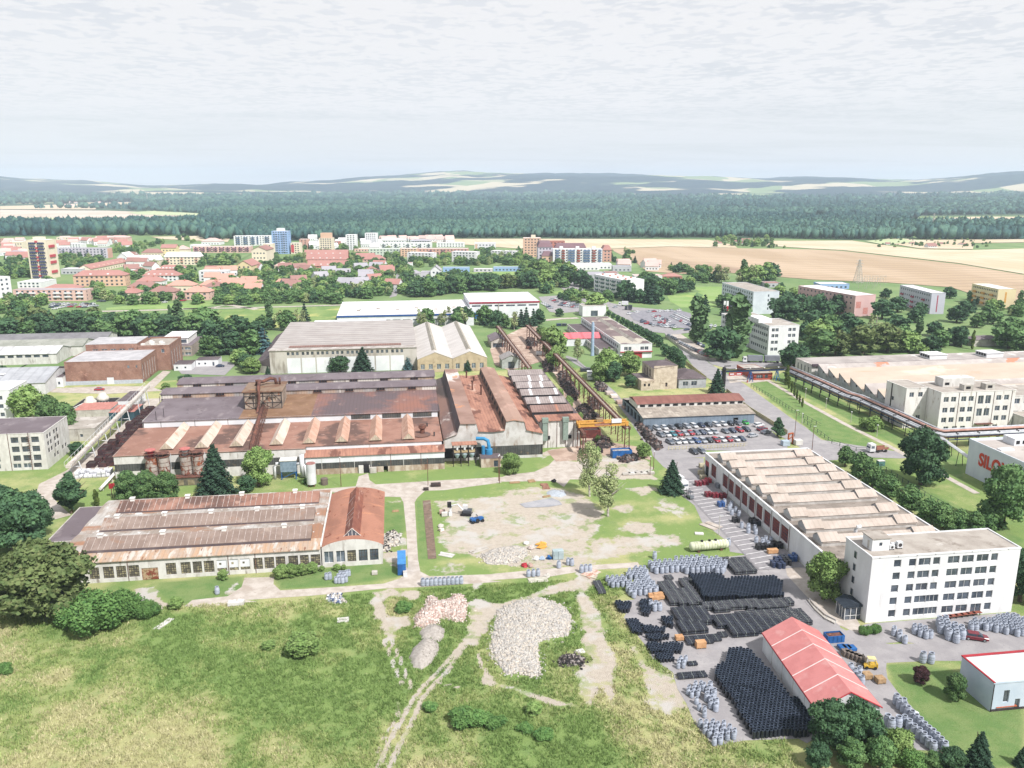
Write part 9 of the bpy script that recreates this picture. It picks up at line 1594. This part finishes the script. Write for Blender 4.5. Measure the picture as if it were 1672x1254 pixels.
# dark rusty crates along the belt conveyor
RC_=mat('dark_rusty_crate',K('5a3f40'),K('47343a'),s=.5,c3=K('784942'),s3=.8,rnd=.25)
cr0=None
for i in range(16):
 for j in range(3):
  y=273+i*4.6+R.uniform(-.8,.8); x=-101.5+j*2.9+R.uniform(-.5,.5); zz=0
  for l in range(1 if R.random()<.45 else 2):
   if cr0 is None:cr0=skip((x,y),2.6,3.4,1.5,RC_,'dark rusty scrap crate in the rows beside the belt conveyor',SCRAP,name='rusty_crate',group='rusty crates beside the belt conveyor'); cr0['category']='crate'; index_kids(cr0)
   else:copy_tree(cr0,(x,y,.05+l*1.55),R.uniform(-.12,.12))
# white bags
bagm=mat('white_bag',K('dfe0e6'),K('cdd0d8'),s=2,fine=.06); bg=MB(); bg.prof([(-.5,0),(-.62,.35),(-.55,.85),(-.2,1.05),(.3,1.02),(.58,.8),(.6,.3),(.5,0)],-.55,.55,'x'); bme=mesh_of('big_bag',bg,bagm)
for i in range(8):
 for j in range(3):
  o=link('big_bag',bme,(-101.5+i*1.35+R.uniform(-.1,.1),263.5+j*1.3,.05+(1.05 if j else 0)*0+.0),R.uniform(-.2,.2)); tag(o,'bulging white bulk bag stacked before the rusty crates','bulk bag','white bulk bags before the crates')
  if R.random()<.7:o2=o.copy(); C.objects.link(o2); o2.location.z+=1.02
# == scrap heaps, rubble piles, rocks
def heap(name,label,cat,poly,hgt,m,chunk=None,cm=None,n=0,group=None,seed=1,dens=.5,peaks=None):
 """a real mound over the outline with loose pieces on it"""
 xs=[p[0]for p in poly]; ys=[p[1]for p in poly]; cx_,cy_=sum(xs)/len(xs),sum(ys)/len(ys); t=thing(name,label,cat,(cx_,cy_,0),group)
 g=dens; X,Y=np.meshgrid(np.arange(min(xs)-.5,max(xs)+.6,g),np.arange(min(ys)-.5,max(ys)+.6,g)); sd=poly_sd(X,Y,poly)
 rmax=-sd.min(); Z=hgt*np.clip(-sd/rmax,0,1)**.6*(.72+.5*fbm(X,Y,.45,seed)); Z+=(fbm(X,Y,1.3,seed+4)-.5)*.35*(sd<0); Z[sd>0]=-.15
 ny,nx=X.shape; V=np.stack([X-cx_,Y-cy_,Z],-1).reshape(-1,3); i=np.arange(ny-1)[:,None]*nx+np.arange(nx-1)[None]; Fq=np.stack([i,i+1,i+nx+1,i+nx],-1).reshape(-1,4)
 keep=(sd.reshape(-1)[Fq]<.3).any(1); link('mound',np_mesh('mound',V,Fq[keep],m),parent=t)
 if n:
  rng=np.random.default_rng(seed); pts=[]
  while len(pts)<n:
   x,y=rng.uniform(min(xs),max(xs)),rng.uniform(min(ys),max(ys))
   if inpoly(x,y,poly):
    k_=.9 if rng.uniform()<.16 else.15; x,y=x+rng.normal(0,k_),y+rng.normal(0,k_); a,b=min(max(0,int((y-Y[0,0])/g)),Z.shape[0]-1),min(max(0,int((x-X[0,0])/g)),Z.shape[1]-1); pts.append((x-cx_,y-cy_,max(.02,Z[a,b])))
  P_=np.array(pts); k=len(P_); base=np.array([(-1,-1,-1),(1,-1,-1),(1,1,-1),(-1,1,-1),(-1,-1,1),(1,-1,1),(1,1,1),(-1,1,1)])*.5; bf=np.array([(3,2,1,0),(4,5,6,7),(0,1,5,4),(1,2,6,5),(2,3,7,6),(3,0,4,7)])
  s_=rng.uniform(.4,1.3,(k,1,3))*chunk; B_=base[None]*s_*(1+.3*rng.normal(size=(k,8,3))); a=rng.uniform(0,6.28,k); b=rng.uniform(-.8,.8,k); ca,sa,cb,sb=np.cos(a)[:,None],np.sin(a)[:,None],np.cos(b)[:,None],np.sin(b)[:,None]
  x,y,z=B_[...,0],B_[...,1],B_[...,2]; y,z=y*cb-z*sb,y*sb+z*cb; x,y=x*ca-y*sa,x*sa+y*ca
  V=(np.stack([x,y,z],-1)+P_[:,None]).reshape(-1,3); F=(bf[None]+(np.arange(k)*8)[:,None,None]).reshape(-1,4); o=link('loose_pieces',np_mesh('loose_pieces',V,F,cm or m,rng.integers(0,len(cm),k).repeat(6)if isinstance(cm,(list,tuple))else None),parent=t); o['kind']='stuff'
 return t
WRB=[mat('white_rubble',K('cbc9c6'),K('b9b6b2'),s=1,fine=.1),mat('grey_rubble',K('c6c3bf'),K('b6b2ae'),s=1,fine=.1),mat('tan_rubble',K('d9d1c6'),K('c9c0b4'),s=1,fine=.1)]
PRB=[mat('pink_rubble',K('cfc2bc'),K('c0b2ab'),s=1),mat('pale_pink_rubble',K('e8dbd4'),K('dccdc5'),s=1),mat('brick_rubble',K('c2a9a0'),K('b59a90'),s=1)]
GRV=mat('grey_gravel',K('bab4ae'),K('a9a39d'),s=2,fine=.14); BASE=mat('rubble_base',K('b9b3ab'),K('8f8982'),s=1.2,fine=.25)
heap('rubble_pile','huge whitish concrete rubble pile bending round the grass','rubble pile',GG('n',[(1110,200),(1200,150),(1340,125),(1460,165),(1510,220),(1515,290),(1490,330),(1400,345),(1325,370),(1340,480),(1345,550),(1290,550),(1220,525),(1160,545),(1130,490),(1085,450),(1070,400),(1080,340),(1095,270)]),1.15,BASE,.34,WRB,9500,seed=3,dens=.6)
heap('rubble_pile','pinkish brick rubble pile with two tops, above the gravel heap','rubble pile',GG('n',[(650,235),(690,200),(720,170),(720,125),(760,120),(790,150),(840,140),(870,112),(920,115),(942,160),(935,230),(920,260),(860,250),(800,230),(790,265),(720,285),(660,280)]),1.7,mat('pink_dust',K('cfc3bb'),K('bdaea4'),s=1),.4,PRB,2300,seed=5,dens=.5)
heap('gravel_heap','smooth grey gravel heap, upper of two','gravel heap',GG('n',[(685,310),(720,280),(780,272),(825,295),(815,340),(795,360),(740,350),(700,345)]),1.5,GRV,.12,[GRV],200,seed=7,dens=.35); heap('gravel_heap','smooth grey gravel heap, lower and larger of two','gravel heap',GG('n',[(628,450),(650,400),(700,355),(760,350),(795,380),(785,430),(750,480),(700,515),(650,500)]),1.9,GRV,.12,[GRV],200,seed=8,dens=.35)
heap('debris_heap','dark heap of scrap pieces in the tall grass, right of the whitish rubble','debris heap',GG('n',[(1435,470),(1470,440),(1540,435),(1590,465),(1570,495),(1500,502),(1445,495)]),.8,BLK,.4,[mat('dark_debris',K('57504f')),BLK,mat('pale_debris',K('a49c99'))],260,seed=9,dens=.4)
heap('rubble_pile','whitish rubble heap beside the gravel yard, left of the excavated bits','rubble pile',GG('k',[(-60,830),(0,800),(60,780),(180,770),(240,790),(235,830),(180,870),(60,885),(-20,880)]),1.1,BASE,.36,WRB,1900,seed=11,dens=.5)
heap('debris_heap','white and brown demolition waste against the end of the arched bay','debris heap',GG('j',[(893,560),(920,530),(980,515),(1000,545),(995,600),(940,610),(940,640),(895,640)]),1.3,BASE,.6,WRB+[BLK],320,seed=12,dens=.4)
heap('gravel_heap','low bluish grey gravel heap at the top of the gravel yard','gravel heap',GG('k',[(365,415),(400,398),(480,402),(500,430),(460,445),(390,440)]),.9,mat('blue_gravel',K('b9c1cb'),K('a8b1bc'),s=2),.12,[GRV],100,seed=13,dens=.4)
heap('debris_heap','blue-white bundle of foil on the meadow below the path','debris heap',GG('j',[(530,960),(540,925),(600,920),(640,940),(630,975),(580,980)]),.9,mat('foil',K('c3c8d6'),K('8e96ab'),s=2,rough=.4),.6,[WOF,mat('blue_foil',K('5b6b90')),GRC],60,seed=14,dens=.4)
SC_M=[SCRAP,BLK,mat('steel_bits',K('8c8482')),mat('brown_bits',K('77605a')),mat('dark_bits',K('55504f'))]
for k,(v,pl,h_)in enumerate((('g',[(340,480),(430,470),(440,545),(350,550)],2.2),('g',[(450,610),(520,600),(580,690),(560,740),(500,700)],2.4),('g',[(560,780),(640,770),(720,860),(640,880),(580,830)],2.6),('g',[(230,340),(280,330),(310,380),(250,380)],1.8),('g',[(670,990),(760,980),(790,1040),(690,1050)],1.6),('g',[(800,1090),(920,1080),(980,1120),(860,1140)],1.0),('g',[(680,620),(760,640),(750,680),(700,670)],1.4),('g',[(440,560),(500,550),(520,600),(450,600)],1.6),('g',[(940,890),(980,880),(1130,1040),(1080,1060),(1000,980)],1.3),('g',[(640,720),(700,730),(720,790),(660,790)],1.6))):
 heap('scrap_heap',('dark','long dark','big black','small brown','rusty','low mixed','blackish roadside','grey','dark wheel','reddish')[k]+(' heap of foundry boxes under the left runway',' scrap heap along the track beside the skylights',' coke heap at the end of the skylight block',' heap by the shorter crane runway',' heap right under the yellow crane',' litter before the long blue skip',' machine parts pile right of the long runway',' heap of castings by the metal garage',' parts line along the car rows',' scrap between track and runway')[k],'scrap heap',GG(v,pl),h_,SCRAP,.9,SC_M,160,seed=20+k,dens=.6)
for k,(x,y,m,lb)in enumerate(((760,700,PRB[0],'pink pallet stack beside the long runway'),(790,720,PRB[1],'cream pallet stack beside the long runway'),(830,760,PRB[2],'brick red pile of boards at the open end of the garage shed'),(870,790,PRB[2],'smaller brick red pile at the open end of the garage shed'),(240,400,RSTS,'rusty box behind the left runway'))):crate(G('g',x,y),3,3.5,1.2,m,lb,name='stack')
t=thing('white_tank_trailer','white tank lying in the scrap yard between the runways','tank',(*G('g',300,440),0)); q=MB(); q.tube([(0,0,1.2),(4.2,0,1.2)],1.1,12); Pt('shell',q,WCL,t); q=MB(); q.box(.4,-.8,0,.8,.8,.6); q.box(3.2,-.8,0,3.6,.8,.6); Pt('saddle',q,BLK,t)
for k,(v,x,y)in enumerate((('g',435,250),('g',470,250),('g',620,545),('g',590,548),('g',745,540))):crate(G(v,x,y),3,2.4,1.6,CM['dark']if k else CM['navy'],('navy machine frame on the paved apron by the low side aisle','dark machine frame next to the navy one','dark machine on the lane by the runway, right one','dark machine on the lane by the runway, left one','dark skid by the clump of trees')[k],name='machine')
# planks, slabs, pallets on the ground
def planks(v,x,y,L_,W,rz,m,label,n=4,name='plank_stack'):
 t=thing(name,label,'planks',(*G(v,x,y),.03),rz=rz)
 for i in range(n):q=MB(); q.box(R.uniform(-.2,.2),i*W/n,0,L_,(i+.8)*W/n,.14+R.uniform(0,.12)); Pt('plank',q,m,t)
planks('i',1030,1150,4.6,1.4,rad(62),WPL,'white boards lying in the meadow below the bushes',4); planks('j',595,1105,2.6,2.,rad(3),WPL,'square white slab stack in the meadow',2,'slab_stack'); planks('k',650,975,4.4,2.8,rad(40),mat('mixed_planks',K('dccfc4'),K('c08f7c'),s=1),'spread white and reddish planks by the concrete road',6); planks('k',590,955,4.2,.7,rad(-38),mat('pale_timber',K('d9cdb9')),'long pale beams left of the spread planks',2); planks('j',1480,655,5,1.6,rad(28),GRC,'grey sheets beside the whitish yard rubble',4); planks('j',1255,665,3.8,2.,rad(-30),WPL,'white-blue boards at the end of the brown strip',4); planks('k',255,1005,4.6,2.2,rad(2),mat('pale_slab',K('d6d3c6')),'pale concrete slabs on the lower verge',3,'slab_stack'); planks('k',1335,690,2.2,1.8,rad(-15),WPL,'white lid on the grass above the long tank',1,'lid'); planks('k',345,395,2.2,5.,0,RSTG if 0 else mat('rusty_plates',K('a9806d'),K('93695a'),s=1),'rusty plates set in the verge of the gravel yard',5); planks('k',1360,625,5,4.2,rad(-60),CONC,'broken concrete slab beside the yard road',2,'slab_stack')
planks('k',130,358,3.2,1.4,0,PALL,'wooden pallets on the verge, left pair',3,'pallet'); planks('k',255,352,2.2,2.2,rad(10),PALL,'wooden pallets on the verge, right stack',3,'pallet'); planks('k',350,450,2.6,1.,rad(20),PALL,'brown pallet beside the wet gravel patch',2,'pallet'); planks('j',960,385,1.8,1.4,rad(5),PALL,'pale pallet on the lawn right of the arched bay',3,'pallet'); planks('n',1552,430,1.6,1.6,.2,WPL,'white box panel standing by the dark debris',2,'panel')
crate(G('i',1480,1000),3.4,1.6,.9,WPL,'white open table frame at the path edge, left of the concrete apron',name='table_frame',z=.0); crate(G('i',1548,990),1.2,1.6,.7,WPL,'small white box beside the open table frame',name='white_box',z=0)
for k,(x,y,c)in enumerate(((1265,400,'red'),(1280,415,'white'))):crate(G('j',x,y),1.6,1.2,1.1,PRB[2]if k==0 else WPL,('brown junk box by the drilling rig','white junk box by the drilling rig')[k],name='junk_box',z=0)
for k,(x,y,m,lb)in enumerate(((330,775,YCR,'yellow plastic chute on the gravel, longer of two'),(340,755,YCR,'yellow plastic chute on the gravel, shorter of two'),(270,780,PRB[0],'pink foil bundle by the yellow chutes'),(300,850,WPL,'white sheet bundle left of the steel cabinet'),(340,850,mat('pale_blue_sheet',K('b9cbe0')),'pale blue sheet bundle left of the steel cabinet'),(385,845,BLUEP,'bright blue bits at the steel cabinet'),(225,895,REDP,'red junk item at the edge of the lower rubble'),(262,895,PRB[2],'red-brown junk item beside the red one'),(370,965,GRC,'grey battered tub at the lower road edge'),(415,345,BLK,'black tyre stack on the verge'),(235,750,WPL,'pale round stone-like bundle behind the yard rubble'),(1275,480,GRC,'grey crumpled sheet left of the gravel yard'),(1275,505,PRB[1],'pinkish crumpled sheet left of the gravel yard'))):
 v='j' if k>=11 else 'k'; x_,y_=(x,y); p=G(v,x_,y_); t=thing('junk_bundle',lb,'bundle',(*p,0)); q=MB(); q.lathe([(.7,0),(.85,.3),(.6,.7),(.2,.85)],7); rng=np.random.default_rng(k); q.v=[(a*(1+.3*rng.normal())*(1.5 if k<2 else 1),b*(1+.25*rng.normal()),c*(1+.15*rng.normal()))for a,b,c in q.v]; Pt('body',q,m,t)
crate(G('j',825,795),1.3,1.1,.8,GRC,'small grey barrow on the lawn right of the cone clump',name='barrow',z=0); crate(G('j',1210,222),3,1.8,.9,SCRAP,'small dark scrap pile on the upper road verge, right one',name='scrap_stack',z=0); crate(G('j',1160,245),1.6,1.2,.7,SCRAP,'small dark scrap pile on the upper road verge, left one',name='scrap_stack',z=0)
for i,(x,y)in enumerate(line(865,305,1020,298,5)):crate(G('k',x,y),2.6,1.2,.7,WPL if i%2 else GRC,'pale slab stack in the line below the crane','pale slab stacks below the crane',name='slab_stack',z=0)
# == fences, lamps, poles
def fence(v,pts,h,m,label,step=3.,rail=True,infill=None):
 P_=GG(v,pts)if v else pts; t=thing('fence',label,'fence',(*P_[0],0)); o=(*P_[0],0.)
 for a,b in zip(P_[:-1],P_[1:]):
  L_=math.dist(a,b); n=max(1,int(L_/step)); q=MB(o)
  for i in range(n):f=i/n; x,y=a[0]+(b[0]-a[0])*f,a[1]+(b[1]-a[1])*f; q.box(x-.08,y-.08,0,x+.08,y+.08,h)
  if rail:q.bar((*a,h*.95),(*b,h*.95),.09); q.bar((*a,h*.4),(*b,h*.4),.07)
  Pt('fence_run',q,m,t)
  if infill:q=MB(o); ex,ey=(b[0]-a[0])/L_,(b[1]-a[1])/L_; q.add([(a[0],a[1],.1),(b[0],b[1],.1),(b[0],b[1],h*.9),(a[0],a[1],h*.9),(a[0]-ey*.08,a[1]+ex*.08,.1),(b[0]-ey*.08,b[1]+ex*.08,.1),(b[0]-ey*.08,b[1]+ex*.08,h*.9),(a[0]-ey*.08,a[1]+ex*.08,h*.9)],[(0,1,2,3),(7,6,5,4),(3,2,6,7)]); Pt('panel',q,infill,t)
YF=mat('yellowish_fence',K('d3cba4'),K('bdb389'),s=1); GF=mat('green_steel_fence',K('4d6256'))
fence('x',[(140,240),(370,420)],1.8,YF,'yellowish concrete fence beside the main road, left stretch above the shed',infill=YF); fence('x',[(600,560),(860,770),(1100,920),(1290,1040)],1.8,YF,'yellowish concrete fence beside the main road, along the parked cars',infill=YF); fence('x',[(880,500),(1140,650),(1380,800),(1672,960)],1.6,GF,'green steel fence between the main road and the long lawn'); fence('h',[(400,780),(560,900),(700,945),(760,945)],1.5,GF,'green steel fence at the lower end of the long lawn'); fence('g',[(1160,1055),(1300,1050),(1460,1045),(1672,1030)],1.3,YF,'low pale slatted fence below the third car row',1.2,infill=None); fence('l',[(950,200),(1060,270),(1200,360),(1350,440)],1.6,GF,'green fence beside the row of round trees'); fence('v',[(540,940),(700,1060),(880,1170),(1060,1190)],1.6,GRC,'grey fence with slats along the slanting car row',infill=GRC); fence('h',[(640,700)],1,GF,'x')if 0 else None
def lamp(v,x,y,h,label,m=None,arm=True,z=0):
 t=thing('lamp_post',label,'lamp post',(*G(v,x,y),z)); q=MB(); q.tube([(0,0,0),(0,0,h)],[.12,.07],6); Pt('pole',q,m or GRC,t); q=MB()
 if arm:q.box(-.15,-.1,h,.9,.1,h+.12)
 else:q.lathe([(.12,h),(.3,h+.2),(.1,h+.4)],8)
 Pt('lamp_head',q,WCL,t)
lamp('l',135,535,5.5,'slim lamp post on the grass beside the yard road'); lamp('h',345,860,10,'tall road lamp by the kiosk end of the main road',RSTS); lamp('h',445,945,9,'tall road lamp near the road junction',RSTS); lamp('j',1190,210,9,'thin rusty pole on the upper road verge',RSTS,False); lamp('k',62,355,9,'thin rusty pole at the left verge of the gravel yard',RSTS,False); lamp('j',625,215,9,'thin rusty pole behind the arched bay',RSTS,False); lamp('j',1650,180,8,'thin rusty pole on the upper road near the young tree',RSTS,False)
for x,y,lb in((1040,300,'rusty pole at the yard corner below the crane, left one'),(1063,265,'rusty pole at the yard corner below the crane, right one')):lamp('k',x,y,6,lb,RSTS,False)
for i,(x,y)in enumerate(((387,790),(670,780),(820,860),(407,640),(525,700))):lamp('h',x,y,4.2,('white globe lamp on the lawn by the fence','white globe lamp between path and pipe rack','white globe lamp near the fruit trees','white globe lamp up the footpath, farther one','white globe lamp up the footpath, nearer one')[i],None,False)
for x,y,lb in((730,290,'left'),(745,288,'right')):
 t=thing('red_lamp_post',f'short post with a red box head by the low belt, {lb} of two','post',(*G('i',x,y),0)); q=MB(); q.tube([(0,0,0),(0,0,3)],.1,6); Pt('pole',q,RSTS,t); q=MB(); q.box(-.5,-.4,3,.5,.4,4.4); Pt('red_box',q,REDP,t)
for x,y,lb in((1220,78,'left'),(1260,75,'right')):
 t=thing('gate_post',f'dark post on the white verge before the car rows, {lb} of two','post',(*G('k',x,y),0)); q=MB(); q.box(-.15,-.15,0,.15,.15,2.6); Pt('pole',q,RSTS,t); q=MB(); q.box(-.35,-.35,0,.35,.35,.2); Pt('foot',q,GRC,t)
for x,lb in((1133,'left'),(1161,'right')):
 t=thing('flagpole',f'white and red flag on a pole before the round trees, {lb} of two','flagpole',(*G('v',x,725),0)); q=MB(); q.tube([(0,0,0),(0,0,11)],.12,6); Pt('pole',q,WCL,t); q=MB(); q.box(.15,-.04,7,1.5,.04,10.6); Pt('white_half',q,WOF,t); q=MB(); q.box(.15,-.04,3.2,1.5,.04,6.95); Pt('red_half',q,REDP,t)
for i,(v,x,y)in enumerate((('x',1245,1180),('x',1390,1170))):crate(G(v,x,y),2.6,2.2,1.9,(mat('pale_blue_cabinet',K('b9c9d9')),WPL)[i],('pale blue utility cabinet by the roadside pine','white utility cabinet by the roadside pine')[i],name='utility_cabinet',z=0)
t=thing('rust_sculpture','rust-orange steel frame standing between the two utility cabinets','steel frame',(*G('x',1300,1150),0)); q=MB(); q.bar((0,0,0),(0,0,4),.5); q.bar((1.6,0,0),(1.6,0,4.2),.5); q.bar((0,0,3.8),(1.6,0,4.0),.5); q.bar((0,0,1.6),(1.6,0,3),.3); Pt('frame',q,mat('orange_rust',K('b9653f'),K('a55634')),t)
t=thing('waste_bin','teal green bin box on the lawn edge by the road junction','bin',(*G('l',940,190),0)); q=MB(); q.box(0,0,0,2.2,1.6,1.7); Pt('body',q,mat('teal_bin',K('5f8b86')),t); q=MB(); q.box(-.05,-.05,1.7,2.25,1.65,1.8); Pt('lid',q,WPL,t)
for i in range(6):
 t=thing('picnic_bench','reddish wooden bench rack behind the grey cones at the office wall','bench',(*G('p',1180+i*36,205-i*5),.1),'bench racks at the office wall'); q=MB(); q.box(0,0,.7,2.,.9,.8); Pt('top',q,mat('red_brown_wood',K('9a5a4c')),t); q=MB(); [q.bar((x,.45,0),(x,.45,.7),.15)for x in(.2,1.8)]; Pt('leg_frame',q,DKST,t)
t=thing('picnic_bench','reddish bench on the lawn against the small pale blue building','bench',(*G('p',1500,765),.1)); q=MB(); q.box(0,0,.6,4,1.2,.7); Pt('top',q,mat('orange_wood',K('c56b4a')),t); q=MB(); [q.box(x,.4,0,x+.15,.8,.6)for x in(.3,3.6)]; Pt('leg_frame',q,DKST,t)
# == tall grass and weeds of the meadow
def grass():
 rng=np.random.default_rng(31); n=90000; X=rng.uniform(-95,62,n); Y=rng.uniform(84,176,n)
 road=GG('j',[(-900,990),(0,962),(450,935),(900,890),(1672,840)])
 D=dirt_at(X,Y); yl=np.interp(X,sorted(p[0]for p in road),[p[1]for p in sorted(road)]); ok=(D<.42)&(Y<yl-1)
 for p in(GG('n',[(1070,400),(1110,190),(1340,120),(1520,220),(1500,340),(1340,380),(1350,560),(1160,560)]),):ok&=poly_sd(X,Y,p)>0
 yard=GG('o',[(230,290),(280,400),(350,490),(440,620),(560,700),(640,900),(700,1020),(800,1130),(980,1095),(1417,1080),(1417,0),(400,90)]); ok&=poly_sd(X,Y,yard)>0
 X,Y=X[ok],Y[ok]; hue=np.clip(grass_hue(X,Y)+rng.normal(0,.12,len(X)),0,1); dens=fbm(X,Y,.5,41); k2=dens>.33; X,Y,hue,dens=X[k2],Y[k2],hue[k2],dens[k2]; n=len(X)
 Z=(fbm(X,Y,.05,21)-.5)*.5*(Y<172)*(X<50)*np.clip((172-Y)/12,0,1)*np.clip((50-X)/10,0,1)
 b=5; h=rng.uniform(.18,.62,(n,b))*(.75+dens[:,None]*.6); a=rng.uniform(0,6.28,(n,b)); wd=rng.uniform(.05,.13,(n,b)); lx,ly=rng.normal(0,.22,(n,b)),rng.normal(0,.22,(n,b)); ox,oy=rng.normal(0,.22,(n,b)),rng.normal(0,.22,(n,b))
 bx,by,bz=X[:,None]+ox,Y[:,None]+oy,Z[:,None]-.03
 V=np.stack([np.stack([bx-wd*np.cos(a),by-wd*np.sin(a),bz+0*bx],-1),np.stack([bx+wd*np.cos(a),by+wd*np.sin(a),bz+0*bx],-1),np.stack([bx+lx,by+ly,bz+h],-1)],2).reshape(-1,3)
 mi=np.repeat((hue*2.99).astype(int),b)
 ms=[mat('lush_grass',K('86a35f'),K('759252'),s=.5,fine=.2,rough=.9,spec=.1),mat('mid_grass',K('a6b673'),K('95a767'),s=.5,fine=.2,rough=.9,spec=.1),mat('dry_grass',K('cfca9f'),K('bbb98a'),s=.5,fine=.2,rough=.9,spec=.1)]
 tag(link('grass',np_mesh('grass',V,np.arange(len(V)).reshape(-1,3),ms,mi)),kind='stuff')
grass()
for v,x,yb,yt,lb in(('n',920,800,700,'dark green meadow bush, biggest below the tracks'),('n',1010,810,730,'grey-green meadow bush right of the biggest one'),('n',1100,820,750,'grey-green meadow bush, third in the line below the tracks'),('n',740,740,685,'small meadow bush at the crossing of the tracks'),('n',590,190,130,'dark meadow bush above the earth patch'),('n',50,430,310,'light round bush in the left meadow'),('m',30,490,430,'dark weed bush at the left frame edge of the meadow'),('n',1260,850,800,'low grey bush in the lower right meadow'),('n',1360,880,820,'low grey bush in the lower right meadow, its neighbour'),('m',1470,370,320,'pale weed bush in the left meadow, small one'),('n',1310,750,690,'yellowish weed clump above the lower meadow bushes')):TT('light' if 'light' in lb or 'pale' in lb or 'yellow' in lb else 'bush',v,x,yb,yt,lb,wd=1.9,lod=1,cat='bush')
